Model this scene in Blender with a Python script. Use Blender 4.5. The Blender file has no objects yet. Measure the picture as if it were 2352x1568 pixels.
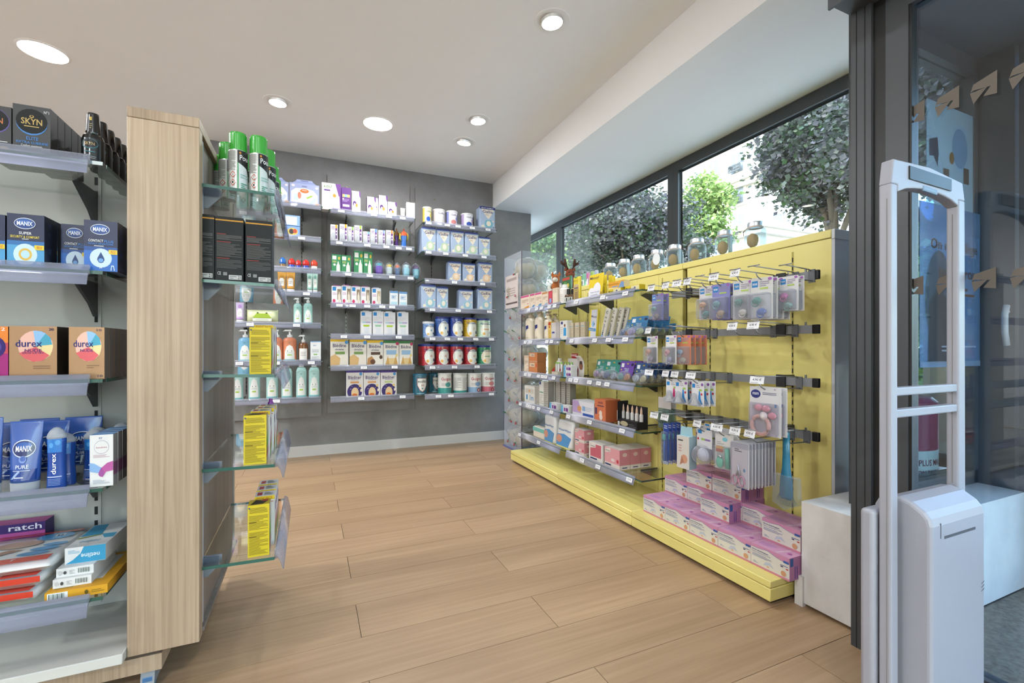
import bpy, bmesh, math, random
from mathutils import Vector, Matrix
random.seed(7)
sc = bpy.context.scene
C = sc.collection
PI = math.pi
# ------------------------------------------------------------------ camera
H, F, CX, HY = 0.95, 1050.0, 1176.0, 800.0        # eye height (m), focal length / centre / horizon in px of 2352x1568
YAW = math.radians(23.84)
SN, CS = math.sin(YAW), math.cos(YAW)
cam = bpy.data.cameras.new('camera')
cam.sensor_width = 36.0
cam.lens = 36.0 * F / 2352.0
cam.shift_y = (HY - 784.0) / 2352.0
cam.clip_start = 0.05
camo = bpy.data.objects.new('camera', cam); C.objects.link(camo)
camo.location = (0, 0, H)
camo.rotation_euler = (PI / 2, 0, -YAW)
sc.camera = camo
# ------------------------------------------------------------------ view, world, sun
vs = sc.view_settings
vs.view_transform = 'Standard'; vs.look = 'None'; vs.exposure = 0.78; vs.gamma = 1.0; vs.use_curve_mapping = False
w = bpy.data.worlds.new('sky'); sc.world = w; w.use_nodes = True
wn = w.node_tree.nodes; wl = w.node_tree.links; wn.clear()
sky = wn.new('ShaderNodeTexSky'); sky.sky_type = 'NISHITA'; sky.sun_disc = False
sky.sun_elevation = math.radians(42); sky.sun_rotation = math.radians(250); sky.air_density = 1.3; sky.dust_density = 1.5; sky.ozone_density = 1.0
bg = wn.new('ShaderNodeBackground'); bg.inputs['Strength'].default_value = 0.95
wo = wn.new('ShaderNodeOutputWorld')
wl.new(sky.outputs[0], bg.inputs['Color']); wl.new(bg.outputs[0], wo.inputs['Surface'])
sun = bpy.data.lights.new('sun', 'SUN'); sun.energy = 2.4; sun.angle = math.radians(1.0); sun.color = (1.0, .96, .88)
suno = bpy.data.objects.new('sun', sun); C.objects.link(suno)
suno.rotation_euler = Vector((0.75, 0.06, -0.62)).to_track_quat('-Z', 'Y').to_euler()   # shines over the shop roof onto the houses opposite
suno.location = (-6, -3, 9)
SPOT_W, PANEL_W = 26.0, 20.0
sc.cycles.max_bounces = 10; sc.cycles.transparent_max_bounces = 24; sc.cycles.caustics_reflective = False; sc.cycles.caustics_refractive = False
sc.cycles.sample_clamp_indirect = 4.0
# ------------------------------------------------------------------ pixel -> place helpers
def ray(px, py):
    u = (px - CX) / F; v = (HY - py) / F
    return (SN + CS * u, CS - SN * u, v)
def onX(px, py, X):
    r = ray(px, py); t = X / r[0]; return Vector((X, r[1] * t, H + r[2] * t))
def onY(px, py, Y):
    r = ray(px, py); t = Y / r[1]; return Vector((r[0] * t, Y, H + r[2] * t))
def onZ(px, py, Z):
    r = ray(px, py); t = (Z - H) / r[2]; return Vector((r[0] * t, r[1] * t, Z))
# ------------------------------------------------------------------ colours and materials
def lin(c):
    if isinstance(c, str):
        c = c.lstrip('#'); c = [int(c[i:i + 2], 16) / 255 for i in (0, 2, 4)]
        return tuple(x / 12.92 if x <= .04045 else ((x + .055) / 1.055) ** 2.4 for x in c)
    return tuple(c[:3])
MATS = {}
def newmat(name):
    m = bpy.data.materials.new(name); m.use_nodes = True; MATS[name] = m
    nt = m.node_tree; b = nt.nodes['Principled BSDF']
    return m, nt.nodes, nt.links, b
def vmat(name, rough=.5, metal=0., spec=.5, coat=0., bump=0., alpha=None, emit=0.):
    """plain surface whose colour is the colour of the print on each face"""
    m, n, l, b = newmat(name)
    a = n.new('ShaderNodeAttribute'); a.attribute_name = 'Col'
    l.new(a.outputs['Color'], b.inputs['Base Color'])
    b.inputs['Roughness'].default_value = rough; b.inputs['Metallic'].default_value = metal
    b.inputs['Specular IOR Level'].default_value = spec; b.inputs['Coat Weight'].default_value = coat
    if bump:
        t = n.new('ShaderNodeTexNoise'); t.inputs['Scale'].default_value = 90; bp = n.new('ShaderNodeBump'); bp.inputs['Strength'].default_value = bump
        tc = n.new('ShaderNodeTexCoord'); l.new(tc.outputs['Object'], t.inputs['Vector']); l.new(t.outputs[0], bp.inputs['Height']); l.new(bp.outputs[0], b.inputs['Normal'])
    if emit:
        l.new(a.outputs['Color'], b.inputs['Emission Color']); b.inputs['Emission Strength'].default_value = emit
    return m
vmat('card', .5, spec=.25); vmat('gloss', .22, coat=.3); vmat('foil', .3, metal=.55); vmat('steel', .32, metal=.85); vmat('matte', .8, bump=.15)
vmat('cloth', .95, bump=.4); vmat('satin', .38, spec=.4); vmat('paint', .42); vmat('lamp', .5, emit=9.0); vmat('lampdim', .5, emit=3.0)
def fresnel(n, l, ior):
    # the same reflectance on both faces of a thin sheet
    g = n.new('ShaderNodeNewGeometry'); m = n.new('ShaderNodeMath'); m.operation = 'MULTIPLY_ADD'; m.inputs[1].default_value = 1 / ior - ior; m.inputs[2].default_value = ior
    l.new(g.outputs['Backfacing'], m.inputs[0]); fr = n.new('ShaderNodeFresnel'); l.new(m.outputs[0], fr.inputs['IOR']); return fr
def clearmat(name, body=.2, rough=.08, ior=1.45, tint=1.0):
    """thin clear plastic or glass: mostly see-through, tinted by the face colour, with a fresnel gloss"""
    m, n, l, b = newmat(name)
    a = n.new('ShaderNodeAttribute'); a.attribute_name = 'Col'
    l.new(a.outputs['Color'], b.inputs['Base Color']); b.inputs['Roughness'].default_value = rough
    tr = n.new('ShaderNodeBsdfTransparent'); l.new(a.outputs['Color'], tr.inputs['Color'])
    fr = fresnel(n, l, ior)
    mp = n.new('ShaderNodeMath'); mp.operation = 'ADD'; mp.use_clamp = True; mp.inputs[1].default_value = body
    l.new(fr.outputs[0], mp.inputs[0])
    mx = n.new('ShaderNodeMixShader'); l.new(mp.outputs[0], mx.inputs[0]); l.new(tr.outputs[0], mx.inputs[1]); l.new(b.outputs[0], mx.inputs[2])
    l.new(mx.outputs[0], n['Material Output'].inputs['Surface'])
    return m
clearmat('clear', .05); clearmat('film', .10, .15); clearmat('rail', .16, .1); clearmat('frost', .45, .3); clearmat('acrylic', .04, .04); clearmat('tint', .16, .2)
def glassmat(name, tint, ior=1.5, rough=.0):
    m, n, l, b = newmat(name); n.remove(b)
    tr = n.new('ShaderNodeBsdfTransparent'); tr.inputs['Color'].default_value = (*lin(tint), 1)
    gl = n.new('ShaderNodeBsdfGlossy'); gl.inputs['Roughness'].default_value = rough; gl.inputs['Color'].default_value = (1, 1, 1, 1)
    fr = fresnel(n, l, ior)
    mx = n.new('ShaderNodeMixShader'); l.new(fr.outputs[0], mx.inputs[0]); l.new(tr.outputs[0], mx.inputs[1]); l.new(gl.outputs[0], mx.inputs[2])
    l.new(mx.outputs[0], n['Material Output'].inputs['Surface'])
    return m
glassmat('pane', '#f2f7f6', 1.42); glassmat('shelfglass', '#f7fbf9', 1.42, .02); glassmat('doorglass', '#e4ecf4', 1.55)
def woodmat(name, c0, c1, c2, axis, scale=1.0, rough=.42, rnd=.12, wave=.0):
    m, n, l, b = newmat(name)
    tc = n.new('ShaderNodeTexCoord'); mp = n.new('ShaderNodeMapping')
    s = [26 * scale] * 3; s[axis] = 1.0 * scale ** .5
    mp.inputs['Scale'].default_value = s
    oi = n.new('ShaderNodeObjectInfo'); add = n.new('ShaderNodeVectorMath'); add.operation = 'ADD'
    mul = n.new('ShaderNodeVectorMath'); mul.operation = 'SCALE'; mul.inputs['Scale'].default_value = 9.0
    cmb = n.new('ShaderNodeCombineXYZ')
    for k in range(3): l.new(oi.outputs['Random'], cmb.inputs[k])
    l.new(cmb.outputs[0], mul.inputs[0]); l.new(tc.outputs['Object'], add.inputs[0]); l.new(mul.outputs[0], add.inputs[1])
    l.new(add.outputs[0], mp.inputs['Vector'])
    t = n.new('ShaderNodeTexNoise'); t.inputs['Scale'].default_value = 1.0; t.inputs['Detail'].default_value = 7; t.inputs['Roughness'].default_value = .62; t.inputs['Distortion'].default_value = .5
    l.new(mp.outputs[0], t.inputs['Vector'])
    mp2 = n.new('ShaderNodeMapping'); s2 = [5.0] * 3; s2[axis] = .7; mp2.inputs['Scale'].default_value = s2; l.new(add.outputs[0], mp2.inputs['Vector'])
    t2 = n.new('ShaderNodeTexNoise'); t2.inputs['Scale'].default_value = 1.0; t2.inputs['Detail'].default_value = 3; l.new(mp2.outputs[0], t2.inputs['Vector'])
    mixf = n.new('ShaderNodeMath'); mixf.operation = 'MULTIPLY_ADD'; mixf.inputs[1].default_value = .45; l.new(t2.outputs[0], mixf.inputs[0])
    half = n.new('ShaderNodeMath'); half.operation = 'MULTIPLY'; half.inputs[1].default_value = .55; l.new(t.outputs[0], half.inputs[0]); l.new(half.outputs[0], mixf.inputs[2])
    r = n.new('ShaderNodeValToRGB'); e = r.color_ramp.elements
    e[0].position = .33; e[0].color = (*lin(c0), 1); e[1].position = .68; e[1].color = (*lin(c2), 1)
    x = e.new(.5); x.color = (*lin(c1), 1)
    l.new(mixf.outputs[0], r.inputs[0])
    hsv = n.new('ShaderNodeHueSaturation'); v = n.new('ShaderNodeMath'); v.operation = 'MULTIPLY_ADD'; v.inputs[1].default_value = rnd; v.inputs[2].default_value = 1 - rnd / 2
    l.new(oi.outputs['Random'], v.inputs[0]); l.new(v.outputs[0], hsv.inputs['Value']); l.new(r.outputs[0], hsv.inputs['Color'])
    l.new(hsv.outputs[0], b.inputs['Base Color']); b.inputs['Roughness'].default_value = rough
    bp = n.new('ShaderNodeBump'); bp.inputs['Strength'].default_value = .06; bp.inputs['Distance'].default_value = .004; l.new(t.outputs[0], bp.inputs['Height']); l.new(bp.outputs[0], b.inputs['Normal'])
    return m
woodmat('floorwood', '#8f7355', '#9e8163', '#ad9070', 0, 2.2, .38, .07)
woodmat('oak', '#7d6752', '#9b846c', '#b09a82', 2, 4.5, .5, .0)
woodmat('greyoak', '#5b524d', '#766c66', '#8d837c', 2, 4.5, .5, .0)
def mottle(name, c0, c1, scale=2.0, rough=.6, bump=.05, detail=8):
    m, n, l, b = newmat(name)
    tc = n.new('ShaderNodeTexCoord'); t = n.new('ShaderNodeTexNoise'); t.inputs['Scale'].default_value = scale; t.inputs['Detail'].default_value = detail; t.inputs['Roughness'].default_value = .65
    l.new(tc.outputs['Object'], t.inputs['Vector'])
    r = n.new('ShaderNodeValToRGB'); e = r.color_ramp.elements; e[0].position = .3; e[0].color = (*lin(c0), 1); e[1].position = .7; e[1].color = (*lin(c1), 1)
    l.new(t.outputs[0], r.inputs[0]); l.new(r.outputs[0], b.inputs['Base Color']); b.inputs['Roughness'].default_value = rough
    if bump:
        bp = n.new('ShaderNodeBump'); bp.inputs['Strength'].default_value = bump; bp.inputs['Distance'].default_value = .01; l.new(t.outputs[0], bp.inputs['Height']); l.new(bp.outputs[0], b.inputs['Normal'])
    return m
mottle('concrete', '#6d6a6a', '#838181', 3.0, .62, .04)
mottle('plaster', '#f3f2f1', '#f6f5f4', 1.2, .85, .01)
mottle('whitewall', '#c4c1bd', '#d2cfcb', 9.0, .7, .12)
mottle('ground', '#b9b4ac', '#cdc8c0', 1.0, .9, .1)
mottle('mat', '#6a5a48', '#9a8a76', 60.0, .95, .6)
mottle('slab', '#5f4a38', '#6d5743', 3.0, .6, .0)
def metalpaint(name, c, rough=.35):
    m, n, l, b = newmat(name); b.inputs['Base Color'].default_value = (*lin(c), 1); b.inputs['Roughness'].default_value = rough; return m
metalpaint('anthracite', '#3d3f42', .4); metalpaint('anthra_dark', '#2e2f31', .4); metalpaint('yellow', '#d6c878', .33); metalpaint('gatewhite', '#94949c', .4)
metalpaint('offwhite', '#bdb9b1', .4); metalpaint('boardgrey', '#a3a19c', .45); metalpaint('bargrey', '#77787a', .35); metalpaint('black', '#141414', .4); metalpaint('facade', '#b4b1aa', .8); metalpaint('brackets', '#55565a', .4)
metalpaint('winglass', '#5a6670', .1); metalpaint('soffit_dark', '#4c4f54', .6)
def leafmat(name, c0, c1):
    m, n, l, b = newmat(name)
    a = n.new('ShaderNodeAttribute'); a.attribute_name = 'Col'
    mx = n.new('ShaderNodeMix'); mx.data_type = 'RGBA'; mx.inputs[6].default_value = (*lin(c0), 1); mx.inputs[7].default_value = (*lin(c1), 1)
    l.new(a.outputs['Fac'], mx.inputs[0]); l.new(mx.outputs[2], b.inputs['Base Color']); b.inputs['Roughness'].default_value = .35
    tl = n.new('ShaderNodeBsdfTranslucent'); l.new(mx.outputs[2], tl.inputs['Color'])
    ms = n.new('ShaderNodeMixShader'); ms.inputs[0].default_value = .3; l.new(b.outputs[0], ms.inputs[1]); l.new(tl.outputs[0], ms.inputs[2]); l.new(ms.outputs[0], n['Material Output'].inputs['Surface'])
leafmat('leaf_dark', '#2a4320', '#6a6670'); leafmat('leaf_green', '#5a7a3c', '#a9bf78'); leafmat('leaf_mid', '#33502c', '#7d9a4c')
metalpaint('bark', '#5d5348', .9)
# ------------------------------------------------------------------ mesh building
TEXT = {}
def textmesh(s, bold=.012):
    k = (s, bold)
    if k not in TEXT:
        cu = bpy.data.curves.new('t', 'FONT'); cu.body = s; cu.fill_mode = 'FRONT'; cu.resolution_u = 2; cu.offset = bold
        o = bpy.data.objects.new('t', cu); me = o.to_mesh()
        vv = [v.co.copy() for v in me.vertices]; ff = [tuple(p.vertices) for p in me.polygons]
        o.to_mesh_clear(); bpy.data.objects.remove(o); bpy.data.curves.remove(cu)
        x0 = min(v.x for v in vv); x1 = max(v.x for v in vv); y0 = min(v.y for v in vv); y1 = max(v.y for v in vv)
        TEXT[k] = ([((v.x - x0) / (x1 - x0 or 1), (v.y - y0) / (y1 - y0 or 1)) for v in vv], ff)
    return TEXT[k]
class MB:
    def __init__(s): s.v = []; s.f = []; s.c = []; s.m = []; s.s = []
    def add(s, vs_, fs, col='#ffffff', mat='card', smooth=False):
        o = len(s.v); s.v += [tuple(v) for v in vs_]; cl = lin(col)
        for f in fs:
            s.f.append(tuple(i + o for i in f)); s.c.append(cl); s.m.append(mat); s.s.append(smooth)
        return s
    def box(s, x0, x1, y0, y1, z0, z1, col='#ffffff', mat='card', skip=''):
        v = [(x0, y0, z0), (x1, y0, z0), (x1, y1, z0), (x0, y1, z0), (x0, y0, z1), (x1, y0, z1), (x1, y1, z1), (x0, y1, z1)]
        fs = {'b': (0, 3, 2, 1), 't': (4, 5, 6, 7), 'f': (0, 1, 5, 4), 'r': (1, 2, 6, 5), 'k': (2, 3, 7, 6), 'l': (3, 0, 4, 7)}
        return s.add(v, [q for k, q in fs.items() if k not in skip], col, mat)
    def rbox(s, x0, x1, y0, y1, z0, z1, r=.004, col='#ffffff', mat='card', seg=2, smooth=True):
        bm = bmesh.new(); bmesh.ops.create_cube(bm, size=1)
        for v in bm.verts: v.co = Vector(((x0 + x1) / 2 + v.co.x * (x1 - x0), (y0 + y1) / 2 + v.co.y * (y1 - y0), (z0 + z1) / 2 + v.co.z * (z1 - z0)))
        r = min(r, .49 * min(x1 - x0, y1 - y0, z1 - z0))
        bmesh.ops.bevel(bm, geom=bm.edges[:], offset=r, segments=seg, profile=.5, affect='EDGES')
        bm.normal_update(); bm.verts.index_update()
        o = len(s.v); s.v += [tuple(v.co) for v in bm.verts]; cl = lin(col)
        for f in bm.faces:
            s.f.append(tuple(v.index + o for v in f.verts)); s.c.append(cl); s.m.append(mat); s.s.append(smooth and max(abs(q) for q in f.normal) < .999)
        bm.free(); return s
    def bm(s, bm, col='#ffffff', mat='card', smooth=True, M=None):
        bm.verts.index_update()
        s.add([(M @ v.co if M else v.co) for v in bm.verts], [[v.index for v in f.verts] for f in bm.faces], col, mat, smooth); bm.free(); return s
    def lathe(s, prof, n=20, c=(0, 0), sx=1., sy=1., rot=0.):
        """prof: (radius, z[, colour, material]) going up; colour/material belong to the band above the point"""
        col, mat = '#ffffff', 'card'
        for i in range(len(prof) - 1):
            p, q = prof[i], prof[i + 1]
            if len(p) > 2: col = p[2]
            if len(p) > 3: mat = p[3]
            vs_ = []
            for (r, z) in (p[:2], q[:2]):
                for k in range(n):
                    a = rot + 2 * PI * k / n; vs_.append((c[0] + r * sx * math.cos(a), c[1] + r * sy * math.sin(a), z))
            fs = [(k, (k + 1) % n, n + (k + 1) % n, n + k) for k in range(n)]
            flat = abs(p[1] - q[1]) < 1e-6
            s.add(vs_, fs, col, mat, not flat)
        for e, top in ((prof[0], False), (prof[-1], True)):
            if e[0] > 1e-5:
                vs_ = [(c[0] + e[0] * sx * math.cos(rot + 2 * PI * k / n), c[1] + e[0] * sy * math.sin(rot + 2 * PI * k / n), e[1]) for k in range(n)]
                s.add(vs_, [tuple(range(n)) if top else tuple(range(n - 1, -1, -1))], (e[2] if not top and len(e) > 2 else col), mat)
        return s
    def tube(s, pts, r=.003, n=6, col='#888888', mat='steel', closed=False):
        pts = [Vector(p) for p in pts]; rings = []
        for i, p in enumerate(pts):
            a = pts[max(i - 1, 0)]; b = pts[min(i + 1, len(pts) - 1)]
            if closed: a = pts[i - 1]; b = pts[(i + 1) % len(pts)]
            d = (b - a).normalized(); up = Vector((0, 0, 1)) if abs(d.z) < .9 else Vector((1, 0, 0))
            x = d.cross(up).normalized(); y = x.cross(d)
            rr = r[i] if isinstance(r, (list, tuple)) else r
            rings.append([p + x * rr * math.cos(2 * PI * k / n) + y * rr * math.sin(2 * PI * k / n) for k in range(n)])
        vs_ = [v for g in rings for v in g]; fs = []
        m = len(rings)
        for i in range(m if closed else m - 1):
            j = (i + 1) % m
            fs += [(i * n + k, i * n + (k + 1) % n, j * n + (k + 1) % n, j * n + k) for k in range(n)]
        if not closed: fs += [tuple(range(n - 1, -1, -1)), tuple((m - 1) * n + k for k in range(n))]
        return s.add(vs_, fs, col, mat, True)
    def loft(s, rings, col='#ffffff', mat='card', smooth=True, caps=True):
        n = len(rings[0]); vs_ = [v for g in rings for v in g]; fs = []
        for i in range(len(rings) - 1):
            fs += [(i * n + k, i * n + (k + 1) % n, (i + 1) * n + (k + 1) % n, (i + 1) * n + k) for k in range(n)]
        if caps: fs += [tuple(range(n - 1, -1, -1)), tuple((len(rings) - 1) * n + k for k in range(n))]
        return s.add(vs_, fs, col, mat, smooth)
    def sphere(s, c, r, col='#ffffff', mat='card', sub=2, jit=0., seed=0):
        bm = bmesh.new(); bmesh.ops.create_icosphere(bm, subdivisions=sub, radius=1); rg = random.Random(seed)
        r = (r, r, r) if not isinstance(r, (tuple, list)) else r
        for v in bm.verts:
            k = 1 + jit * (rg.random() - .5); v.co = Vector((c[0] + v.co.x * r[0] * k, c[1] + v.co.y * r[1] * k, c[2] + v.co.z * r[2] * k))
        return s.bm(bm, col, mat, True)
    def prism(s, pts, fmap, d0, d1, col='#ffffff', mat='card', smooth=False):
        """closed outline pts (a,b), thickness from d0 to d1, fmap(a,b,d) -> point"""
        n = len(pts); vs_ = [fmap(a, b, d0) for a, b in pts] + [fmap(a, b, d1) for a, b in pts]
        fs = [tuple(range(n - 1, -1, -1)), tuple(range(n, 2 * n))] + [(k, (k + 1) % n, n + (k + 1) % n, n + k) for k in range(n)]
        return s.add(vs_, fs, col, mat, smooth)
    # flat print: art is a list of shapes in 0..1 of a face W x Hh, fmap(a, b, lift) puts (metres, metres) on the face
    def art(s, art, W, Hh, fmap, mat='card', cyl=0., l0=.0004, dl=.00012):
        for i, it in enumerate(art):
            lift = l0 + dl * i; k = it[0]; polys = []; col = it[-1]
            if k == 'r': _, x0, y0, x1, y1, _c = it; polys = [([(x0, y0), (x1, y0), (x1, y1), (x0, y1)], [(0, 1, 2, 3)])]
            elif k == 'e':
                _, cx, cy, rx, ry, _c = it; n = 20
                polys = [([(cx + rx * math.cos(2 * PI * j / n), cy + ry * math.sin(2 * PI * j / n)) for j in range(n)], [tuple(range(n))])]
            elif k == 'p': polys = [(list(it[1]), [tuple(range(len(it[1])))])]
            elif k == 't':
                _, st, cx, cy, ww, hh, _c = it; tv, tf = textmesh(st)
                polys = [([(cx + (a - .5) * ww, cy + (b - .5) * hh) for a, b in tv], tf)]
            elif k == 'tv':      # text turned a quarter, reading upward
                _, st, cx, cy, ww, hh, _c = it; tv, tf = textmesh(st)
                polys = [([(cx - (b - .5) * ww, cy + (a - .5) * hh) for a, b in tv], tf)]
            elif k == 'tr':      # text upside down
                _, st, cx, cy, ww, hh, _c = it; tv, tf = textmesh(st)
                polys = [([(cx - (a - .5) * ww, cy - (b - .5) * hh) for a, b in tv], tf)]
            elif k == 'l':       # lines of print too small to read
                _, x0, y0, x1, y1, nl, _c = it; rg = random.Random(len(s.v) + nl); step = (y1 - y0) / nl
                for j in range(nl):
                    xe = x0 + (x1 - x0) * (1 if rg.random() < .6 else .5 + .5 * rg.random()); yb = y1 - step * (j + .75)
                    polys.append(([(x0, yb), (xe, yb), (xe, yb + step * .42), (x0, yb + step * .42)], [(0, 1, 2, 3)]))
            for pv, pf in polys:
                pv = [((a - .5) * W, b * Hh) for a, b in pv]
                if cyl:
                    bm = bmesh.new(); vv = [bm.verts.new((a, 0, b)) for a, b in pv]
                    for f in pf:
                        try: bm.faces.new([vv[q] for q in f])
                        except ValueError: pass
                    xs = [a for a, b in pv]; st = cyl * .22; q = math.ceil(min(xs) / st)
                    while q * st < max(xs):
                        bmesh.ops.bisect_plane(bm, geom=bm.verts[:] + bm.edges[:] + bm.faces[:], plane_co=(q * st, 0, 0), plane_no=(1, 0, 0)); q += 1
                    bm.verts.index_update()
                    s.add([fmap(v.co.x, v.co.z, lift) for v in bm.verts], [[v.index for v in f.verts] for f in bm.faces], col, mat); bm.free()
                else:
                    s.add([fmap(a, b, lift) for a, b in pv], pf, col, mat)
        return s
    def mesh(s, name):
        me = bpy.data.meshes.new(name); me.from_pydata(s.v, [], s.f)
        names = []
        for q in s.m:
            if q not in names: names.append(q)
        for q in names: me.materials.append(MATS[q])
        idx = {q: i for i, q in enumerate(names)}
        at = me.color_attributes.new('Col', 'FLOAT_COLOR', 'CORNER')
        buf = []
        for p, c, q in zip(me.polygons, s.c, s.m):
            k = .74 if q in ('card', 'gloss', 'satin', 'foil', 'matte', 'cloth', 'paint') else 1.0      # printed whites are never pure white
            buf += [c[0] * k, c[1] * k, c[2] * k, 1.0] * p.loop_total
        at.data.foreach_set('color', buf)
        me.polygons.foreach_set('material_index', [idx[q] for q in s.m]); me.polygons.foreach_set('use_smooth', s.s)
        me.update(); return me
def frontmap(D): return lambda a, b, l: (a, -D / 2 - l, b)
def cylmap(r): return lambda a, b, l: ((r + l) * math.sin(a / r), -(r + l) * math.cos(a / r), b)
def rightmap(W): return lambda a, b, l: (W / 2 + l, a, b)
def leftmap(W): return lambda a, b, l: (-W / 2 - l, -a, b)
def topmap(Hh): return lambda a, b, l: (a, b, Hh + l)
# ------------------------------------------------------------------ objects
def obj(name, me, parent=None, loc=(0, 0, 0), rz=0.):
    o = bpy.data.objects.new(name, me.mesh(name) if isinstance(me, MB) else me); C.objects.link(o)
    o.location = loc; o.rotation_euler = (0, 0, rz)
    if parent: o.parent = parent
    return o
def tag(o, label=None, cat=None, group=None, kind=None):
    if label: o['label'] = label
    if cat: o['category'] = cat
    if group: o['group'] = group
    if kind: o['kind'] = kind
    return o
def struct(name, mb, parent=None, label=None, loc=(0, 0, 0)):
    o = obj(name, mb, parent, loc)
    if not parent: o['kind'] = 'structure'
    if label: o['label'] = label
    return o
def empty(name, loc=(0, 0, 0), rz=0.):
    o = bpy.data.objects.new(name, None); C.objects.link(o); o.location = loc; o.rotation_euler = (0, 0, rz); return o
def SB(x0, x1, y0, y1, z0, z1, mat):
    return MB().box(min(x0, x1), max(x0, x1), min(y0, y1), max(y0, y1), min(z0, z1), max(z0, z1), '#ffffff', mat)
# ================================================================== THE SETTING
YB = 4.43          # back wall
ZC = 2.66          # ceiling
XW = 2.18          # end of the back wall
XG = 2.59          # window plane
XB = 1.74          # bulkhead face
ZS = 2.40          # soffit over the windows
ZH = 2.395         # window head, flush with the soffit
# floor: a slab with planks laid on it in half bond, 1.24 x 0.213 m
fl = struct('floor', SB(-4.5, 2.66, -3.0, 8.5, -.1, -.004, 'slab'), None, 'pale oak plank floor of the shop')
PW, PL = .2128, 1.24
pm = {}
for row in range(-8, 12):
    y0 = 2.0 + row * PW; y1 = min(y0 + PW, YB)
    if y1 < .25 or y0 > YB: continue
    off = .155 if row % 2 == 0 else .775
    k = -3
    while off + k * PL < 1.95:
        x0 = off + k * PL; x1 = min(x0 + PL, 1.95); k += 1
        if x1 < -1.6: continue
        g = .0011; key = (round(x1 - x0, 3), round(y1 - y0, 3))
        if key not in pm:
            m_ = MB(); L_, W_ = x1 - x0, y1 - y0
            m_.box(-L_ / 2 + g, L_ / 2 - g, -W_ / 2 + g, W_ / 2 - g, -.004, .0, '#ffffff', 'floorwood'); pm[key] = m_.mesh('plank')
        o = obj('plank', pm[key], fl, ((x0 + x1) / 2, (y0 + y1) / 2, 0))
# walls and ceiling
bw = struct('wall_back', SB(-1.0, XW, YB, YB + .12, 0, ZC, 'concrete'), None, 'grey concrete-look back wall')
struct('wall_back_return', SB(-1.15, -1.0, YB, 8.4, 0, ZC, 'plaster'))
struct('wall_far', SB(-4.6, -1.0, 8.4, 8.5, 0, ZC, 'plaster'))
struct('wall_left', SB(-4.6, -4.5, -3.0, 8.5, 0, ZC, 'plaster'))
struct('wall_rear', SB(-4.6, -1.6, -3.1, -3.0, 0, ZC, 'plaster'))
rw = struct('window_5', SB(-1.6, -1.53, -3.08, -3.02, 0, 2.4, 'anthracite'), None, 'added unseen window behind the camera for daylight fill')  # unseen window, added to let fill daylight reach the ceiling and gate
for k_, x_ in enumerate((-.5, .6, 1.68)): obj('frame_jamb', SB(x_, x_ + .06, -3.08, -3.02, 0, 2.4, 'anthracite'), rw)
obj('frame_head', SB(-1.6, 1.74, -3.08, -3.02, 2.4, 2.5, 'anthracite'), rw); obj('frame_sill', SB(-1.53, 1.68, -3.08, -3.02, 0, .1, 'anthracite'), rw)
for x_ in (-1.53, -.44, .66): obj('pane', SB(x_, x_ + 1.03, -3.055, -3.047, .1, 2.4, 'pane'), rw)
struct('wall_rear_head', SB(-1.6, 1.74, -3.1, -3.0, 2.5, ZC, 'plaster'))
struct('ceiling', SB(-4.6, 2.8, -3.1, 8.5, ZC, ZC + .1, 'plaster'), None, 'white plaster ceiling')
struct('trim_bulkhead', SB(XB, 2.8, -3.1, 6.5, ZS, ZC, 'plaster'), None, 'white dropped bulkhead along the windows')
struct('wall_alcove', SB(XW - .3, 2.8, 6.4, 6.5, 0, ZS, 'plaster'))
struct('wall_alcove_side', SB(XW - .12, XW, YB + .12, 6.4, 0, ZS, 'plaster'))
struct('baseboard_back', MB().box(-1.0, XW, YB - .014, YB, 0, .085, '#dfdcd8', 'paint').box(-1.0, XW, YB - .016, YB, .085, .09, '#efecea', 'paint'), None, 'white baseboard along the grey back wall')
# panels standing proud of the back wall, with slots of the shelf standards
def wallpanel(px0, px1, pyt, pyb, slots):
    Yf = YB - .018
    a = onY(px0, pyt, Yf); b = onY(px1, pyt, Yf)
    zt = onY((px0 + px1) / 2, pyt, Yf).z; zb = onY((px0 + px1) / 2, pyb, Yf).z
    p = struct('wall_panel', SB(a.x, b.x, Yf, YB, zb, zt, 'concrete'), bw)
    for sx in slots:
        s_ = MB(); X = onY(sx, 700, Yf).x
        s_.box(X - .006, X + .006, Yf - .0005, Yf, zb + .22, zt - .22, '#5e5c5c', 'steel')
        z = zb + .24
        while z < zt - .28:
            s_.box(X - .003, X + .003, Yf - .001, Yf - .0004, z, z + .02, '#111111', 'matte'); z += .035
        obj('slotted_standard', s_, p)
    for sx in (px0 + 44, px1 - 42):
        X = onY(sx, 700, Yf).x
        m = MB(); m.lathe([(.006, 0, '#8a7c60', 'steel'), (.005, .003), (0, .0035)], 10)
        o = obj('screw', m, p, (X, Yf, zt - .09)); o.rotation_euler = (PI / 2, 0, 0)
    return p
wallpanel(512, 738, 384, 962, (566, 693))
wallpanel(752, 941, 414, 944, (795, 905))
wallpanel(954, 1117, 442, 935, (991, 1087))
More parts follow.
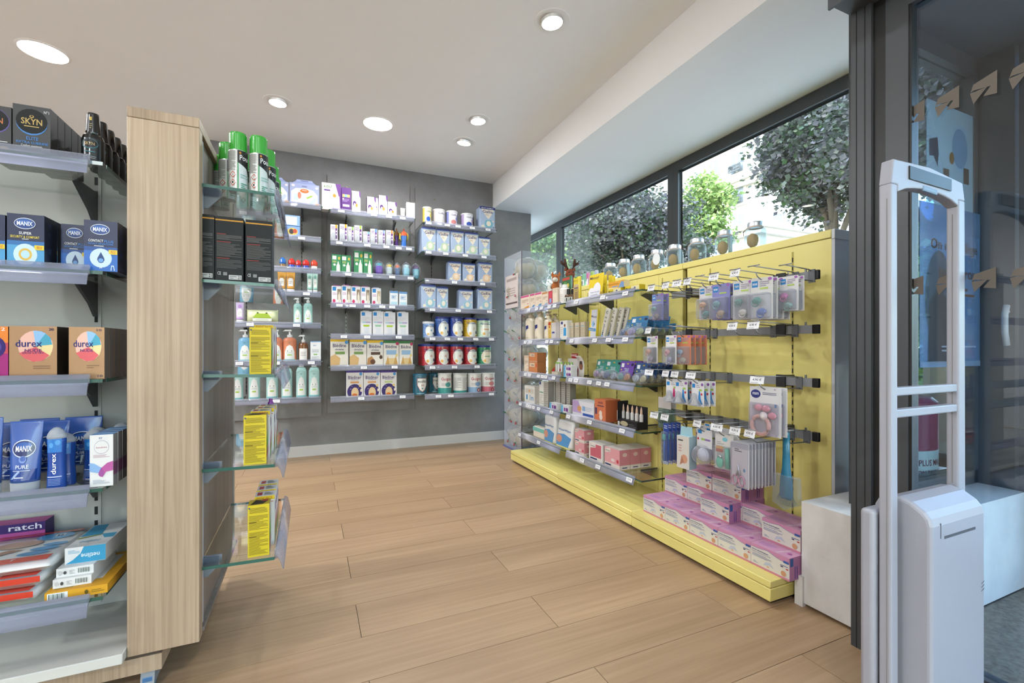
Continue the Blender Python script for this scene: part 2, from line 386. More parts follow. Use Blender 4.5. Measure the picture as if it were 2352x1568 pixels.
# ------------------------------------------------------------------ windows in plane X = XW
ZSILL = .42
def framebar(mb, a, b, w_, d, mat='anthracite'):
    pass
def window(n, y0, y1, top=True):
    fw = .055
    mb = MB()
    f = struct('window_%d' % n, SB(XG, XG + .045, y0, y0 + fw, ZSILL, ZH, 'anthracite'), None, 'dark aluminium shopfront window above the yellow gondola')
    for nm, box_ in (('frame_jamb', (y1 - fw, y1, ZSILL, ZH)), ('frame_head', (y0 + fw, y1 - fw, ZH - .075, ZH)), ('frame_sill', (y0 + fw, y1 - fw, ZSILL, ZSILL + .06))):
        obj(nm, SB(XG, XG + .045, *box_, 'anthracite'), f)
    g = MB().box(XG + .015, XG + .025, y0 + fw, y1 - fw, ZSILL + .06, ZH - .075, '#ffffff', 'pane'); obj('pane', g, f)
    b_ = MB()
    for (q0, q1, r0, r1) in ((y0 + fw, y0 + fw + .012, ZSILL + .06, ZH - .075), (y1 - fw - .012, y1 - fw, ZSILL + .06, ZH - .075), (y0 + fw, y1 - fw, ZH - .087, ZH - .075)):
        b_.box(XG + .035, XG + .035, q0, q1, r0, r1, '#ffffff', 'anthra_dark')
    obj('gasket', b_, f)
ym1 = onX(1545, 600, XG).y; ym2 = onX(1283, 600, XG).y
window(1, 1.0, ym1 - .001); window(2, ym1, ym2 - .001); window(3, ym2, 6.39)
struct('wall_sill', SB(XG - .05, XG + .16, 1.12, 6.4, 0, ZSILL, 'whitewall'))
# ------------------------------------------------------------------ entrance: low wall, post, vestibule
Y0, Y1 = .83, 1.115
lw = struct('wall_low', SB(1.665, 2.575, Y0, 1.02, .012, .385, 'whitewall'), None, 'low white painted wall end beside the yellow plinth')
obj('wall_low_block', SB(1.665, 2.1, 1.02, Y1, .012, .385, 'whitewall'), lw)
obj('wall_low_foot', SB(1.655, 1.675, Y1 - .01, Y1 + .02, .0, .11, 'whitewall'), lw)
post = struct('trim_post', SB(1.588, 1.64, .845, .9025, 0, 2.2, 'anthracite'), None, 'dark aluminium door post')
pg = MB()
for yy in (.862, .886): pg.box(1.5872, 1.59, yy - .0012, yy + .0012, 0, 2.2, '#101010', 'matte')
obj('groove', pg, post)
obj('door_stop', SB(1.60, 1.66, .812, .845, 0, 2.2, 'black'), post)
hd = struct('trim_header', SB(1.50, 1.72, -1.2, .905, 2.02, 2.2, 'anthracite'), None, 'dark aluminium door header box')
obj('cover_edge', SB(1.492, 1.50, -1.2, .915, 2.015, 2.21, 'anthracite'), hd)
struct('trim_upper', SB(1.50, 2.5, -1.2, .96, 2.2, ZS, 'plaster'))
# sliding door leaf: stile, rails and a pane with safety marks
DX = 1.60
dl_ = struct('door_1', SB(DX, DX + .045, .755, .812, .01, 2.02, 'anthracite'), None, 'glass entrance door leaf in a dark frame')
obj('top_rail', SB(DX, DX + .045, -.6, .755, 1.955, 2.02, 'anthracite'), dl_)
obj('bottom_rail', SB(DX, DX + .045, -.6, .755, .01, .09, 'anthracite'), dl_)
obj('pane', SB(DX + .018, DX + .026, -.6, .755, .09, 1.955, 'doorglass'), dl_)
obj('gasket', SB(DX + .005, DX + .04, .748, .756, .09, 1.955, 'black'), dl_)
mk = MB()
def marks(py, ylist, s_):
    for y in ylist:
        z = onX(2091, py, DX).z
        fm = lambda a, b, d: (DX + .0165 - d, y - a, z + b)
        # folded-paper arrow, two pieces with a gap between them
        for pts in ([(-.026, .001), (-.020, .020), (.026, .034), (.026, -.026), (-.001, -.026 * .8), (.014, -.0005), (-.020, .0035)], [(-.027, -.001), (.008, .001), (-.020, -.032)]):
            v = [fm(a * s_, b * s_, .0002) for a, b in pts]; mk.add(v, [tuple(range(len(v)))], '#6b6259', 'matte')
ys_ = [onX(px, 300, DX).y for px in (2091, 2168, 2252, 2345)]
ys_ += [ys_[-1] - .075 * k for k in range(1, 6)]
marks(262, ys_, 1.0); marks(659, ys_, .92)
obj('safety_mark', mk, dl_)
# vestibule behind the leaf
struct('floor_vestibule', SB(1.72, 2.6, -1.5, Y0, -.1, .006, 'mat'), None, 'brown entrance mat in the vestibule')
struct('ceiling_vestibule', SB(1.64, 2.58, -1.2, 1.0, 2.17, 2.2, 'soffit_dark'), None, 'dark grey vestibule ceiling')
YG = 1.0
xg0, xg1 = 2.09, 2.58
v_ = struct('window_4', SB(1.80, xg0, YG - .03, YG + .03, .385, 2.17, 'anthracite'), None, 'side window of the vestibule with posters')
obj('frame_jamb', SB(xg1 - .03, xg1, YG - .03, YG + .03, .0, 2.17, 'anthracite'), v_)
obj('frame_head', SB(xg0, xg1, YG - .03, YG + .03, 2.10, 2.17, 'anthracite'), v_)
obj('frame_sill', SB(xg0, xg1, YG - .03, YG + .03, .385, .44, 'anthracite'), v_)
obj('pane', SB(xg0, xg1, YG - .004, YG + .004, .44, 2.10, 'pane'), v_)
# outer door of the vestibule with a pale lever handle
XO = 2.60
d2 = struct('door_2', SB(XO, XO + .05, .74, .855, 0, 2.17, 'anthracite'), None, 'outer glass door of the vestibule')
obj('stile', SB(XO, XO + .05, -.5, -.43, 0, 2.17, 'anthracite'), d2)
obj('rail', SB(XO, XO + .05, -.43, .74, 0, .12, 'anthracite'), d2)
obj('rail', SB(XO, XO + .05, -.43, .74, 2.08, 2.17, 'anthracite'), d2)
obj('pane', SB(XO + .02, XO + .028, -.43, .74, .12, 2.08, 'pane'), d2)
obj('cover_strip', SB(XO - .002, XO, .80, .808, 0, 2.17, 'bargrey'), d2)
struct('trim_corner', SB(2.58, 2.68, .86, 1.04, 0, 2.39, 'anthra_dark'))
struct('trim_fascia', SB(2.58, 2.68, -1.2, .86, 2.17, 2.6, 'anthracite'))
hm = MB(); ph = onX(2312, 750, XO - .03)
hm.tube([(XO - .03, ph.y, ph.z - .075), (XO - .045, ph.y, ph.z - .02), (XO - .045, ph.y, ph.z + .05), (XO - .03, ph.y, ph.z + .085)], .011, 8, '#d8d8d6', 'satin')
hm.tube([(XO - .03, ph.y, ph.z + .06), (XO, ph.y, ph.z + .06)], .007, 8, '#b8b8b8', 'steel').tube([(XO - .03, ph.y, ph.z - .06), (XO, ph.y, ph.z - .06)], .007, 8, '#b8b8b8', 'steel')
obj('handle', hm, d2)
# ------------------------------------------------------------------ ceiling lamps
def down_panel(px, py, r, label, pos=None, en=1.0):
    p = Vector(pos) if pos else onZ(px, py, ZC - .004); root = empty('ceiling_panel_light', (p.x, p.y, ZC)); tag(root, label, 'ceiling light', 'ceiling lights')
    obj('trim_ring', MB().lathe([(r + .012, -.002, '#ffffff', 'plaster'), (r + .012, 0)], 32).lathe([(r, -.006, '#ffffff', 'plaster'), (r + .012, -.002)], 32), root)
    obj('diffuser', MB().lathe([(0.0001, -.006, '#fffaf2', 'lamp'), (r, -.006)], 32), root)
    li = bpy.data.lights.new('panel_light', 'AREA'); li.shape = 'DISK'; li.size = 2 * r; li.energy = PANEL_W * en; li.color = (.93, .97, 1.0)
    lo = bpy.data.objects.new('panel_light', li); C.objects.link(lo); lo.parent = root; lo.location = (0, 0, -.012)
def gimbal(px, py, aim, label, pos=None, en=1.1):
    p = Vector(pos) if pos else onZ(px, py, ZC - .004); root = empty('gimbal_spot', (p.x, p.y, ZC)); tag(root, label, 'ceiling light', 'ceiling lights')
    obj('trim_ring', MB().lathe([(.062, -.001, '#ffffff', 'plaster'), (.092, -.003), (.094, 0)], 32), root)
    g = MB()
    g.lathe([(.058, -.012, '#e6e4e0', 'steel'), (.061, .0), (.061, .0001)], 28); g.lathe([(.048, -.010, '#f4f2ee', 'satin'), (.058, -.012)], 28)
    ho = obj('lamp_head', g, root)
    le = obj('lens', MB().lathe([(.0001, -.009, '#fffaf0', 'lamp'), (.054, -.0125)], 24), ho)
    d = (Vector(aim) - Vector((p.x, p.y, ZC))).normalized()
    ho.rotation_mode = 'QUATERNION'; ho.rotation_quaternion = Vector((0, 0, -1)).rotation_difference(Vector((d.x * .3, d.y * .3, -1)).normalized())
    li = bpy.data.lights.new('spot_light', 'SPOT'); li.energy = SPOT_W * en; li.spot_size = math.radians(105); li.spot_blend = .7; li.shadow_soft_size = .035; li.color = (.93, .97, 1.0)
    lo = bpy.data.objects.new('spot_light', li); C.objects.link(lo); lo.parent = root; lo.location = (d.x * .03, d.y * .03, -.03)
    lo.rotation_mode = 'QUATERNION'; lo.rotation_quaternion = d.to_track_quat('-Z', 'Y')
down_panel(100, 120, .105, 'round flush panel light nearest the left picture edge')
down_panel(868, 285, .105, 'round flush panel light in the middle of the ceiling', None, .55)
for x_, y_, wd in ((-1.6, -2.0, 'behind the camera at left'), (-3.6, .4, 'far off to the left'), (-2.6, 2.6, 'off the left picture edge')): down_panel(0, 0, .105, 'added unseen fill panel light %s' % wd, (x_, y_, 0), 2.6)  # out-of-view panels added as fill light for the ceiling and goods
gimbal(638, 235, (-.5, 3.6, .6), 'small tilting spot left of the middle panel light', None, .7)
gimbal(1268, 50, (1.7, 2.0, .5), 'small tilting spot nearest the camera by the bulkhead')
gimbal(1098, 277, (1.6, 3.2, .6), 'small tilting spot right of the middle panel light, upper of two', None, .8)
gimbal(1066, 327, (.7, 4.4, .9), 'small tilting spot closest to the back wall', None, .28)
for i, (x, y, ax, ay) in enumerate(((-2.2, 3.2, -1.6, 4.6), (-.9, 1.0, -.6, 1.7), (.9, .55, 1.6, 1.4), (-.1, -.9, -.3, 1.2), (-2.4, .2, -1.6, 1.4), (1.0, -1.4, 1.4, .4), (-2.6, 5.8, -2.4, 5.2))):
    gimbal(0, 0, (ax, ay, .5), 'added unseen fill spot %s' % ('far left beyond the oak island', 'right above the oak island', 'overhead near the door', 'just behind the camera', 'left of the oak island shelves', 'behind the camera by the door', 'in the far left room')[i], (x, y, 0), (.9, .5, .55, .35, .6, .3, .9)[i])  # out-of-view spots added to even out the ambient light
# ================================================================== FIXTURES
def glassrail(mb, x0, x1, y, z, sgn=-1):
    """clear price-rail profile on a shelf edge running in x; the face looks to sgn*y"""
    q = [(0, .016), (.004, .017), (.010, .012), (.013, .0), (.017, -.020), (.019, -.032), (.016, -.032), (.011, -.012), (.006, -.004), (0, -.006)]
    fm = lambda a, b, d: (d, y + sgn * a, z + b)
    mb.prism(q, fm, x0, x1, '#d9dae6', 'rail', True)
TAGM = None
def pricetag(parent, loc, rz, w_=.05):
    global TAGM
    if TAGM is None:
        TAGM = MB(); TAGM.add([(-.025, -.0, -.013), (.025, 0, -.013), (.025, 0, .013), (-.025, 0, .013)], [(0, 1, 2, 3)], '#f4f3f6', 'card')
        TAGM.art([('t', '4,90 €', .5, .55, .62, .36, '#4a4a50'), ('r', .08, .1, .6, .18, '#b4b4ba')], .05, .026, lambda a, b, l: (a, -l, b - .013)); TAGM = TAGM.mesh('price_tag')
    o = obj('price_tag', TAGM, parent, loc, rz); o.rotation_euler[0] = -.25; o.scale = (w_ / .05, 1, .9); return o
def bracketmesh(depth, h=.05):
    m = MB(); q = [(0, .012), (depth * .55, .012), (depth * .55, 0), (.05, -h * .6), (.012, -h), (0, -h)]
    m.prism(q, lambda a, b, d: (d, -a, b), -.004, .004, '#4b4c50', 'satin'); return m.mesh('bracket')
# ------------------------------------------------------------------ back wall shelves (glass on brackets, clear rails)
YS = 4.085           # front of the glass
BAYS = {  # bay: px of rail ends, heights of the shelves
 'A': ((500, 737), (2.117, 1.849, 1.592, 1.401, 1.144, .842, .541)),
 'B': ((759, 951), (2.104, 1.838, 1.580, 1.318, 1.056, .795, .533)),
 'C': ((975, 1138), (2.086, 1.823, 1.567, 1.307, 1.045, .786, .523))}
ORD = ['top', 'second', 'third', 'fourth', 'fifth', 'sixth', 'lowest']
BAYNAME = {'A': 'left wall bay', 'B': 'middle wall bay', 'C': 'right wall bay'}
brm = bracketmesh(.30)
TAGS = {'A': ((.35,), (.3, .8), (.15,), (.2, .85), (.3, .75), (.2, .55, .9), (.55,)),
        'B': ((.12, .5, .68, .85), (.1, .42, .65, .8, .93), (.2, .45, .72, .95), (.1, .25, .42, .6, .72), (.15, .42, .8), (.38, .75), (.35, .85)),
        'C': ((.05, .3, .45, .65, .88), (.05, .28, .55, .82), (.4, .8), (.1, .45, .9), (.1, .3, .48, .7, .93), (.1, .4, .72), (.18, .35, .93))}
for bay, ((p0, p1), zs) in BAYS.items():
    for i, z in enumerate(zs):
        a = onY(p0, 700, YS).x; b = onY(p1, 700, YS).x
        root = empty('glass_shelf', ((a + b) / 2, YS, z)); hw = (b - a) / 2
        tag(root, '%s glass shelf of the %s' % (ORD[i], BAYNAME[bay]), 'shelf', 'glass shelves on the back wall')
        g = MB().box(-hw - .012, hw + .012, 0, YB - YS - .02, -.004, .004, '#ffffff', 'shelfglass'); obj('glass', g, root)
        e = MB(); e.box(-hw - .013, -hw - .012, 0, YB - YS - .02, -.0042, .0042, '#2f5a4c', 'gloss'); e.box(hw + .012, hw + .013, 0, YB - YS - .02, -.0042, .0042, '#24483e', 'gloss'); e.box(-hw - .012, hw + .012, -.0006, 0, -.0042, .0042, '#2b5548', 'gloss'); obj('glass_edge', e, root)
        rl = MB(); glassrail(rl, -hw, hw, 0, 0); ro = obj('price_rail', rl, root)
        for t in TAGS[bay][i]: pricetag(ro, (-hw + 2 * hw * t, -.019, -.008), 0)
        for s_ in (-.6, .62): obj('bracket', brm, root, (hw * s_, YB - YS - .02, -.004))
# ------------------------------------------------------------------ yellow gondola along the windows
GX0, GX1 = 1.545, 1.90          # plinth front, back panel face
GY = [1.15, 1.945, 2.735, 3.525]
GZ = [1.265, 1.008, .745, .493, .234]
GZTOP = 1.425
MODN = ['near', 'middle', 'far']
for k in range(3):
    y0, y1 = GY[k], GY[k + 1]
    root = empty('gondola_unit', (GX1, (y0 + y1) / 2, 0)); tag(root, 'yellow metal gondola unit, %s one of the three' % MODN[k], 'display unit', 'yellow gondola units')
    L_ = (y1 - y0) / 2 - .001; dx = GX0 - GX1
    b = MB(); b.rbox(dx, .02, -L_, L_, .018, .066, .003, '#ffffff', 'yellow', 1); b.rbox(dx, .02, -L_, L_, .068, .095, .003, '#ffffff', 'yellow', 1); obj('plinth', b, root)
    obj('shadow_gap', MB().box(dx + .03, .0, -L_ + .02, L_ - .02, .0, .018, '#1c1a14', 'matte'), root)  # near-black block painting the shade in the gap under the plinth
    n = 4; ph_ = (2 * L_) / n
    if k == 0:
        obj('back_panel', MB().rbox(0, .03, -L_, L_ - .03, .095, GZTOP - .035, .002, '#ffffff', 'yellow', 1), root)
    else:
        for j in range(n): obj('back_panel', MB().rbox(0, .03, -L_ + j * ph_ + .001, -L_ + (j + 1) * ph_ - .001, .095, GZTOP - .035, .002, '#ffffff', 'yellow', 1), root)
    obj('top_cap', MB().rbox(-.003, .16, -L_, L_, GZTOP - .034, GZTOP, .003, '#ffffff', 'yellow', 1), root)
    obj('rear_panel', SB(.13, .155, -L_, L_, .095, GZTOP - .034, 'yellow'), root)
    if k == 0:
        ep = MB().box(.001, .155, -L_ - .012, -L_, .02, GZTOP - .04, '#cdd0d6', 'gloss').rbox(-.002, .157, -L_ - .014, -L_, GZTOP - .04, GZTOP, .002, '#d5d8dc', 'gloss', 1)
        obj('end_panel', ep, root)
    up = MB()
    for s_ in (-L_ + .16, L_ - .19):
        up.box(-.001, .0, s_ - .004, s_ + .004, .11, GZTOP - .06, '#b7a74f', 'satin'); z = .13
        while z < GZTOP - .09: up.box(-.0016, -.0009, s_ - .0025, s_ + .0025, z, z + .02, '#1b1b14', 'matte'); z += .034
    obj('slotted_upright', up, root)
GXR = 1.63
brg = bracketmesh(.22)
GT = {1: ((.2, .62, .92), (.12, .5, .7, .92), (.1, .2, .42, .56, .68), (.06, .42, .88), (.3, .55, .97)),
      2: ((.3, .5, .62, .8, .92), (.2, .35, .75, .85), (.2, .32, .55, .64, .72, .9), (.06, .26, .33, .42, .55, .85), (.04, .55))}
for k in (1, 2):
    y0, y1 = (1.965, 2.74) if k == 1 else (2.775, 3.515)
    ra, rb = (y0 + .05, y1 - .002) if k == 1 else (y0 + .05, y1)
    for i, z in enumerate(GZ):
        root = empty('glass_shelf', (GXR, (y0 + y1) / 2, z), -PI / 2)   # local x runs to -y (towards the camera), the front looks to -x
        tag(root, '%s glass shelf of the %s yellow unit' % (['top', 'second', 'third', 'fourth', 'lowest'][i], MODN[k]), 'shelf', 'glass shelves on the gondola')
        hw = (y1 - y0) / 2; dp = GX1 - GXR - .01
        obj('glass', MB().box(-hw, hw, 0, dp, -.004, .004, '#ffffff', 'shelfglass'), root)
        e = MB(); e.box(-hw - .001, -hw, 0, dp, -.0042, .0042, '#24483e', 'gloss'); e.box(hw, hw + .001, 0, dp, -.0042, .0042, '#1d3a32', 'gloss'); e.box(-hw, hw, -.0006, 0, -.0042, .0042, '#2b5548', 'gloss'); obj('glass_edge', e, root)
        rl = MB(); glassrail(rl, -hw + (y1 - rb), hw - (ra - y0), 0, 0); ro = obj('price_rail', rl, root)
        for t in GT[k][i]: pricetag(ro, (-hw + (2 * hw - .06) * t, -.019, -.008), 0)
        for s_ in ((-.55, .55) if k == 1 else (.3, .75)): obj('bracket', brg, root, (hw * s_, dp, -.004))
# ------------------------------------------------------------------ hook bars on the near unit
BARZ = [1.243, 1.027, .813, .599]
BX = 1.84
bars = []
for i, z in enumerate(BARZ):
    root = empty('hook_bar', (BX, 1.56, z)); tag(root, 'grey steel hook bar on the near yellow unit, %s of four' % ['top', 'second', 'third', 'lowest'][i], 'rail', 'hook bars')
    b = MB().box(-.006, .006, -.375, .40, -.017, .017, '#8b8c8f', 'satin'); obj('tube', b, root)
    c = MB(); c.rbox(-.0075, .0075, -.40, -.374, -.0185, .0185, .002, '#161616', 'satin', 1); obj('end_cap', c, root)
    for s_ in (-.245, .27):
        h = MB(); h.box(-.01, .06, s_ - .012, s_ + .012, -.022, .024, '#3a3b3d', 'satin').box(-.013, -.006, s_ - .02, s_ + .02, -.026, .026, '#2b2b2d', 'satin'); obj('bar_holder', h, root)
    obj('lock_pin', MB().lathe([(.004, .017, '#77787a', 'steel'), (.004, .03)], 8), root, (0, -.345, 0))
    bars.append(root)
def hook(i, px=None, tagged=True, L_=.25, y=None, turn=0.):
    """double wire hook: price-tag wire above, goods wire below"""
    z = BARZ[i]
    if y is None:
        r = ray(px, 600); y = r[1] / r[0] * (BX - L_)
    m = MB(); x1 = -L_
    m.box(-.011, -.006, -.013, .013, -.03, .022, '#6c6d70', 'satin')
    m.tube([(-.008, .004, .016), (-.02, .004, .022), (x1, .004, .030)], .0022, 6, '#97989c', 'steel')
    m.tube([(x1, -.022, .031), (x1, .03, .031)], .0022, 6, '#8d8e92', 'steel')
    m.tube([(-.008, -.004, -.024), (-.03, -.004, -.024), (x1 + .03, -.004, -.022), (x1 + .012, -.004, -.012), (x1 + .002, -.004, .002)], .0024, 6, '#8d8e92', 'steel')
    o = obj('wire_hook', m, None, (BX, y, z)); tag(o, 'double wire hook, %s from left on the %s hook bar' % (HN.get((i, px), 'last'), ['top', 'second', 'third', 'lowest'][i]), 'hook', 'wire hooks on the gondola')
    if tagged:
        t = pricetag(o, (x1 - .001, .004, .014), -PI / 2 + turn, .056); t.scale = (1.1, 1, 1.15)
    return o, y
HK = {}; HN = {}
for i, lst in enumerate((
        ((1497, 1), (1530, 1), (1556, 1), (1580, 1), (1609, 0), (1641, 1), (1690, 1), (1733, 0)),
        ((1490, 1), (1540, 0), (1556, 0), (1684, 1), (1732, 1)),
        ((1492, 1), (1530, 1), (1551, 1), (1588, 1), (1741, 1)),
        ((1504, 1), (1528, 1), (1568, 0), (1603, 1), (1648, 1), (1690, 1), (1724, 1)))):
    for k_, (px, tg) in enumerate(lst): HN[(i, px)] = ['first', 'second', 'third', 'fourth', 'fifth', 'sixth', 'seventh', 'eighth'][k_]
    for px, tg in lst:
        HK[(i, px)] = hook(i, px, tg, turn=random.uniform(-.2, .2))[1]
HK[(3, 1840)] = hook(3, y=1.205, tagged=False, L_=.14)[1]
# ------------------------------------------------------------------ left cabinet: oak end panel, spine, two shelving sides
CY = 1.512                       # front of the end panel
px0, px1 = onY(291, 800, CY).x, onY(458, 800, CY).x
zt, zb = 1.590, .135
cab = empty('shelving_island', ((px0 + px1) / 2, CY, 0)); tag(cab, 'oak end panel shelving island on castors', 'shelving unit')
cx_ = cab.location.x; hw = (px1 - px0) / 2
obj('end_panel', MB().rbox(-hw, hw, 0, .04, zb, zt - .028, .0015, '#ffffff', 'oak', 1), cab)
obj('top_board', MB().rbox(-hw, hw, 0, .72, zt - .0275, zt, .0015, '#ffffff', 'oak', 1), cab)
obj('spine', MB().box(-hw + .02, hw - .012, .04, .72, zb, zt - .028, '#ffffff', 'greyoak'), cab)
st = MB(); st.box(hw - .012, hw - .004, .045, .075, zb + .02, zt - .04, '#c9cbd4', 'satin'); st.box(hw - .012, hw - .008, .69, .715, zb + .02, zt - .04, '#b9b2a8', 'satin'); obj('side_profile', st, cab)
obj('bottom_board', MB().box(-hw + .075, hw, .06, .72, zb - .002, zb + .01, '#ffffff', 'greyoak'), cab)
# left, camera-facing side
LYF, LYB = 1.48, 1.80
xl1 = onY(236, 500, LYF).x
obj('back_board', MB().box(-1.6, -hw, LYB - CY, LYB - CY + .02, .13, 1.56, '#ffffff', 'boardgrey'), cab)
obj('deck', MB().rbox(-1.6, -hw - .001, LYF - CY + .005, LYB - CY, .135, .162, .002, '#ffffff', 'offwhite', 1), cab)
pl = MB().box(-1.6, -hw + .068, .03, .6, .068, .112, '#ffffff', 'oak').box(-1.58, -hw + .064, .034, .58, .112, .135, '#5b4a3c', 'matte'); obj('plinth', pl, cab)
su = MB()
X = onY(221, 700, LYB - .004).x - cx_
su.box(X - .012, X + .012, LYB - CY - .004, LYB - CY, .17, 1.55, '#bdbab6', 'satin'); z = .19
while z < 1.52: su.box(X - .004, X + .004, LYB - CY - .0048, LYB - CY - .003, z, z + .024, '#121212', 'matte'); z += .042
obj('slotted_standard', su, cab)
for cxx, cyy in ((-hw + .03, .08), (-hw - .5, .08), (-hw + .03, .5)):
    cs = MB(); cs.lathe([(.012, .052, '#8f9194', 'steel'), (.012, .07)], 10)
    cs.prism([(-.03, .02), (.03, .02), (.02, .06), (-.02, .06)], lambda a, b, d: (d, a, b), -.016, .016, '#9a9ca0', 'satin')
    co = obj('castor', cs, cab, (cxx, cyy, 0))
    wm = MB(); n_ = 18
    wm.prism([(.028 * math.cos(2 * PI * k / n_), .028 + .028 * math.sin(2 * PI * k / n_)) for k in range(n_)], lambda a, b, d: (d, a, b), -.011, .011, '#3f6f9e', 'satin'); obj('wheel', wm, co)
LZ = [1.418, 1.142, .868, .592, .318]
brl = bracketmesh(.26, .09)
LN = ['top', 'second', 'third', 'fourth', 'lowest']
for i, z in enumerate(LZ):
    root = empty('glass_shelf', (xl1 - .6, LYF, z)); tag(root, '%s glass shelf facing the camera, left of the oak panel' % LN[i], 'shelf', 'glass shelves of the oak island')
    obj('glass', MB().box(-.75, .60, 0, LYB - LYF, -.004, .004, '#ffffff', 'shelfglass'), root)
    ch = .022
    e = MB(); e.prism([(.60, ch), (.601, ch), (.601, LYB - LYF), (.60, LYB - LYF)], lambda a, b, d: (a, b, d), -.0045, .0045, '#2a4f43', 'gloss'); e.box(-.75, .60, -.0008, 0, -.0045, .0045, '#2f5a4c', 'gloss'); obj('glass_edge', e, root)
    rl = MB(); glassrail(rl, -.75, .575, 0, 0); obj('price_rail', rl, root).scale = (1, 1.15, 1.05)
    obj('bracket', brl, root, (cx_ + X - (xl1 - .6), LYB - LYF - .004, -.005))
# right side, facing the aisle
RX0, RX1 = px1 - .01, onY(630, 800, 1.545).x
RY0, RY1 = 1.545, 2.13
RZ = [1.411, 1.139, .868, .598, .320]
for i, z in enumerate(RZ):
    root = empty('glass_shelf', (RX1, (RY0 + RY1) / 2, z), PI / 2)    # local x runs to +y, the front looks to +x
    root.rotation_euler = (0.022, 0, PI / 2)
    tag(root, '%s glass shelf on the aisle side of the oak island' % LN[i], 'shelf', 'glass shelves of the oak island')
    hl = (RY1 - RY0) / 2; dp = RX1 - RX0
    obj('glass', MB().box(-hl, hl, 0, dp, -.004, .004, '#ffffff', 'shelfglass'), root)
    e = MB(); e.box(-hl - .001, -hl, 0, dp, -.0045, .0045, '#2a5f50', 'gloss'); e.box(hl, hl + .001, 0, dp, -.0042, .0042, '#4f7a6c', 'gloss'); e.box(-hl, hl, -.0008, 0, -.0042, .0042, '#2f5a4c', 'gloss'); obj('glass_edge', e, root)
    rl = MB(); glassrail(rl, -hl + .01, hl - .02, 0, 0); obj('price_rail', rl, root).scale = (1, 1.4, 1.25)
    bk = MB().prism([(0, .012), (.05, .012), (.05, -.01), (.015, -.05), (0, -.05)], lambda a, b, d: (d, dp - a, b), -.003, .003, '#8a8d94', 'satin'); obj('bracket', bk, root, (-hl + .06, 0, 0))
    pb = MB().rbox(-hl + .03, -hl + .055, dp - .045, dp, -.014, .012, .005, '#cfd6e0', 'clear', 2); obj('glass_clip', pb, root)
# ================================================================== SECURITY GATE
GYF = .614; GT_ = .026
def gp(px, py): q = onY(px, py, GYF); return (q.x, q.z)
gate = empty('security_gate', (1.38, GYF, 0)); tag(gate, 'off-white anti-theft antenna gate with two crossbars at the door', 'security gate')
def gpart(name, pts, d0=0., d1=GT_, mat='gatewhite', bev=.006, col='#ffffff'):
    m = bpy.data.meshes.new(name); bm = bmesh.new()
    vv = [bm.verts.new((x - 1.38, d0, z)) for x, z in pts]; f = bm.faces.new(vv)
    r = bmesh.ops.extrude_face_region(bm, geom=[f]); bmesh.ops.translate(bm, verts=[e for e in r['geom'] if isinstance(e, bmesh.types.BMVert)], vec=(0, d1 - d0, 0))
    bmesh.ops.recalc_face_normals(bm, faces=bm.faces[:])
    if bev: bmesh.ops.bevel(bm, geom=bm.edges[:], offset=bev, segments=2, profile=.5, affect='EDGES')
    b = MB(); b.bm(bm, col, mat, False); return obj(name, b, gate)
xa, xi0, xi1, xb = gp(2047, 600)[0], gp(2062, 600)[0], gp(2202, 600)[0], gp(2217, 600)[0]
ztop, zarch = 1.392, 1.325
gpart('upright', [(xa, .02), (xi0 + .004, .02), (xi0, zarch + .01), (xa, zarch + .01)], bev=.004)
gpart('upright', [(xi1, .02), (xb + .006, .02), (xb, zarch + .01), (xi1, zarch + .01)], bev=.004)
arch = [(xa, zarch + .009), (xi0, zarch + .009)]
for k in range(9):
    t = k / 8; arch.append((xi0 + (xi1 - xi0) * t, zarch - .012 + .022 * math.sin(PI * t) ** .6 + .004))
arch += [(xi1, zarch + .009), (xb, zarch + .009), (xb - .012, ztop - .012), (xa + (xb - xa) * .5, ztop + .004), (xa + .01, ztop)]
gpart('head', arch, bev=.003)
gpart('crossbar', [(xi0 - .002, .838), (xi1 + .002, .838), (xi1 + .002, .858), (xi0 - .002, .858)], .003, GT_ - .003, bev=.003)
gpart('crossbar', [(xi0 - .002, .786), (xi1 + .002, .786), (xi1 + .002, .806), (xi0 - .002, .806)], .003, GT_ - .003, bev=.003)
q0, q1 = gp(2087, 390), gp(2183, 390)
gpart('display', [(q0[0], 1.353), (q1[0], 1.350), (q1[0], 1.380), (q0[0], 1.385)], -.003, .004, 'black', .001)
l0, l1 = gp(2119, 420)[0], gp(2153, 420)[0]
gpart('indicator', [(l0, 1.334), (l1, 1.331), (l1, 1.345), (l0, 1.348)], -.002, .004, 'card', .004, '#8fa6bd')
gv = MB(); gv.box(xa - 1.38 - .0006, xa - 1.38, .008, .0095, .05, 1.3, '#8b857f', 'matte').box(xi1 - 1.38 - .0006, xi1 - 1.38, .012, .0135, .6, 1.3, '#8b857f', 'matte'); obj('seam', gv, gate)
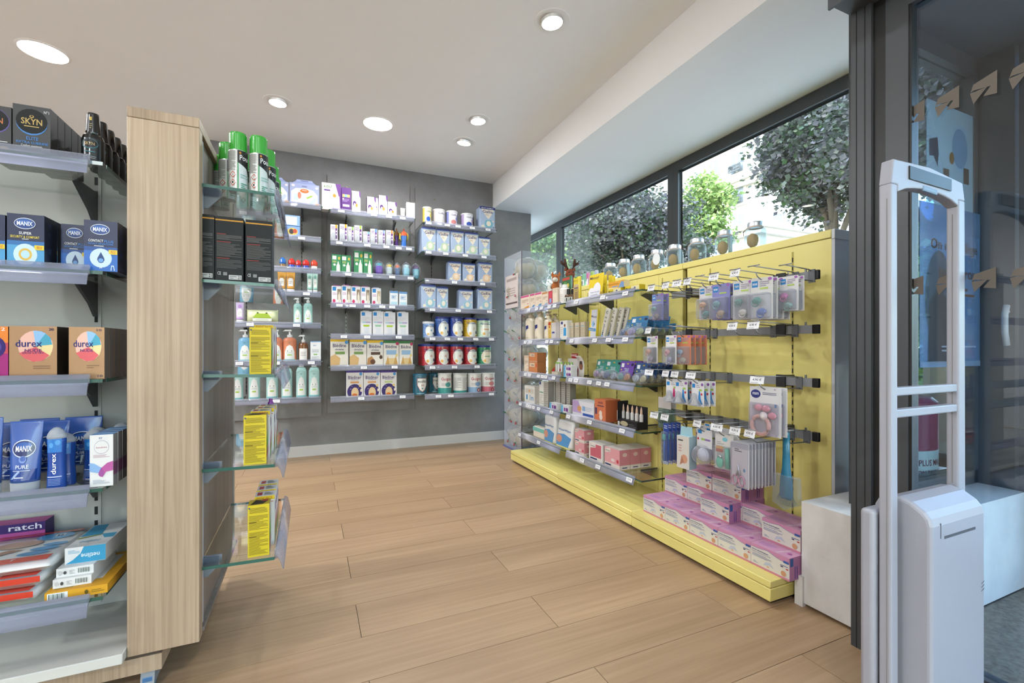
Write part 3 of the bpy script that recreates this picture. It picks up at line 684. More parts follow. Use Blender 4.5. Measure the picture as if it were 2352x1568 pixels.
# pedestal: domed housing with a lid slot and louvres
px_a, px_b = 1.282, 1.525
prof = [(.002, .0), (.002, .58)]
rings = []
for (yy, z_) in ((-.002, .0),): pass
ped = MB()
cs_ = [(-.054, .0), (-.054, .545), (-.050, .562), (-.040, .575), (-.015, .592), (.01, .598), (.03, .594), (.055, .58), (.062, .565), (.062, .0)]
ped.prism(cs_, lambda a, b, d: (d, a, b), px_a - 1.38, px_b - 1.38, '#ffffff', 'gatewhite'); pb_ = obj('pedestal', ped, gate)
bv = pb_.modifiers.new('round', 'BEVEL'); bv.width = .009; bv.segments = 3; bv.limit_method = 'ANGLE'; bv.angle_limit = math.radians(60)
wing = MB().rbox(1.222 - 1.38, 1.30 - 1.38, .03, .062, .0, .565, .01, '#ffffff', 'gatewhite', 3); obj('rear_cover', wing, gate)
sl = MB(); sl.box(1.335 - 1.38, 1.475 - 1.38, -.0548, -.0535, .512, .518, '#4f525a', 'matte').box(1.318 - 1.38, 1.3205 - 1.38, -.0546, -.0535, .515, .55, '#5a5d64', 'matte')
for k in range(3): sl.add([(1.505 - 1.38, -.0545, .372 - k * .009), (1.519 - 1.38, -.0545, .377 - k * .009), (1.519 - 1.38, -.0545, .380 - k * .009), (1.505 - 1.38, -.0545, .375 - k * .009)], [(0, 1, 2, 3)], '#6d7078', 'matte')
obj('slot', sl, gate)
# ================================================================== POSTERS AND TOTEM BY THE ENTRANCE
def sheet(name, x0, x1, z0, z1, y, art, mat, col, label, cat, edge=None):
    W_, H_ = x1 - x0, z1 - z0; m = MB(); m.box(-W_ / 2, W_ / 2, -.0008, .0008, 0, H_, col, mat); m.art(art, W_, H_, lambda a, b, l: (a, -.0008 - l, b), edge or 'card')
    o = obj(name, m, None, ((x0 + x1) / 2, y, z0)); tag(o, label, cat); return o
ppa = onY(2112, 470, .955); ppb = onY(2250, 845, .955)
zz = lambda py, px=2180: onY(px, py, .955).z
sheet('poster', ppa.x, ppb.x, zz(842), zz(476), .955, [('r', 0, .84, 1, 1, '#8fb1cf'), ('e', .30, .42, .22, .30, '#6d7f8e'), ('p', [(.12, .02), (.62, .02), (.55, .34), (.30, .5), (.14, .4)], '#5d6670'), ('t', "On ne s'allège", .56, .75, .78, .085, '#7d5a43'), ('t', 'jamais trop.', .62, .58, .66, .09, '#7d5a43'), ('l', .42, .44, .9, .51, 2, '#9a6a52'), ('l', .34, .09, .92, .14, 2, '#dfe9f2'), ('r', 0, 0, 1, .035, '#b9cfe2')], 'tint', '#8fb4d8', 'blue poster with brown lettering on the vestibule side window', 'poster', 'tint')
ppa = onY(2128, 470, .962); ppb = onY(2234, 845, .962); zz2 = lambda py: onY(2180, py, .962).z
sheet('window_notice', ppa.x, ppb.x, zz2(478), zz2(246), .962, [('e', .72, .62, .20, .24, '#b9d5e6'), ('e', .70, .62, .17, .20, '#8fb6cf'), ('p', [(.05, .62), (.22, .66), (.24, .50), (.22, .38), (.14, .47), (.05, .46)], '#3d4f63'), ('r', .34, .22, .46, .38, '#8a7a66'), ('r', .78, .28, .9, .44, '#6b5b4e'), ('e', .52, .5, .05, .06, '#b58a4e'), ('r', .28, .06, .4, .16, '#9a8f7d'), ('l', .5, .05, .8, .16, 3, '#54708c'), ('e', .14, .28, .03, .05, '#6f7f6a')], 'tint', '#c4dce8', 'pale blue translucent notice with small pictures above the poster', 'notice', 'tint')
tp = Vector((2.405, 1.212, 0)); tr_ = .17
tm = MB(); tm.lathe([(tr_ + .004, .0, '#6e2f45', 'satin'), (tr_, .02, '#a83f63', 'satin'), (tr_, .34, '#e6eef2', 'satin'), (tr_, .52, '#b0486a', 'satin'), (tr_, .72), (tr_ - .02, .74)], 32)
tm.art([('t', "C'EST PLUS MALIN", .5, .62, .44, .036, '#8c3f58'), ('t', 'QUAND ON PAYE MOINS', .5, .56, .52, .036, '#8c3f58'), ('t', 'AGIR POUR LA SANTÉ', .5, .37, .42, .026, '#e9e4ea')], 2 * PI * tr_ * .5, .76, lambda a, b, l: ((tr_ + l) * math.sin(a / tr_ - .25), -(tr_ + l) * math.cos(a / tr_ - .25), b), 'satin', tr_)
tag(obj('advertising_totem', tm, None, (tp.x, tp.y, 0)), 'round red advertising totem with a white lettered band behind the low wall', 'totem')
# ================================================================== OUTDOORS
struct('ground', SB(2.66, 60, -30, 60, -.3, -.05, 'ground'), None, 'pale pavement outside')
struct('ground_rear', SB(-20, 2.66, -30, -3.1, -.3, -.05, 'ground'))
XF = 18.0
cy = onX(1745, 387, XF).y
bld = empty('apartment_building', (XF, cy, 0)); tag(bld, 'white apartment building with cornices seen through the shop window', 'building')
obj('facade_wall', MB().box(0, 12, 0, 30, -.05, 22, '#ffffff', 'facade'), bld)
def bz(px, py): q = onX(px, py, XF); return q.y - cy, q.z
for (a, b, c, d) in ((1664, 414, 5.4, .35), (1664, 520, 0, .3)):
    z = bz(1700, 402 if c else 520)[1]; obj('cornice', MB().box(-.35, 12, -.35, 30, z - d, z, '#ffffff', 'facade').box(-.22, 12, -.22, 30, z - d - .25, z - d, '#ffffff', 'facade'), bld)
def bwin(x0, y0, x1, y1, balcony=False, shutter=False, par=None):
    a = bz(x0, (y0 + y1) / 2); b = bz(x1, (y0 + y1) / 2); z1 = bz((x0 + x1) / 2, y0)[1]; z0 = bz((x0 + x1) / 2, y1)[1]
    ya, yb = sorted((a[0], b[0]))
    m = MB().box(-.06, .02, ya - .15, yb + .15, z0 - .12, z1 + .15, '#ffffff', 'facade'); f = obj('window', m, bld)
    obj('pane', MB().box(-.08, -.055, ya, yb, z0, z1, '#76828c', 'gloss' if not shutter else 'matte'), f)
    k = MB().box(-.1, -.07, (ya + yb) / 2 - .05, (ya + yb) / 2 + .05, z0, z1, '#ffffff', 'facade'); obj('mullion', k, f)
    if balcony:
        r = MB()
        for q in range(9): r.box(-.28, -.25, ya + (yb - ya) * q / 8 - .02, ya + (yb - ya) * q / 8 + .02, z0, z0 + (z1 - z0) * .3, '#55585c', 'satin')
        for h_ in (.0, .14, .3): r.box(-.29, -.25, ya, yb, z0 + (z1 - z0) * h_, z0 + (z1 - z0) * h_ + .06, '#55585c', 'satin')
        obj('railing', r, f)
for ww in ((1682, 353, 1709, 396, 1), (1634, 371, 1651, 399, 0), (1677, 416, 1709, 469, 1, 1), (1686, 491, 1709, 540, 1), (1600, 395, 1616, 425, 0), (1634, 440, 1652, 480, 1), (1634, 512, 1652, 552, 1), (1682, 270, 1709, 312, 1), (1592, 460, 1612, 500, 1)): bwin(*ww)
for (px, py, qx, qy) in ((1772, 323, 1789, 352), (1772, 490, 1792, 520), (1810, 300, 1828, 330)):
    a = onY(px, (py + qy) / 2, cy); b = onY(qx, (py + qy) / 2, cy); z1 = onY(px, py, cy).z; z0 = onY(px, qy, cy).z
    f = obj('window', MB().box(a.x - XF - .2, b.x - XF + .2, -.06, .02, z0 - .2, z1 + .2, '#ffffff', 'facade'), bld)
    obj('pane', MB().box(a.x - XF, b.x - XF, -.09, -.055, z0, z1, '#8fa0ac', 'gloss'), f)
def tree(name, label, px, py, X, rx, rz, mat, n, size, seed, cat='tree', trunk=True, ry=None, gap=.0):
    p = onX(px, py, X); rg = random.Random(seed); ry = ry or rx
    root = empty(name, (p.x, p.y, -.05)); tag(root, label, cat, 'trees outside')
    zc = p.z + .05
    # leaves sit in clumps
    cl = []
    for k in range(int(30 + n / 160)):
        a = rg.random() * 2 * PI; u = rg.uniform(-1, 1); q = rg.random() ** .4; s_ = math.sqrt(1 - u * u)
        cl.append((rx * q * s_ * math.cos(a), ry * q * s_ * math.sin(a), zc + rz * q * u))
    vs_, fs, cs2 = [], [], []; cc_ = [rg.random() ** 1.3 for _ in cl]
    cr = .17 * (rx + ry + rz) / 3
    for k in range(n):
        ci = rg.randrange(len(cl)); c = cl[ci]
        x = c[0] + rg.gauss(0, cr); y = c[1] + rg.gauss(0, cr); z = c[2] + rg.gauss(0, cr * .7)
        s_ = size * rg.uniform(.6, 1.25); d = Vector((rg.gauss(0, 1), rg.gauss(0, 1), rg.gauss(-.4, .8))).normalized(); e = d.cross(Vector((rg.gauss(0, .5), rg.gauss(0, .5), 1))).normalized()
        o = Vector((x, y, z)); i = len(vs_); nn = d.cross(e)
        vs_ += [o, o + d * s_ * .45 + e * s_ * .5, o + d * s_ * .75 + e * s_ * .15 + nn * s_ * .08, o + d * s_, o + d * s_ * .75 - e * s_ * .15 + nn * s_ * .08, o + d * s_ * .45 - e * s_ * .5]
        fs += [(i, i + 1, i + 2, i + 3, i + 4, i + 5)]; cs2.append(min(1, max(0, cc_[ci] + rg.gauss(0, .22))))
    me = bpy.data.meshes.new('foliage'); me.from_pydata(vs_, [], fs); me.materials.append(MATS[mat])
    at = me.color_attributes.new('Col', 'FLOAT_COLOR', 'CORNER'); buf = []
    for c in cs2: buf += [c, c, c, 1] * 6
    at.data.foreach_set('color', buf)
    o = obj('foliage', me, root); o['kind'] = 'stuff'
    if trunk:
        t = MB(); t.tube([(0, 0, 0), (.03, .02, zc * .5), (0, 0, zc)], [.11 * rx ** .5, .08 * rx ** .5, .04], 8, '#5d5348', 'bark')
        for c in cl[:9]: t.tube([(0, 0, zc * rg.uniform(.5, .8)), (c[0] * .5, c[1] * .5, (zc * .7 + c[2]) / 2 + .1), c], [.045, .03, .012], 6, '#5d5348', 'bark')
        obj('trunk', t, root)
    return root
tree('maple_tree', 'dark purple-green maple close to the near shop window', 1915, 320, 6.6, .8, 1.0, 'leaf_dark', 22000, .075, 3, ry=.85)
tree('maple_tree', 'dense dark maple behind the middle shop window', 1435, 530, 9.0, 1.9, 1.35, 'leaf_dark', 24000, .11, 5)
tree('plane_tree', 'light green young tree in front of the white building', 1622, 490, 13.0, .85, 1.45, 'leaf_green', 7000, .13, 8)
tree('hazel_tree', 'bright green leafy tree at the far end of the windows', 1225, 590, 6.2, 1.0, .8, 'leaf_mid', 6000, .11, 11)
tree('maple_tree', 'dark maple seen through the glass door', 2165, 230, 5.6, .95, .85, 'leaf_dark', 14000, .065, 13, ry=.9)
tree('young_tree', 'yellow-green small tree seen low through the glass door', 2140, 640, 6.2, .7, .7, 'leaf_green', 4500, .08, 17)
tree('young_tree', 'mid green small tree across the pavement behind the glass door', 2220, 860, 8.5, 1.2, .9, 'leaf_mid', 3600, .11, 19)
tree('maple_tree', 'dark maple far behind the second shop window', 1330, 575, 12.0, 1.8, 1.5, 'leaf_dark', 12000, .15, 23)
tree('young_tree', 'small dark tree below the light green one', 1592, 590, 8.0, .5, .5, 'leaf_dark', 4000, .085, 29)
# ================================================================== GOODS: the kinds
NUMW = ['first', 'second', 'third', 'fourth', 'fifth', 'sixth', 'seventh', 'eighth', 'ninth', 'tenth', 'eleventh', 'twelfth']
def carton(W, D, Hh, col, front=(), side=None, top=None, right=(), left=(), topart=(), mat='card', r=0., tmap=None):
    b = MB(); side = side or col; top = top or col
    if r: b.rbox(-W / 2, W / 2, -D / 2, D / 2, 0, Hh, r, col, mat)
    else:
        b.box(-W / 2, W / 2, -D / 2, D / 2, 0, Hh, col, mat, 'tlr'); b.box(-W / 2, W / 2, -D / 2, D / 2, 0, Hh, side, mat, 'tbfk'); b.box(-W / 2, W / 2, -D / 2, D / 2, 0, Hh, top, mat, 'blrfk')
    p = MB()
    p.art(front, W, Hh, frontmap(D), mat); p.art(right, D, Hh, rightmap(W), mat); p.art(left, D, Hh, leftmap(W), mat)
    p.art(topart, W, D, lambda a, c, l: (a, c - D / 2, Hh + l), mat)
    return [('carton', b)] + ([('printed_label', p)] if p.v else []), D
def tin(W, Hh, bands, art, lid=None, lidh=.0, rim='#c9c9cc', ridges=True):
    r = W / 2; n = 28; b = MB(); pr = [(r * .96, 0, rim, 'steel'), (r, .003, bands[0][1], 'gloss')]
    hb = Hh - lidh; z = .006; k = 0
    for z0, c in bands:
        zz_ = max(z0 * hb, .006); pr.append((r, zz_, c, 'gloss'))
        nx = [q for q in bands if q[0] > z0]; ze = nx[0][0] * hb if nx else hb - .004
        if ridges:
            q = zz_ + .012
            while q < ze - .01: pr += [(r, q, c, 'gloss'), (r * .978, q + .003, c, 'gloss'), (r, q + .006, c, 'gloss')]; q += .022
    pr += [(r, hb - .004, rim, 'steel'), (r * .985, hb)]
    b.lathe(pr, n)
    p = MB(); W2 = r * 2.5; p.art(art, W2, hb, cylmap(r + .0006), 'gloss', r)
    out = [('tin_body', b), ('printed_label', p)]
    if lid:
        out.append(('lid', MB().lathe([(r * 1.01, hb - .003, lid, 'satin'), (r * 1.03, hb + .001), (r * 1.03, Hh - .004), (r * .98, Hh), (r * .9, Hh - .002), (.0001, Hh - .002)], n)))
    return out, W
def pumpbottle(W, Hh, col, art, cap='#ecebea', body='satin', sy=.62, neck=.72, pump=True):
    r = W / 2; b = MB(); h = Hh * neck
    b.lathe([(r * .92, 0, col, body), (r, .006), (r, h * .86), (r * .8, h * .96), (r * .34, h), (r * .3, h + .006)], 24, sy=sy)
    p = MB(); p.art(art, W * 1.05, h * .86, lambda a, c, l: ((r + l) * math.sin(a / r), -(r * sy + l + .0006) * math.cos(a / r), c), 'satin', r)
    c = MB(); c.lathe([(r * .38, h, cap, 'satin'), (r * .38, h + .02), (r * .14, h + .023), (r * .14, Hh - .012)], 16)
    if pump:
        c.rbox(-r * .75, r * .3, -r * .22, r * .22, Hh - .013, Hh, .003, cap, 'satin'); c.tube([(-r * .7, 0, Hh - .007), (-r * .95, 0, Hh - .012)], .0035, 6, cap, 'satin')
        return [('bottle', b), ('printed_label', p), ('pump', c)], W * sy
    c = MB(); c.lathe([(r * .5, h, cap, 'satin'), (r * .5, Hh - .003), (r * .44, Hh)], 16)
    return [('bottle', b), ('printed_label', p), ('cap', c)], W * sy
def tube_pack(W, Hh, col, art, cap='#eeeeee', mat='gloss', caph=.16, capmat='satin'):
    """squeeze tube standing on its cap: round below, flat crimp on top"""
    D = W * .62; hc = Hh * caph; rings = []
    n = 20
    for t in (0, .12, .35, .6, .85, .97, 1.0):
        z = hc + (Hh - hc) * t; rx = W / 2 * (.86 + .14 * t); ry = D / 2 * (1 - t) ** .8 if t < .97 else .0012
        ry = max(ry, .0012); rings.append([(rx * math.cos(2 * PI * k / n), ry * math.sin(2 * PI * k / n), z) for k in range(n)])
    b = MB().loft(rings, col, mat)
    def fm(a, c, l):
        t = min(max((c - hc) / (Hh - hc), 0), 1); rx = W / 2 * (.86 + .14 * t); ry = max(D / 2 * (1 - t) ** .8, .0012); q = max(min(a / rx, .999), -.999)
        return (a * (.86 + .14 * t), -ry * math.sqrt(1 - q * q * .9) - l - .0015, c)
    p = MB(); p.art(art, W, Hh, fm, mat, W * .6)
    c = MB().lathe([(W * .40, 0, cap, capmat), (W * .415, .004), (W * .43, hc)], 20, sy=.68)
    return [('tube', b), ('printed_label', p), ('cap', c)], D
def spraycan(W, Hh):
    r = W / 2; b = MB(); h = Hh * .70
    b.lathe([(r * .93, 0, '#b9bcc0', 'steel'), (r, .004, '#eeece8', 'gloss'), (r, h - .004, '#d9d9dc', 'steel'), (r * .95, h)], 24)
    p = MB()
    p.art([('r', .52, .02, .56, .80, '#2f9e5c'), ('r', .57, .0, 1.05, .96, '#dfe8ea'), ('p', [(.52, .97), (1.05, .97), (1.05, .34), (.88, .56), (.52, .68)], '#17181a'), ('e', .62, .91, .035, .03, '#d98a2a'), ('t', 'Poux', .82, .80, .44, .13, '#f6f6f6'), ('l', .04, .48, .46, .95, 16, '#8d8d8a'), ('l', .04, .02, .22, .4, 14, '#a3a3a0'),
           ('p', [(.36, .46), (.47, .375), (.36, .29), (.25, .375)], '#c4503a'), ('p', [(.36, .435), (.44, .375), (.36, .315), (.28, .375)], '#f2f0ec'), ('r', .353, .345, .367, .405, '#222222'), ('p', [(.36, .27), (.47, .185), (.36, .1), (.25, .185)], '#c4503a'), ('p', [(.36, .245), (.44, .185), (.36, .125), (.28, .185)], '#f2f0ec'), ('e', .36, .185, .03, .03, '#222222'),
           ('l', .62, .30, .95, .42, 2, '#9fc7c2'), ('l', .64, .06, .9, .2, 3, '#3a9a78')], r * 2.9, h, cylmap(r + .0005), 'gloss', r)
    c = MB().lathe([(r * .97, h - .003, '#3fae3c', 'gloss'), (r * .97, Hh - .006), (r * .9, Hh - .001), (r * .84, Hh), (.0001, Hh - .002)], 24)
    return [('can', b), ('printed_label', p), ('cap', c)], W
# ---- kinds of the back wall
def k_gallia(acc, cream='#efe6d6', body='#aebfdb', word='', num=''):
    def f(W, Hh):
        D = W * .72
        fr = [('p', [(.07, .9), (.95, .9), (.64, .52), (.56, .48), (.48, .52)], cream), ('p', [(.56, .5), (.60, .5), (.93, .25), (.9, .12), (.72, .04), (.3, .04), (.2, .16), (.3, .32)], '#c3d2e4'), ('t', 'Gallia', .52, .80, .66, .13, '#27306b'), ('l', .36, .62, .68, .7, 2, '#b7a58e'), ('e', .58, .25, .28, .2, acc), ('e', .58, .27, .15, .12, cream), ('e', .2, .13, .10, .065, '#f2ead0'), ('e', .86, .38, .06, .035, '#f0d8c0'), ('r', 0, .955, 1, .985, '#2f3b86')]
        if num: fr.append(('t', num, .88, .1, .09, .1, '#27406b'))
        if word: fr += [('r', .0, .9, 1, 1, '#2b3577'), ('t', word, .5, .95, .8, .05, '#f4f4f4')]
        p, _ = carton(W, D, Hh * .965, body, fr, '#9fb0cf', r=.007)
        lid = MB().rbox(-W * .47, W * .47, -D * .47, D * .47, Hh * .95, Hh, .006, '#3a478f', 'satin'); return p + [('lid', lid)], D
    return f
def k_novalac(col, num='', inner='#eef0ea', acc='#d0843a', word=True, lid='#27347f', txt='#22306f'):
    def f(W, Hh):
        return tin(W, Hh, [(0, col)], [('e', .56, .46, .36, .40, inner), ('t', 'Novalac', .52, .80, .64, .13, txt), ('t', num, .62, .5, .06 * len(num) + .03, .12, acc) if num else ('l', .4, .44, .72, .54, 1, acc), ('e', .40, .24, .08, .08, '#e0a53a'), ('e', .8, .3, .06, .08, txt)], lid, .016)
    return f
def k_guigoz(col, accent, num=''):
    return lambda W, Hh: tin(W, Hh, [(0, col), (.32, '#ece9e4')], [('t', 'Guigoz', .5, .74, .62, .2, '#b83a44'), ('e', .6, .48, .18, .12, accent), ('l', .2, .4, .46, .56, 3, '#b5b0aa'), ('e', .64, .16, .1, .1, '#a12f3a' if num else accent)] + ([('t', num, .64, .16, .06, .1, '#ffffff')] if num else []), '#eceae6', .01, ridges=False)
def k_modilac(W, Hh):
    return tin(W, Hh, [(0, '#2f6a80')], [('p', [(.28, .86), (.86, .86), (.86, .5), (.72, .25), (.57, .16), (.42, .25), (.28, .5)], '#a33c38'), ('p', [(.3, .84), (.84, .84), (.84, .5), (.7, .27), (.57, .18), (.44, .27), (.3, .5)], '#f1f0ea'), ('t', 'modilac', .57, .70, .5, .14, '#1d1d22'), ('t', 'AR', .58, .5, .18, .1, '#a33c38'), ('e', .57, .34, .05, .04, '#6f8fa0'), ('l', .25, .04, .9, .14, 1, '#8fc0d0')], '#2d6f8e', .012, ridges=False)
def k_plain_tin(W, Hh): return tin(W, Hh, [(0, '#3f9a92'), (.16, '#e9e7e2')], [('l', .05, .3, .46, .84, 9, '#a8a8a4'), ('l', .55, .2, .95, .84, 10, '#b3b3ae')], '#dedcd8', .01, ridges=False)
def k_smalltin(c0, c1, txt, name='Gallia', tc='#5a4a78'):
    return lambda W, Hh: tin(W, Hh, [(0, c0)], [('p', [(.2, .95), (.95, .95), (.66, .5), (.95, .05), (.2, .05)], c1), ('t', name, .58, .76, .44, .12, tc), ('e', .55, .26, .2, .16, txt)], '#ecebe8', .008, ridges=False)
def k_avent(W, Hh):
    return carton(W, W * .55, Hh, '#efedea', [('p', [(.55, 0), (1, 0), (1, 1), (.7, 1), (.86, .6), (.62, .2)], '#6a3a86'), ('p', [(.6, .06), (.95, .06), (.92, .52), (.82, .62), (.8, .7), (.74, .7), (.72, .62), (.62, .52)], '#e3e4e6'), ('t', 'AVENT', .32, .86, .46, .11, '#56803c'), ('r', .12, .7, .44, .76, '#6a4a86'), ('l', .1, .42, .5, .6, 3, '#c9c2cc'), ('e', .66, .55, .09, .07, '#e0913a')], '#5d3278')
def k_avent_s(h0='#efedea'):
    return lambda W, Hh: carton(W, W * .8, Hh, h0, [('p', [(.8, 1), (1, 1), (1, .68), (.86, .78)], '#6a3a86'), ('t', 'AVENT', .42, .86, .62, .1, '#7b6a96'), ('e', .32, .42, .2, .12, '#5d3278'), ('e', .34, .36, .1, .08, h0), ('e', .56, .34, .13, .09, '#e0913a'), ('l', .15, .62, .7, .72, 2, '#b9a8c4')], '#6a3a86')
def k_purple(W, Hh):
    return carton(W, W * .9, Hh, '#5d2f7c', [('r', .12, .6, .88, .72, '#d9c06a'), ('r', .35, .6, .6, .72, '#7fb0d0'), ('l', .12, .4, .8, .54, 3, '#a98fc0'), ('r', .15, .2, .85, .3, '#c9bcd6'), ('e', .2, .52, .08, .035, '#efe9f4')])
def k_teatpack(acc):
    def f(W, Hh):
        b = MB(); b.rbox(-W / 2, W / 2, -.008, .008, Hh * .1, Hh, .003, '#eceaec', 'card'); b.art([('l', .12, .72, .6, .9, 3, '#6a3a86'), ('r', .66, .2, .92, 1, '#6a3a86'), ('r', .66, .8, .92, 1, acc), ('e', .8, .45, .08, .06, '#e8dff0'), ('e', .8, .62, .08, .06, '#e8dff0')], W, Hh, frontmap(.016))
        t = MB(); t.sphere((-W * .08, -.012, Hh * .28), (W * .40, .016, Hh * .27), '#dfe2e6', 'film', 2); i = MB().lathe([(W * .26, Hh * .12, '#f3f1ee', 'frost'), (W * .2, Hh * .22), (W * .07, Hh * .34), (W * .05, Hh * .42), (.0001, Hh * .43)], 12, c=(-W * .08, -.012), sy=.5)
        return [('card', b), ('clear_shell', t), ('teat', i)], .03
    return f
def k_cup(body, top, lid='#3a7fc4'):
    def f(W, Hh):
        r = W / 2; b = MB().lathe([(r * .7, 0, body, 'gloss'), (r * .74, .004), (r * .6, Hh * .35), (r * .78, Hh * .62), (r * .8, Hh * .66)], 18)
        c = MB().lathe([(r * .86, Hh * .64, top, 'gloss'), (r * .86, Hh * .78), (r * .5, Hh * .86), (r * .2, Hh * .9), (r * .2, Hh), (.0001, Hh)], 18)
        h = [('handle', MB().tube([(s_ * r * .7, 0, Hh * .82), (s_ * r * 1.05, 0, Hh * .72), (s_ * r * 1.05, 0, Hh * .5), (s_ * r * .62, 0, Hh * .4)], .006, 6, '#e4cc4a', 'gloss')) for s_ in (-1, 1)]
        return [('cup', b), ('spout_lid', c)] + h, W
    return f
def k_baggedcup(col, acc):
    def f(W, Hh):
        r = W / 2; b = MB().lathe([(r * .5, 0, col, 'gloss'), (r * .7, Hh * .2), (r * .78, Hh * .55), (r * .62, Hh * .62, acc, 'gloss'), (r * .66, Hh * .78), (r * .2, Hh * .85), (.0001, Hh * .88)], 16)
        f_ = MB().sphere((0, 0, Hh * .5), (r, r * .7, Hh * .5), '#e6e8ec', 'film', 2, .12, 3)
        return [('cup', b), ('clear_bag', f_)], W * .8
    return f
def k_greenbox(W, Hh):
    return carton(W, W * .7, Hh, '#3f8a5e', [('r', .08, .72, .5, .92, '#eceae4'), ('e', .8, .8, .11, .08, '#e0b94a'), ('p', [(.5, .06), (.9, .06), (.88, .42), (.78, .5), (.74, .62), (.66, .62), (.62, .5), (.52, .42)], '#e9e9dc'), ('l', .1, .55, .5, .66, 2, '#d8cf7a'), ('e', .3, .44, .14, .06, '#dfeadd')], '#2f7350')
def k_mambottle(acc='#b566a8', win='#8a7a66'):
    def f(W, Hh):
        p, D = carton(W, W * .72, Hh * .94, '#f0eeee', [('r', .08, .74, .45, .95, '#2f86c9'), ('r', .58, .25, .95, .84, win), ('p', [(.66, .1), (.9, .1), (.88, .5), (.82, .58), (.8, .7), (.74, .7), (.72, .58), (.66, .5)], '#e6dccb'), ('l', .08, .5, .5, .66, 3, '#cf9fc4'), ('r', 0, 0, 1, .09, acc), ('e', .24, .18, .15, .1, '#d23f6f')])
        return p + [('hang_tab', MB().rbox(-W * .34, W * .34, -.003, .003, Hh * .94, Hh, .002, acc, 'card', 1))], D
    return f
def k_mambox(acc):
    def f(W, Hh):
        p, D = carton(W, W * .8, Hh * .95, '#e9e7e8', [('r', .07, .82, .38, .96, '#2f86c9'), ('r', .12, .52, .88, .58, '#b9a8d0'), ('r', .12, .52, .45, .58, '#a9cfd8'), ('p', [(.2, .45), (.8, .45), (.74, .37), (.26, .37)], acc), ('p', [(.26, .32), (.74, .32), (.7, .1), (.3, .1)], '#dcdfe6'), ('l', .1, .62, .8, .78, 4, '#d8d4da')])
        return p + [('hang_tab', MB().rbox(-W * .3, W * .3, -.003, .003, Hh * .95, Hh, .002, '#dedcdc', 'card', 1))], D
    return f
def k_smallwhite(W, Hh): return carton(W, W * .8, Hh, '#f0f1f3', [('r', 0, .86, 1, 1, '#6f9fd6'), ('l', .15, .45, .85, .75, 4, '#7fb0dc'), ('r', .1, .12, .9, .3, '#bfe0ee'), ('t', 'LANSINOH'[:5].title(), .52, .62, .5, .09, '#3a6aa8')])
def k_white(W, Hh): return carton(W, W * .6, Hh, '#f1f0f0', [('l', .2, .7, .7, .85, 2, '#d0d0d4')])
def k_bledine(kind):
    def f(W, Hh):
        pic = {'y': [('p', [(0, .0), (0, .36), (.25, .44), (.55, .3), (.5, .05), (.3, 0)], '#d8b27a'), ('r', .26, .44, .8, .54, '#7fa05c'), ('e', .75, .2, .22, .16, '#e9e0d4')],
               'c': [('p', [(0, .05), (.05, .3), (.3, .38), (.5, .2), (.4, .06)], '#b98a58'), ('e', .36, .16, .16, .1, '#6a4632'), ('r', .24, .43, .82, .54, '#5f4a3e'), ('e', .86, .34, .1, .08, '#4f382c')],
               'g': [('r', .18, .44, .84, .62, '#9cc0e0'), ('p', [(.25, 0), (.3, .3), (.75, .3), (.82, 0)], '#e0c48e'), ('p', [(.1, 0), (.28, .4), (.4, 0)], '#c9a05c'), ('p', [(.62, 0), (.8, .4), (.95, 0)], '#c9a05c'), ('e', .86, .42, .08, .06, '#e8d08a')]}[kind]
        capc = '#e2b62e' if kind != 'g' else '#3f7a46'; corner = ('e', .9, .88, .1, .07, '#5aa0d8') if kind != 'g' else ('e', .9, .88, .1, .07, '#c8406a')
        return carton(W, W * .42, Hh, '#ece6da', [('r', 0, .9, 1, 1.0, capc), ('t', 'Blédine', .5, .76, .74, .13, '#3a3566')] + ([('t', 'céréales', .5, .62, .5, .07, '#3a3566')] if kind != 'g' else []) + [corner] + pic, '#e4dccc', capc)
    return f
def k_blediner(acc):
    return lambda W, Hh: carton(W, W * .42, Hh, '#ebe6e2', [('r', 0, .93, 1, 1, '#4a3480'), ('t', 'Blédiner', .5, .74, .76, .13, '#40306f'), ('l', .26, .63, .74, .67, 1, '#8f86a6'), ('r', .25, .52, .75, .59, acc), ('e', .5, .2, .44, .29, '#40306f'), ('e', .52, .14, .22, .22, '#e6c79a'), ('e', .5, .05, .16, .08, '#d9702e'), ('e', .82, .42, .08, .05, '#f0d28a'), ('e', .88, .24, .05, .06, '#f2e6d2'), ('e', .86, .87, .09, .06, '#5aa0d8'), ('e', .27, .3, .02, .015, '#f4f0fa'), ('e', .34, .4, .015, .012, '#f4f0fa'), ('e', .7, .33, .015, .012, '#f4f0fa'), ('r', 0, 0, 1, .03, '#e8dcd0')], '#40306f', '#4a3480')
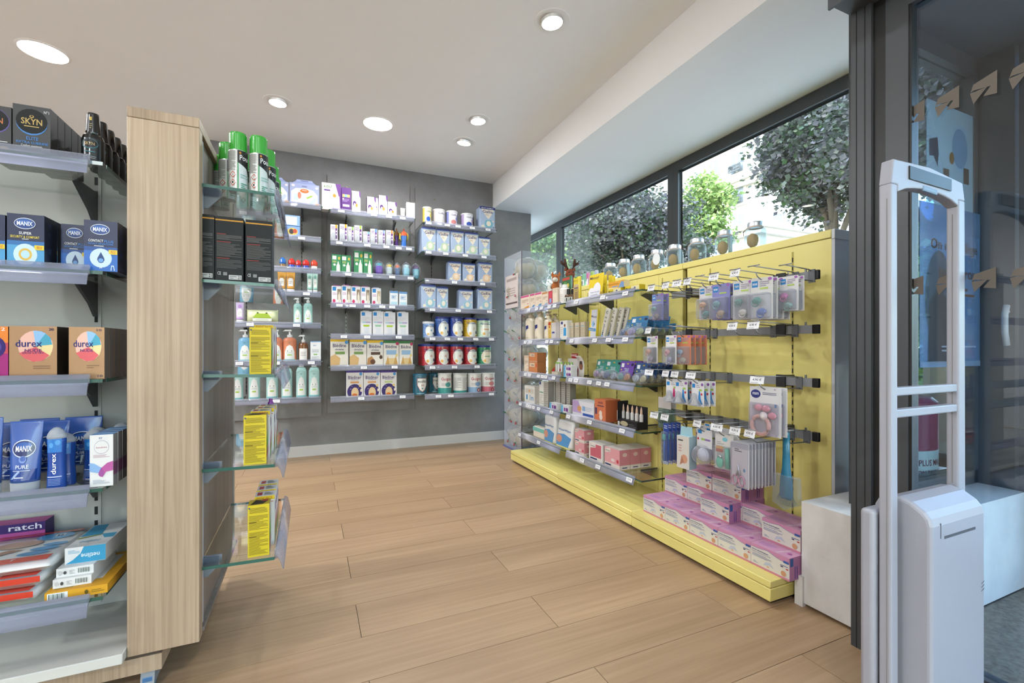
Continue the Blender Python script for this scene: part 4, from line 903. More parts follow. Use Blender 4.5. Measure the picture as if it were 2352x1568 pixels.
def k_suitcase(W, Hh):
    D = W * .4; p, _ = carton(W, D, Hh * .8, '#a9b3d8', [('p', [(.05, .1), (.95, .04), (.95, .5), (.8, .72), (.5, .8), (.2, .76), (.05, .6)], '#eceae8'), ('e', .5, .66, .15, .1, '#df8048'), ('t', 'MON', .5, .69, .14, .05, '#f6efe6'), ('r', .14, .2, .28, .5, '#cfe2e4'), ('e', .33, .44, .06, .16, '#e29078'), ('p', [(.55, .36), (.74, .5), (.78, .44), (.6, .3)], '#a8c85c'), ('p', [(.66, .1), (.84, .42), (.94, .36), (.78, .06)], '#c6d2e6'), ('r', .42, .16, .54, .46, '#d6e4ea'), ('e', .12, .88, .06, .06, '#e8e2ea'), ('e', .92, .86, .05, .06, '#e8e2ea'), ('e', .94, .06, .07, .08, '#e59a44'), ('t', 'BÉBÉ', .5, .88, .16, .06, '#6a74a4')])
    g = MB(); g.prism([(-W * .48, Hh * .8), (W * .48, Hh * .8), (W * .3, Hh * .93), (-W * .3, Hh * .93)], lambda a, b, d: (a, d, b), -D * .1, D * .1, '#9aa6d0', 'card'); g.prism([(-W * .3, Hh * .93), (W * .3, Hh * .93), (W * .26, Hh), (-W * .26, Hh)], lambda a, b, d: (a, d, b), -.004, .004, '#a9b3d8', 'card')
    g.box(-W * .13, W * .13, -.0045, .0045, Hh * .95, Hh * .975, '#6f74a0', 'card'); return p + [('carry_handle', g)], D
def k_tinbox(W, Hh):
    b = MB().rbox(-W / 2, W / 2, -W * .3, W * .3, 0, Hh * .5, .004, '#7fa3d6', 'gloss').art([('e', .5, .5, .36, .34, '#d8b85c'), ('e', .42, .5, .16, .24, '#3f3a3a'), ('e', .66, .55, .14, .2, '#b8503a')], W, Hh * .5, frontmap(W * .6), 'gloss')
    l = MB().rbox(-W / 2, W / 2, -W * .3, W * .3, Hh * .51, Hh, .004, '#8fb2e0', 'gloss').art([('r', .04, .1, .8, .86, '#e9ecf2')], W, Hh * .49, lambda a, b, q: (a, -W * .3 - q, b + Hh * .51), 'gloss'); return [('lower_box', b), ('upper_box', l)], W * .6
def k_figure(c0, c1):
    def f(W, Hh):
        b = MB().lathe([(W * .40, 0, c1, 'gloss'), (W * .46, Hh * .15), (W * .42, Hh * .4, c0, 'gloss'), (W * .5, Hh * .55), (W * .46, Hh * .8), (W * .28, Hh * .93)], 16)
        c = MB().lathe([(W * .2, Hh * .92, c0, 'gloss'), (W * .2, Hh), (.0001, Hh)], 12); return [('bottle', b), ('cap', c)], W
    return f
def k_wipes(W, Hh):
    n = 12; rings = []
    for t in (-1, -.97, -.9, -.6, 0, .6, .9, .97, 1):
        q = .03 if abs(t) > .95 else (.28 if abs(t) > .85 else .36); ww = Hh * q
        rings.append([(W / 2 * t, ww * math.cos(2 * PI * k / n), Hh * .5 + (Hh * .5) * (1 if abs(t) > .95 else .96) * math.sin(2 * PI * k / n)) for k in range(n)])
    b = MB().loft(rings, '#dfe3b4', 'gloss'); b.art([('p', [(.2, .38), (.35, .78), (.42, .7), (.58, .7), (.65, .78), (.8, .38)], '#a8c23f'), ('e', .36, .74, .03, .05, '#3a4a20'), ('e', .64, .74, .03, .05, '#3a4a20'), ('r', .2, .16, .8, .36, '#f1f2e6'), ('l', .3, .2, .7, .3, 2, '#a9b890')], W, Hh, lambda a, c, l: (a, -Hh * .37 - l, c), 'gloss'); return [('pouch', b)], Hh * .75
PB = [('p', [(.12, .0), (.14, .45), (.3, .72), (.5, .8), (.7, .72), (.86, .45), (.88, 0)], '#eff0ec'), ('e', .36, .5, .03, .02, '#3a3a3a'), ('e', .64, .5, .03, .02, '#3a3a3a'), ('r', .34, .28, .66, .34, '#a8c85c'), ('l', .28, .38, .72, .46, 2, '#b5c5c5'), ('t', 'BIO', .5, .9, .16, .05, '#5f8a8a'), ('r', 0, .03, 1, .1, '#7fc0c4')]
def k_pump(col, body='#e6efe9'): return lambda W, Hh: pumpbottle(W, Hh, col, PB, neck=.80)
def k_bigpump(col): return lambda W, Hh: pumpbottle(W, Hh, col, PB, neck=.76, sy=.7)
def k_bottle(col): return lambda W, Hh: pumpbottle(W, Hh, col, PB, neck=.92, sy=.6, pump=False)
def k_amber(W, Hh): return pumpbottle(W, Hh, '#7a4a22', [('r', .08, .05, .92, .78, '#f0eeea'), ('l', .25, .3, .75, .6, 3, '#b9b4ae')], neck=.72, sy=1.0, body='gloss')
def k_tubecream(col, acc): return lambda W, Hh: tube_pack(W, Hh, col, [('p', [(.2, .3), (.8, .3), (.8, .62), (.5, .78), (.2, .62)], '#f2efe8'), ('e', .5, .8, .22, .1, acc), ('l', .3, .4, .7, .56, 2, '#c0b8a8'), ('r', .05, .2, .95, .26, acc)], '#f1f0ee', 'satin')
def k_whitebox(W, Hh): return carton(W, W * .8, Hh, '#eff0f0', [('r', 0, .95, 1, 1, '#7fa8d4'), ('t', 'eau', .4, .78, .3, .06, '#7f9cc0'), ('r', .3, .3, .65, .36, '#8fbf6a'), ('l', .15, .42, .8, .6, 4, '#b5bcc6'), ('l', .15, .08, .8, .24, 3, '#c5c9d0')])
# ---- kinds of the left, camera-facing shelves
def k_skyn(W, Hh):
    return carton(W, .034, Hh, '#4a494a', [('e', .50, .66, .42, .255, '#4a86c8'), ('e', .50, .685, .42, .25, '#0d0c0c'), ('t', 'SKYN', .50, .68, .56, .125, '#c9ab66'), ('e', .5, .78, .06, .03, '#c9ab66'), ('e', .5, .785, .035, .018, '#0d0c0c'), ('l', .3, .56, .7, .6, 1, '#c9ab66'), ('t', 'ELITE', .52, .335, .32, .065, '#4a86c8'), ('t', 'EXTRA LUBRIFIÉ', .52, .255, .84, .06, '#4a86c8'), ('t', 'Confort maximum', .5, .185, .56, .045, '#d8d8d8'), ('t', 'N°1', .9, .9, .14, .06, '#d8d8d8'), ('t', '10', .14, .05, .12, .07, '#e6e6e6')], '#161516', '#2a292a')
def k_skyn2(W, Hh):
    return carton(W, .034, Hh, '#4a494a', [('e', .5, .66, .46, .28, '#6a5a9a'), ('e', .5, .67, .44, .26, '#0d0c0c'), ('t', 'SKYN', .5, .67, .56, .125, '#c97a4a'), ('e', .8, .06, .16, .06, '#c9ab66'), ('l', .4, .2, .9, .24, 1, '#d8d8d8')], '#161516', '#2a292a')
def k_lube(W, Hh):
    r = W / 2; b = MB().lathe([(r * .9, 0, '#101314', 'gloss'), (r, .006), (r, Hh * .48), (r * .86, Hh * .56), (r * .62, Hh * .6)], 22)
    p = MB().art([('e', .5, .66, .34, .17, '#2f6f7c'), ('e', .5, .67, .32, .15, '#0c0e0f'), ('t', 'SKYN', .5, .66, .4, .1, '#b59a5c'), ('l', .3, .36, .72, .42, 1, '#4a8a96'), ('l', .25, .14, .75, .3, 3, '#8d9496')], W * 1.1, Hh * .56, cylmap(r + .0006), 'gloss', r)
    c = MB().lathe([(r * .64, Hh * .58, '#0c0c0d', 'gloss'), (r * .66, Hh * .62), (r * .56, Hh * .96), (r * .5, Hh), (.0001, Hh)], 20).art([('r', .42, .62, .58, .8, '#c9ab4a'), ('l', .4, .2, .6, .5, 3, '#9a8a5c')], W, Hh * .38, lambda a, q, l: ((r * .6 + l) * math.sin(a / r), -(r * .61 + l + .001) * math.cos(a / r), Hh * .6 + q), 'gloss', r)
    return [('bottle', b), ('printed_label', p), ('cap', c)], W
def k_manix(kind):
    def f(W, Hh):
        if kind == 's': low = [('r', 0, 0, 1, .5, '#4f9fd0'), ('r', 0, .42, 1, .5, '#2f6fae'), ('e', .49, .25, .32, .2, '#cfe6f2'), ('e', .49, .25, .18, .115, '#e2b64a'), ('e', .49, .25, .12, .075, '#bfe0f0'), ('t', 'SUPER', .49, .645, .34, .05, '#f2f2f2'), ('t', 'SECURITY & COMFORT', .48, .575, .78, .045, '#e8d24a'), ('l', .4, .52, .58, .55, 1, '#d8d8d8')]
        else: low = [('r', 0, 0, 1, .48, '#2a6ac0'), ('r', 0, .40, 1, .48, '#1f4f98'), ('e', .5, .26, .33, .19, '#cfe3f6'), ('p', [(.5, .38), (.6, .26), (.61, .22), (.56, .17), (.5, .16), (.44, .17), (.39, .22), (.4, .26)], '#1c3f7c'), ('e', .5, .215, .075, .04, '#6aa0dc'), ('t', 'CONTACT', .35, .60, .44, .05, '#f2f2f2'), ('t', 'PLUS', .74, .595, .28, .05, '#3f86d8'), ('t', 'INTACT SENSATIONS', .5, .54, .74, .035, '#3f86d8'), ('l', .3, .48, .7, .515, 1, '#d8d8d8')]
        fr = [('r', 0, .48, 1, 1, '#232a4c')] + low + [('e', .48, .825, .29, .105, '#e8ecf2'), ('e', .48, .825, .275, .093, '#1d3f86'), ('e', .48, .85, .2, .05, '#2f62b0'), ('t', 'MANIX', .48, .825, .42, .08, '#ffffff'), ('p', [(.74, .43), (1, .43), (1, .34), (.8, .34), (.74, .36)], '#f0d02a'), ('t', 'MEGA', .88, .4, .15, .025, '#c83a2a'), ('t', 'PACK', .88, .37, .15, .025, '#c83a2a'), ('t', '24', .5, .07, .08, .035, '#ffffff'), ('p', [(.8, .02), (.82, .12), (.9, .12), (.93, .02), (.9, .02), (.88, .1), (.84, .1), (.83, .02)], '#cfe3f6'), ('r', .08, .03, .2, .09, '#9fc4e8')]
        return carton(W, .062, Hh, '#232a4c', fr, '#15182a', '#1c2140', [('e', .4, .85, .14, .05, '#2a3350'), ('e', .4, .68, .12, .04, '#2a3350'), ('r', .3, .3, .5, .42, '#2a3350'), ('l', .2, .04, .8, .1, 2, '#4a5270')], mat='satin')
    return f
def k_durexbox(n20, pink=False):
    def f(W, Hh):
        if pink: return carton(W, .07, Hh, '#a8327c', [('r', 0, .7, 1, 1, '#e8883a'), ('r', 0, .5, 1, .7, '#c8505a'), ('e', .6, .62, .34, .2, '#3a2a70'), ('e', .6, .62, .22, .12, '#5a4aa0'), ('t', '12', .8, .04, .2, .07, '#f4e8f0'), ('t', '12', .82, .95, .2, .06, '#f4e8e0')], '#4a2440', '#b86a3a', mat='foil')
        return carton(W, .03 if not n20 else .06, Hh, '#b08a66', [('e', .55, .63, .37, .29, '#e8b8a8'), ('p', [(.55, .63), (.86, .78), (.92, .63), (.86, .46), (.7, .36)], '#e8d49a'), ('p', [(.55, .63), (.74, .88), (.86, .79), (.9, .66)], '#4fa0b8'), ('p', [(.55, .63), (.50, .92), (.66, .91), (.76, .87)], '#8fb8e0'), ('p', [(.2, .5), (.55, .62), (.84, .46), (.7, .36), (.5, .34), (.32, .4)], '#d8646a'), ('t', 'durex', .41, .68, .56, .13, '#2b2e6e'), ('t', 'NUDE', .5, .55, .36, .055, '#2b2e6e')] + ([('t', 'SANS LATEX', .5, .505, .46, .03, '#2b2e6e'), ('t', '20', .88, .945, .11, .05, '#3a3358'), ('t', '20', .9, .055, .11, .05, '#3a3358')] if n20 else [('t', '10', .85, .945, .14, .045, '#3a3358'), ('t', '10', .88, .055, .14, .045, '#3a3358')]) + [('l', .5, .2, .86, .28, 2, '#8a6a50')], '#9a8a80' if not n20 else '#3a2c24', '#c9b49a', mat='foil')
    return f
def k_manixtube(W, Hh):
    return tube_pack(W, Hh, '#3f62b0', [('e', .5, .62, .36, .125, '#e8ecf4'), ('e', .5, .62, .34, .11, '#1d2f68'), ('e', .5, .66, .24, .05, '#2f5fb0'), ('t', 'MANIX', .5, .62, .5, .08, '#ffffff'), ('e', .5, .47, .12, .05, '#7f9ad6'), ('e', .51, .48, .09, .035, '#3f62b0'), ('t', 'PURE', .5, .37, .42, .05, '#e8ecf8'), ('p', [(.06, .18), (.94, .18), (.94, .33), (.06, .33)], '#1d3f8c'), ('p', [(.1, .2), (.2, .2), (.45, .3), (.4, .32)], '#9fb8e0'), ('l', .25, .21, .75, .24, 1, '#e8ecf8'), ('l', .2, .31, .76, .325, 1, '#e8ecf8')], '#c9ccd2', 'gloss', .15, 'frost')
def k_durexbottle(W, Hh):
    D = W * .72; n = 20; rings = []; h = Hh * .82
    for t, s_ in ((0, 1.0), (.03, 1.03), (.25, .98), (.5, .9), (.75, .93), (.95, 1.0), (1, .97)):
        rings.append([(W / 2 * s_ * math.cos(2 * PI * k / n), D / 2 * s_ * math.sin(2 * PI * k / n), h * t) for k in range(n)])
    b = MB().loft(rings, '#1c4aa0', 'gloss')
    p = MB().art([('r', .08, .74, .92, 1.0, '#2f7fd0'), ('e', .35, .88, .12, .05, '#5aa8e8'), ('e', .7, .93, .14, .05, '#5aa8e8'), ('tv', 'durex', .48, .52, .26, .40, '#ffffff'), ('r', .1, .26, .9, .28, '#c8d4f0'), ('l', .15, .1, .82, .24, 5, '#7f9ad0'), ('t', '50ml', .36, .04, .36, .045, '#e8ecf8')], W * .98, h, lambda a, c, l: ((W / 2 * .97 + l) * math.sin(a / (W / 2)), -(D / 2 + l + .0012) * math.cos(a / (W / 2)), c), 'gloss', W / 2)
    c = MB().lathe([(W * .47, h - .002, '#c4c6cb', 'frost'), (W * .5, h + .004), (W * .46, h + Hh * .07), (W * .33, h + Hh * .13), (W * .15, h + Hh * .17), (.0001, Hh)], 20, sy=.74)
    return [('bottle', b), ('printed_label', p), ('cap', c)], D
def k_kybox(W, Hh):
    return carton(W, .03, Hh, '#ece8e4', [('e', .5, .80 - .04, .32, .13, '#b9a8c0'), ('e', .5, .76, .305, .12, '#ece8e4'), ('t', 'KY', .47, .935, .14, .04, '#5a6a9a'), ('t', 'Sensilube', .5, .755, .48, .03, '#c06a78'), ('l', .15, .56, .85, .62, 3, '#c9a0a8'), ('p', [(0, .3), (0, .47), (.2, .45), (.5, .36), (.58, .28), (.4, .26), (.2, .28)], '#8fb4e0'), ('p', [(1, .3), (1, .48), (.75, .45), (.5, .36), (.38, .27), (.42, .2), (.55, .18), (.64, .24), (.7, .28)], '#c060a0'), ('p', [(.5, .37), (.62, .27), (.62, .22), (.5, .19), (.38, .22), (.38, .27)], '#a8589c'), ('l', .15, .05, .85, .14, 5, '#a9b0c0')], '#8f8a88', '#6fa0d8', [('r', 0, .2, 1, .45, '#7a4a6a')])
# ================================================================== GOODS: placing them
TPL = {}
def template(fn, W, Hh, key=None):
    k = (key or id(fn), round(W / .003), round(Hh / .004))
    if k not in TPL:
        parts, D = fn(W, Hh); TPL[k] = ([(n, m.mesh(n) if isinstance(m, MB) else m) for n, m in parts], D)
    return TPL[k]
def put(tpl, name, loc, rz, label, cat, group=None, tilt=None):
    parts, D = tpl
    root = obj(name, parts[0][1], None, loc, rz)
    if tilt: root.rotation_euler = (tilt[0], tilt[1], rz)
    tag(root, label, cat, group)
    for n, me in parts[1:]: obj(n, me, root)
    return root
PENDING = []
def shelf_run(axis, plane, z, where, items, group, rz=None):
    """items: (kind, px left, px right, px top, what it is, name, category[, rows behind[, extra]]); where: shelf phrase for the labels"""
    cnt = {}
    for it in items: cnt[it[4]] = cnt.get(it[4], 0) + 1
    seen = {}
    for it in items:
        fn, a_, b_, pt, what, name, cat = it[:7]; rows = it[7] if len(it) > 7 else 1; ex = it[8] if len(it) > 8 else {}
        pl_ = plane + ex.get('back', 0); zz_ = z + ex.get('up', 0)
        if axis == 'Y':
            a = onY(a_, 800, pl_).x; b = onY(b_, 800, pl_).x; W = b - a; top = onY((a_ + b_) / 2, pt, pl_).z; pos = (a + b) / 2
        else:
            a = onX(a_, 800, pl_).y; b = onX(b_, 800, pl_).y; W = a - b; top = onX((a_ + b_) / 2, pt, pl_).z; pos = (a + b) / 2
        Hh = top - zz_; W *= ex.get('w', 1)
        tp = template(fn, W, Hh); D = tp[1]
        if axis != 'Y' and D > .22: D = .2
        k = seen.get(what, 0); seen[what] = k + 1
        lab = what + (', ' + NUMW[k] + ' from left' if cnt[what] > 1 else '') + ', ' + where
        for r in range(rows):
            d = D / 2 + r * (D + .003)
            loc = (pos, pl_ + d, zz_) if axis == 'Y' else (pl_ + d, pos, zz_)
            rr = (0 if axis == 'Y' else -PI / 2) + ex.get('rz', 0)
            L = lab if r == 0 else what + ', ' + NUMW[r] + ' row' + (', ' + NUMW[k] + ' from left' if cnt[what] > 1 else '') + ', ' + where
            put(tp, name, loc, rr, L, cat, group, ex.get('tilt'))
gB, gG, gO = k_gallia('#bdd2b4'), k_gallia('#9cc6d4'), k_gallia('#e6c4a2', '#f0dcc4', '#9fb0cc')
mp = ('milk_powder_pack', 'milk powder'); mt_ = ('milk_powder_tin', 'milk powder')
YP = YS + .022
def zsh(bay, i): return BAYS[bay][1][i] + .0045
def back(bay, i, items):
    shelf_run('Y', YP, zsh(bay, i), '%s shelf, %s' % (ORD[i], BAYNAME[bay]), items, 'goods on the back wall shelves')
nb, nd, ny, ng_ = k_novalac('#4a6fb8', '1', acc='#5f8fc8'), k_novalac('#3a52a8', '2', acc='#5f8fc8'), k_novalac('#d8b02e', '3'), k_novalac('#bfe0c4', '', '#e9ece0')
nr, ngr = k_novalac('#b8323c', 'AR', acc='#c8504a'), k_novalac('#2f8f66', '', '#efe6cf', '#5f9f7a')
back('C', 0, [(k_smalltin('#e6cf5a', '#efe9c8', '#2f5fc0', 'Gallia', '#4a7a4a'), 973, 993, 474, 'small yellow and green tin', *mt_), (k_smalltin('#d9d0d4', '#efebea', '#e8e2e0'), 998, 1025, 479, 'greyish white round tin', *mt_), (k_smalltin('#8f96cc', '#efeaf0', '#d88a8a'), 1028, 1054, 483, 'violet-blue round tin', *mt_), (k_smalltin('#b9a4cc', '#efeef2', '#3a55b0', 'Gallia'), 1063, 1090, 489, 'white and purple round tin', *mt_), (k_gallia('#7fb8cc', word='MAXI FORMAT', num='3'), 1102, 1137, 474, 'large blue milk powder box', *mp)])
back('C', 1, [(gB, 969, 1002, 521, 'pale blue-green powder pack', *mp, 2), (gB, 1003, 1034, 525, 'pale blue-green powder pack', *mp), (gB, 1035, 1066, 529, 'pale blue-green powder pack', *mp), (gB, 1068, 1099, 533, 'pale blue-green powder pack', *mp), (gB, 1100, 1126, 544, 'smaller blue-green powder pack', *mp)])
back('C', 2, [(gO, 1030, 1060, 600, 'cream and orange powder pack', *mp), (gO, 1063, 1092, 604, 'cream and orange powder pack', *mp), (gO, 1099, 1131, 602, 'cream and orange powder pack', *mp, 2)])
back('C', 3, [(gG, 968, 1002, 653, 'pale blue powder pack', *mp, 2), (gG, 1003, 1030, 658, 'pale blue powder pack', *mp), (gG, 1055, 1087, 664, 'pale blue powder pack', *mp), (gG, 1098, 1131, 662, 'pale blue powder pack', *mp, 2)])
back('C', 4, [(k_novalac('#7fa4d8', '1', lid='#e6e6ea', acc='#5f8fc8'), 974, 1000, 738, 'small light blue tin', *mt_), (nb, 1003, 1035, 727, 'mid blue ridged tin', *mt_), (nd, 1036, 1068, 727, 'dark blue ridged tin', *mt_), (ny, 1069, 1099, 729, 'yellow ridged tin', *mt_), (ng_, 1100, 1131, 731, 'white and mint ridged tin', *mt_)])
back('C', 5, [(nr, 971, 1002, 790, 'red ridged tin', *mt_, 2), (nr, 1004, 1035, 791, 'red ridged tin', *mt_), (nr, 1037, 1068, 791, 'red ridged tin', *mt_), (nr, 1070, 1100, 792, 'red ridged tin', *mt_), (ngr, 1102, 1133, 793, 'green ridged tin', *mt_)])
back('C', 6, [(k_modilac, 951, 984, 859, 'teal tin with white shield', *mt_), (k_modilac, 995, 1010, 857, 'teal tin with white shield', *mt_, 1, {'w': 2.0, 'back': .15}), (k_guigoz('#3f9a92', '#4f9a96'), 1010, 1041, 857, 'white tin with teal foot', *mt_), (k_plain_tin, 1045, 1077, 857, 'white tin turned to its back', *mt_), (k_guigoz('#8fb0d0', '#7fa0c8', '1'), 1079, 1110, 857, 'white tin with blue foot', *mt_), (k_guigoz('#c86a7a', '#d88a8a', '2'), 1111, 1141, 856, 'white tin with red foot', *mt_)])
cb = ('carton', 'carton')
back('B', 0, [(k_avent, 739, 783, 421, 'white and purple bottle carton', *cb), (k_purple, 784, 806, 431, 'purple carton', *cb), (k_avent_s(), 808, 828, 439, 'narrow white and purple carton', *cb), (k_avent_s('#e6e2e4'), 843, 863, 452, 'narrow white and purple carton', *cb), (k_avent_s(), 863.5, 869, 455, 'thin white carton edge', *cb, 1, {'w': 1}), (k_avent_s(), 870, 890, 449, 'narrow white and purple carton', *cb), (k_avent_s('#f0eaf0'), 891, 911, 464, 'short white and purple carton', *cb), (lambda W, Hh: tube_pack(W, Hh, '#cfcac8', [('l', .2, .4, .8, .7, 3, '#a9a4a4')], '#c9c4c2', 'satin'), 920, 931, 477, 'small pale tube', 'cream_tube', 'tube'), (k_white, 934, 953, 465, 'plain white carton', *cb)])
tk = [k_teatpack(c) for c in ('#e0a83a', '#e0a83a', '#8fb85a', '#a8c85a', '#7fb0d8', '#5f90d0', '#8fa0d0', '#e08a4a')]
back('B', 1, [(tk[i], a, b, t, 'clear teat pack on purple card', 'teat_pack', 'teat pack', 1) for i, (a, b, t) in enumerate(((759, 776, 515), (780, 798, 514), (799, 813, 520), (814, 832, 517), (834, 850, 531), (851, 867, 525), (869, 885, 528), (887, 904, 528)))] + [(k_cup('#5a3a86', '#8a5a3a'), 905, 919, 523, 'purple baby cup with yellow handles', 'baby_cup', 'cup', 1, {'w': .9, 'back': .065}), (k_cup('#2f6fc8', '#d8603a'), 917, 941, 524, 'blue baby cup with yellow handles', 'baby_cup', 'cup', 1, {'w': .72})])
back('B', 2, [(k_greenbox, 762, 783, 584, 'green bottle carton', *cb, 2), (k_greenbox, 784, 806, 586, 'green bottle carton', *cb), (k_greenbox, 813, 834, 576, 'tall green bottle carton', *cb), (k_greenbox, 835, 855, 578, 'tall green bottle carton', *cb), (k_baggedcup('#6a4ab0', '#4fa8c0'), 857, 885, 596, 'purple cup in clear bag', 'bagged_cup', 'cup'), (k_baggedcup('#b9c6d0', '#d8c04a'), 884, 906, 600, 'clear cup in bag', 'bagged_cup', 'cup', 1, {'w': .9}), (k_baggedcup('#3a5a8a', '#d8603a'), 904, 923, 602, 'dark blue and orange cup in bag', 'bagged_cup', 'cup', 1, {'w': .85}), (k_baggedcup('#8fc6dc', '#b9dce8'), 921, 948, 600, 'pale blue cup in clear bag', 'bagged_cup', 'cup', 1, {'w': .85}), (k_baggedcup('#7ab4cc', '#6a3a86'), 944, 969, 603, 'blue and purple cup overhanging the shelf end', 'bagged_cup', 'cup', 1, {'back': .03, 'w': .9})])
mb_ = k_mambottle()
back('B', 3, [(mb_, a, b, t, 'pink and white bottle carton', *cb) for a, b, t in ((762, 784, 654), (785, 806, 653), (807, 828, 655), (829, 850, 656))] + [(k_mambottle('#b9c4e6', '#b9a88c'), 854, 875, 659, 'lilac and white bottle carton', *cb), (k_smallwhite, 896, 914, 668, 'small white and blue carton', *cb), (k_smallwhite, 917, 935, 670, 'small white and blue carton', *cb)])
back('B', 4, [(k_mambox('#a8c43f'), 829, 854, 712, 'white and green carton with tab', *cb), (k_mambox('#9cc8a4'), 856, 881, 712, 'white and green carton with tab', *cb), (k_mambox('#a8c43f'), 882, 908, 714, 'white and green carton with tab', *cb), (k_mambox('#9cc8a4'), 913, 938, 714, 'white and green carton with tab', *cb)])
by, bc, bgn = k_bledine('y'), k_bledine('c'), k_bledine('g')
ce = ('cereal_box', 'cereal box')
back('B', 5, [(by, 759, 800, 778, 'yellow-topped cereal box', *ce), (by, 803, 842, 779, 'yellow-topped cereal box', *ce), (bc, 843, 880, 781, 'yellow-topped cocoa cereal box', *ce), (bgn, 881, 916, 782, 'green-topped cereal box', *ce), (bgn, 917, 948, 783, 'green-topped cereal box', *ce)])
bd1, bd2 = k_blediner('#e0a060'), k_blediner('#c8d48a')
back('B', 6, [(bd1, 795, 834, 851, 'purple night cereal box', *ce), (bd1, 835, 873, 851, 'purple night cereal box', *ce), (bd2, 874, 911, 851, 'purple cereal box with green strip', *ce)])
back('A', 0, [(k_suitcase, 596, 663, 402, 'lilac gift carton with handle', 'gift_carton', 'carton'), (k_suitcase, 665, 733, 410, 'lilac gift carton with handle', 'gift_carton', 'carton')])
back('A', 1, [(k_tinbox, 655, 689, 494, 'two stacked blue picture tins', 'picture_tin', 'tin')])
fr_, fb_ = k_figure('#c8322f', '#2f4fb0'), k_figure('#2f6fc0', '#8a6a3a')
back('A', 2, [(fb_, 641, 657, 590, 'blue bath soap bottle', 'soap_bottle', 'bottle')] + [(fr_, a, b, t, 'red and blue bath soap bottle', 'soap_bottle', 'bottle') for a, b, t in ((661, 678, 592), (678, 692, 596), (694, 711, 595))] + [(k_figure('#d04a34', '#e6e0da'), 713, 730, 596, 'red and white bath soap bottle', 'soap_bottle', 'bottle')])
ot, mtb = k_tubecream('#e0a24a', '#d89a3a'), k_tubecream('#bfe0d6', '#8fc8bc')
back('A', 3, [(ot, 637, 657, 624, 'orange cream tube', 'cream_tube', 'tube'), (ot, 657, 678, 624, 'orange cream tube', 'cream_tube', 'tube'), (mtb, 705, 718, 627, 'mint cream tube', 'cream_tube', 'tube'), (mtb, 718, 730, 627, 'mint cream tube', 'cream_tube', 'tube')])
back('A', 4, [(k_tubecream('#d8c4e6', '#c49ad8'), 541, 560, 694, 'lilac cream tube', 'cream_tube', 'tube'), (k_wipes, 565, 638, 710, 'pale green wipes pouch', 'wipes_pouch', 'wipes'), (k_pump('#a8d6cc'), 674, 693, 684, 'mint pump bottle', 'pump_bottle', 'bottle'), (k_pump('#a8d6cc'), 697, 718, 683, 'mint pump bottle', 'pump_bottle', 'bottle')])
back('A', 5, [(k_bigpump('#7fb8d8'), 546, 578, 757, 'blue pump bottle', 'pump_bottle', 'bottle'), (k_bigpump('#e08a64'), 624, 649, 757, 'coral pump bottle', 'pump_bottle', 'bottle'), (k_bigpump('#e08a64'), 649, 681, 757, 'coral pump bottle', 'pump_bottle', 'bottle'), (k_amber, 685, 708, 769, 'amber pump bottle with white label', 'pump_bottle', 'bottle'), (k_whitebox, 713, 737, 783, 'white carton with blue top', *cb)])
bt = k_bottle('#b4dcd6')
back('A', 6, [(bt, a, b, t, 'mint and white bottle', 'lotion_bottle', 'bottle') for a, b, t in ((532, 558, 840), (570, 597, 840), (611, 638, 840), (646, 671, 838), (680, 704, 836), (709, 734, 836))])
# ---- left, camera-facing shelves
def left(i, items): shelf_run('Y', LYF + .018, LZ[i] + .0045, '%s shelf left of the oak panel' % LN[i], items, 'goods on the left shelves')
left(0, [(k_skyn2, -62, 26, 240, 'grey condom carton at the picture edge', *cb, 4), (k_skyn, 29, 116, 243, 'dark grey condom carton', *cb, 5), (k_lube, 178, 232, 253, 'black gel bottle', 'gel_bottle', 'bottle', 6)])
left(1, [(k_manix('s'), -74, 12, 490, 'navy and pale-blue carton', *cb), (k_manix('s'), 16, 102, 492, 'navy and pale-blue carton', *cb, 3), (k_manix('c'), 140, 206, 516, 'navy drop-motif carton set back', *cb, 1, {'back': .05}), (k_manix('c'), 193, 270, 507, 'navy drop-motif carton in front', *cb, 2, {'back': -.012})])
left(2, [(k_durexbox(1, True), -66, 19, 749, 'pink and orange foil carton', *cb), (k_durexbox(1), 21, 131, 749, 'large bronze foil carton', *cb, 3), (k_durexbox(0), 158, 240, 751, 'small bronze foil carton', *cb, 7)])
left(3, [(k_manixtube, -80, -2, 962, 'blue gel tube', 'gel_tube', 'tube'), (k_manixtube, 6, 87, 970, 'blue gel tube', 'gel_tube', 'tube', 1, {'tilt': (-.02, .015)}), (k_durexbottle, 101, 147, 982, 'blue gel bottle with domed cap', 'gel_bottle', 'bottle', 1), (k_kybox, 206, 260, 998, 'white carton with drop motif', *cb, 4)])
LP = LYF + .018
def lput(fn, X_, back_, W, Hh, what, name, cat, i=3):
    tp = template(fn, W, Hh); put(tp, name, (X_, LP + back_ + tp[1] / 2, LZ[i] + .0045), random.uniform(-.05, .05), what, cat, 'goods on the left shelves')
xb = onY(46, 800, LP).x
for dx, bk_, wd in ((-.135, .06, 'second row, leftmost'), (-.045, .06, 'second row, middle'), (-.09, .118, 'third row, near the picture edge'), (.0, .118, 'third row, middle of the cluster'), (-.045, .176, 'fourth row, left of the cluster'), (.05, .176, 'fourth row, right of the cluster')):
    lput(k_manixtube, xb + dx, bk_, .084, .158 + .004 * (bk_ > .1), 'blue gel tube in %s, fourth left shelf' % wd, 'gel_tube', 'tube')
for X_, bk_, wd in ((-.583, .042, 'just behind the front one'), (-.535, .078, 'second, left of the white carton'), (-.545, .125, 'third, behind the second'), (-.508, .185, 'fourth, behind the white carton'), (-.47, .235, 'fifth, deepest on the shelf')):
    lput(k_durexbottle, X_, bk_, .046, .135, 'blue gel bottle with domed cap, %s' % wd, 'gel_bottle', 'bottle')
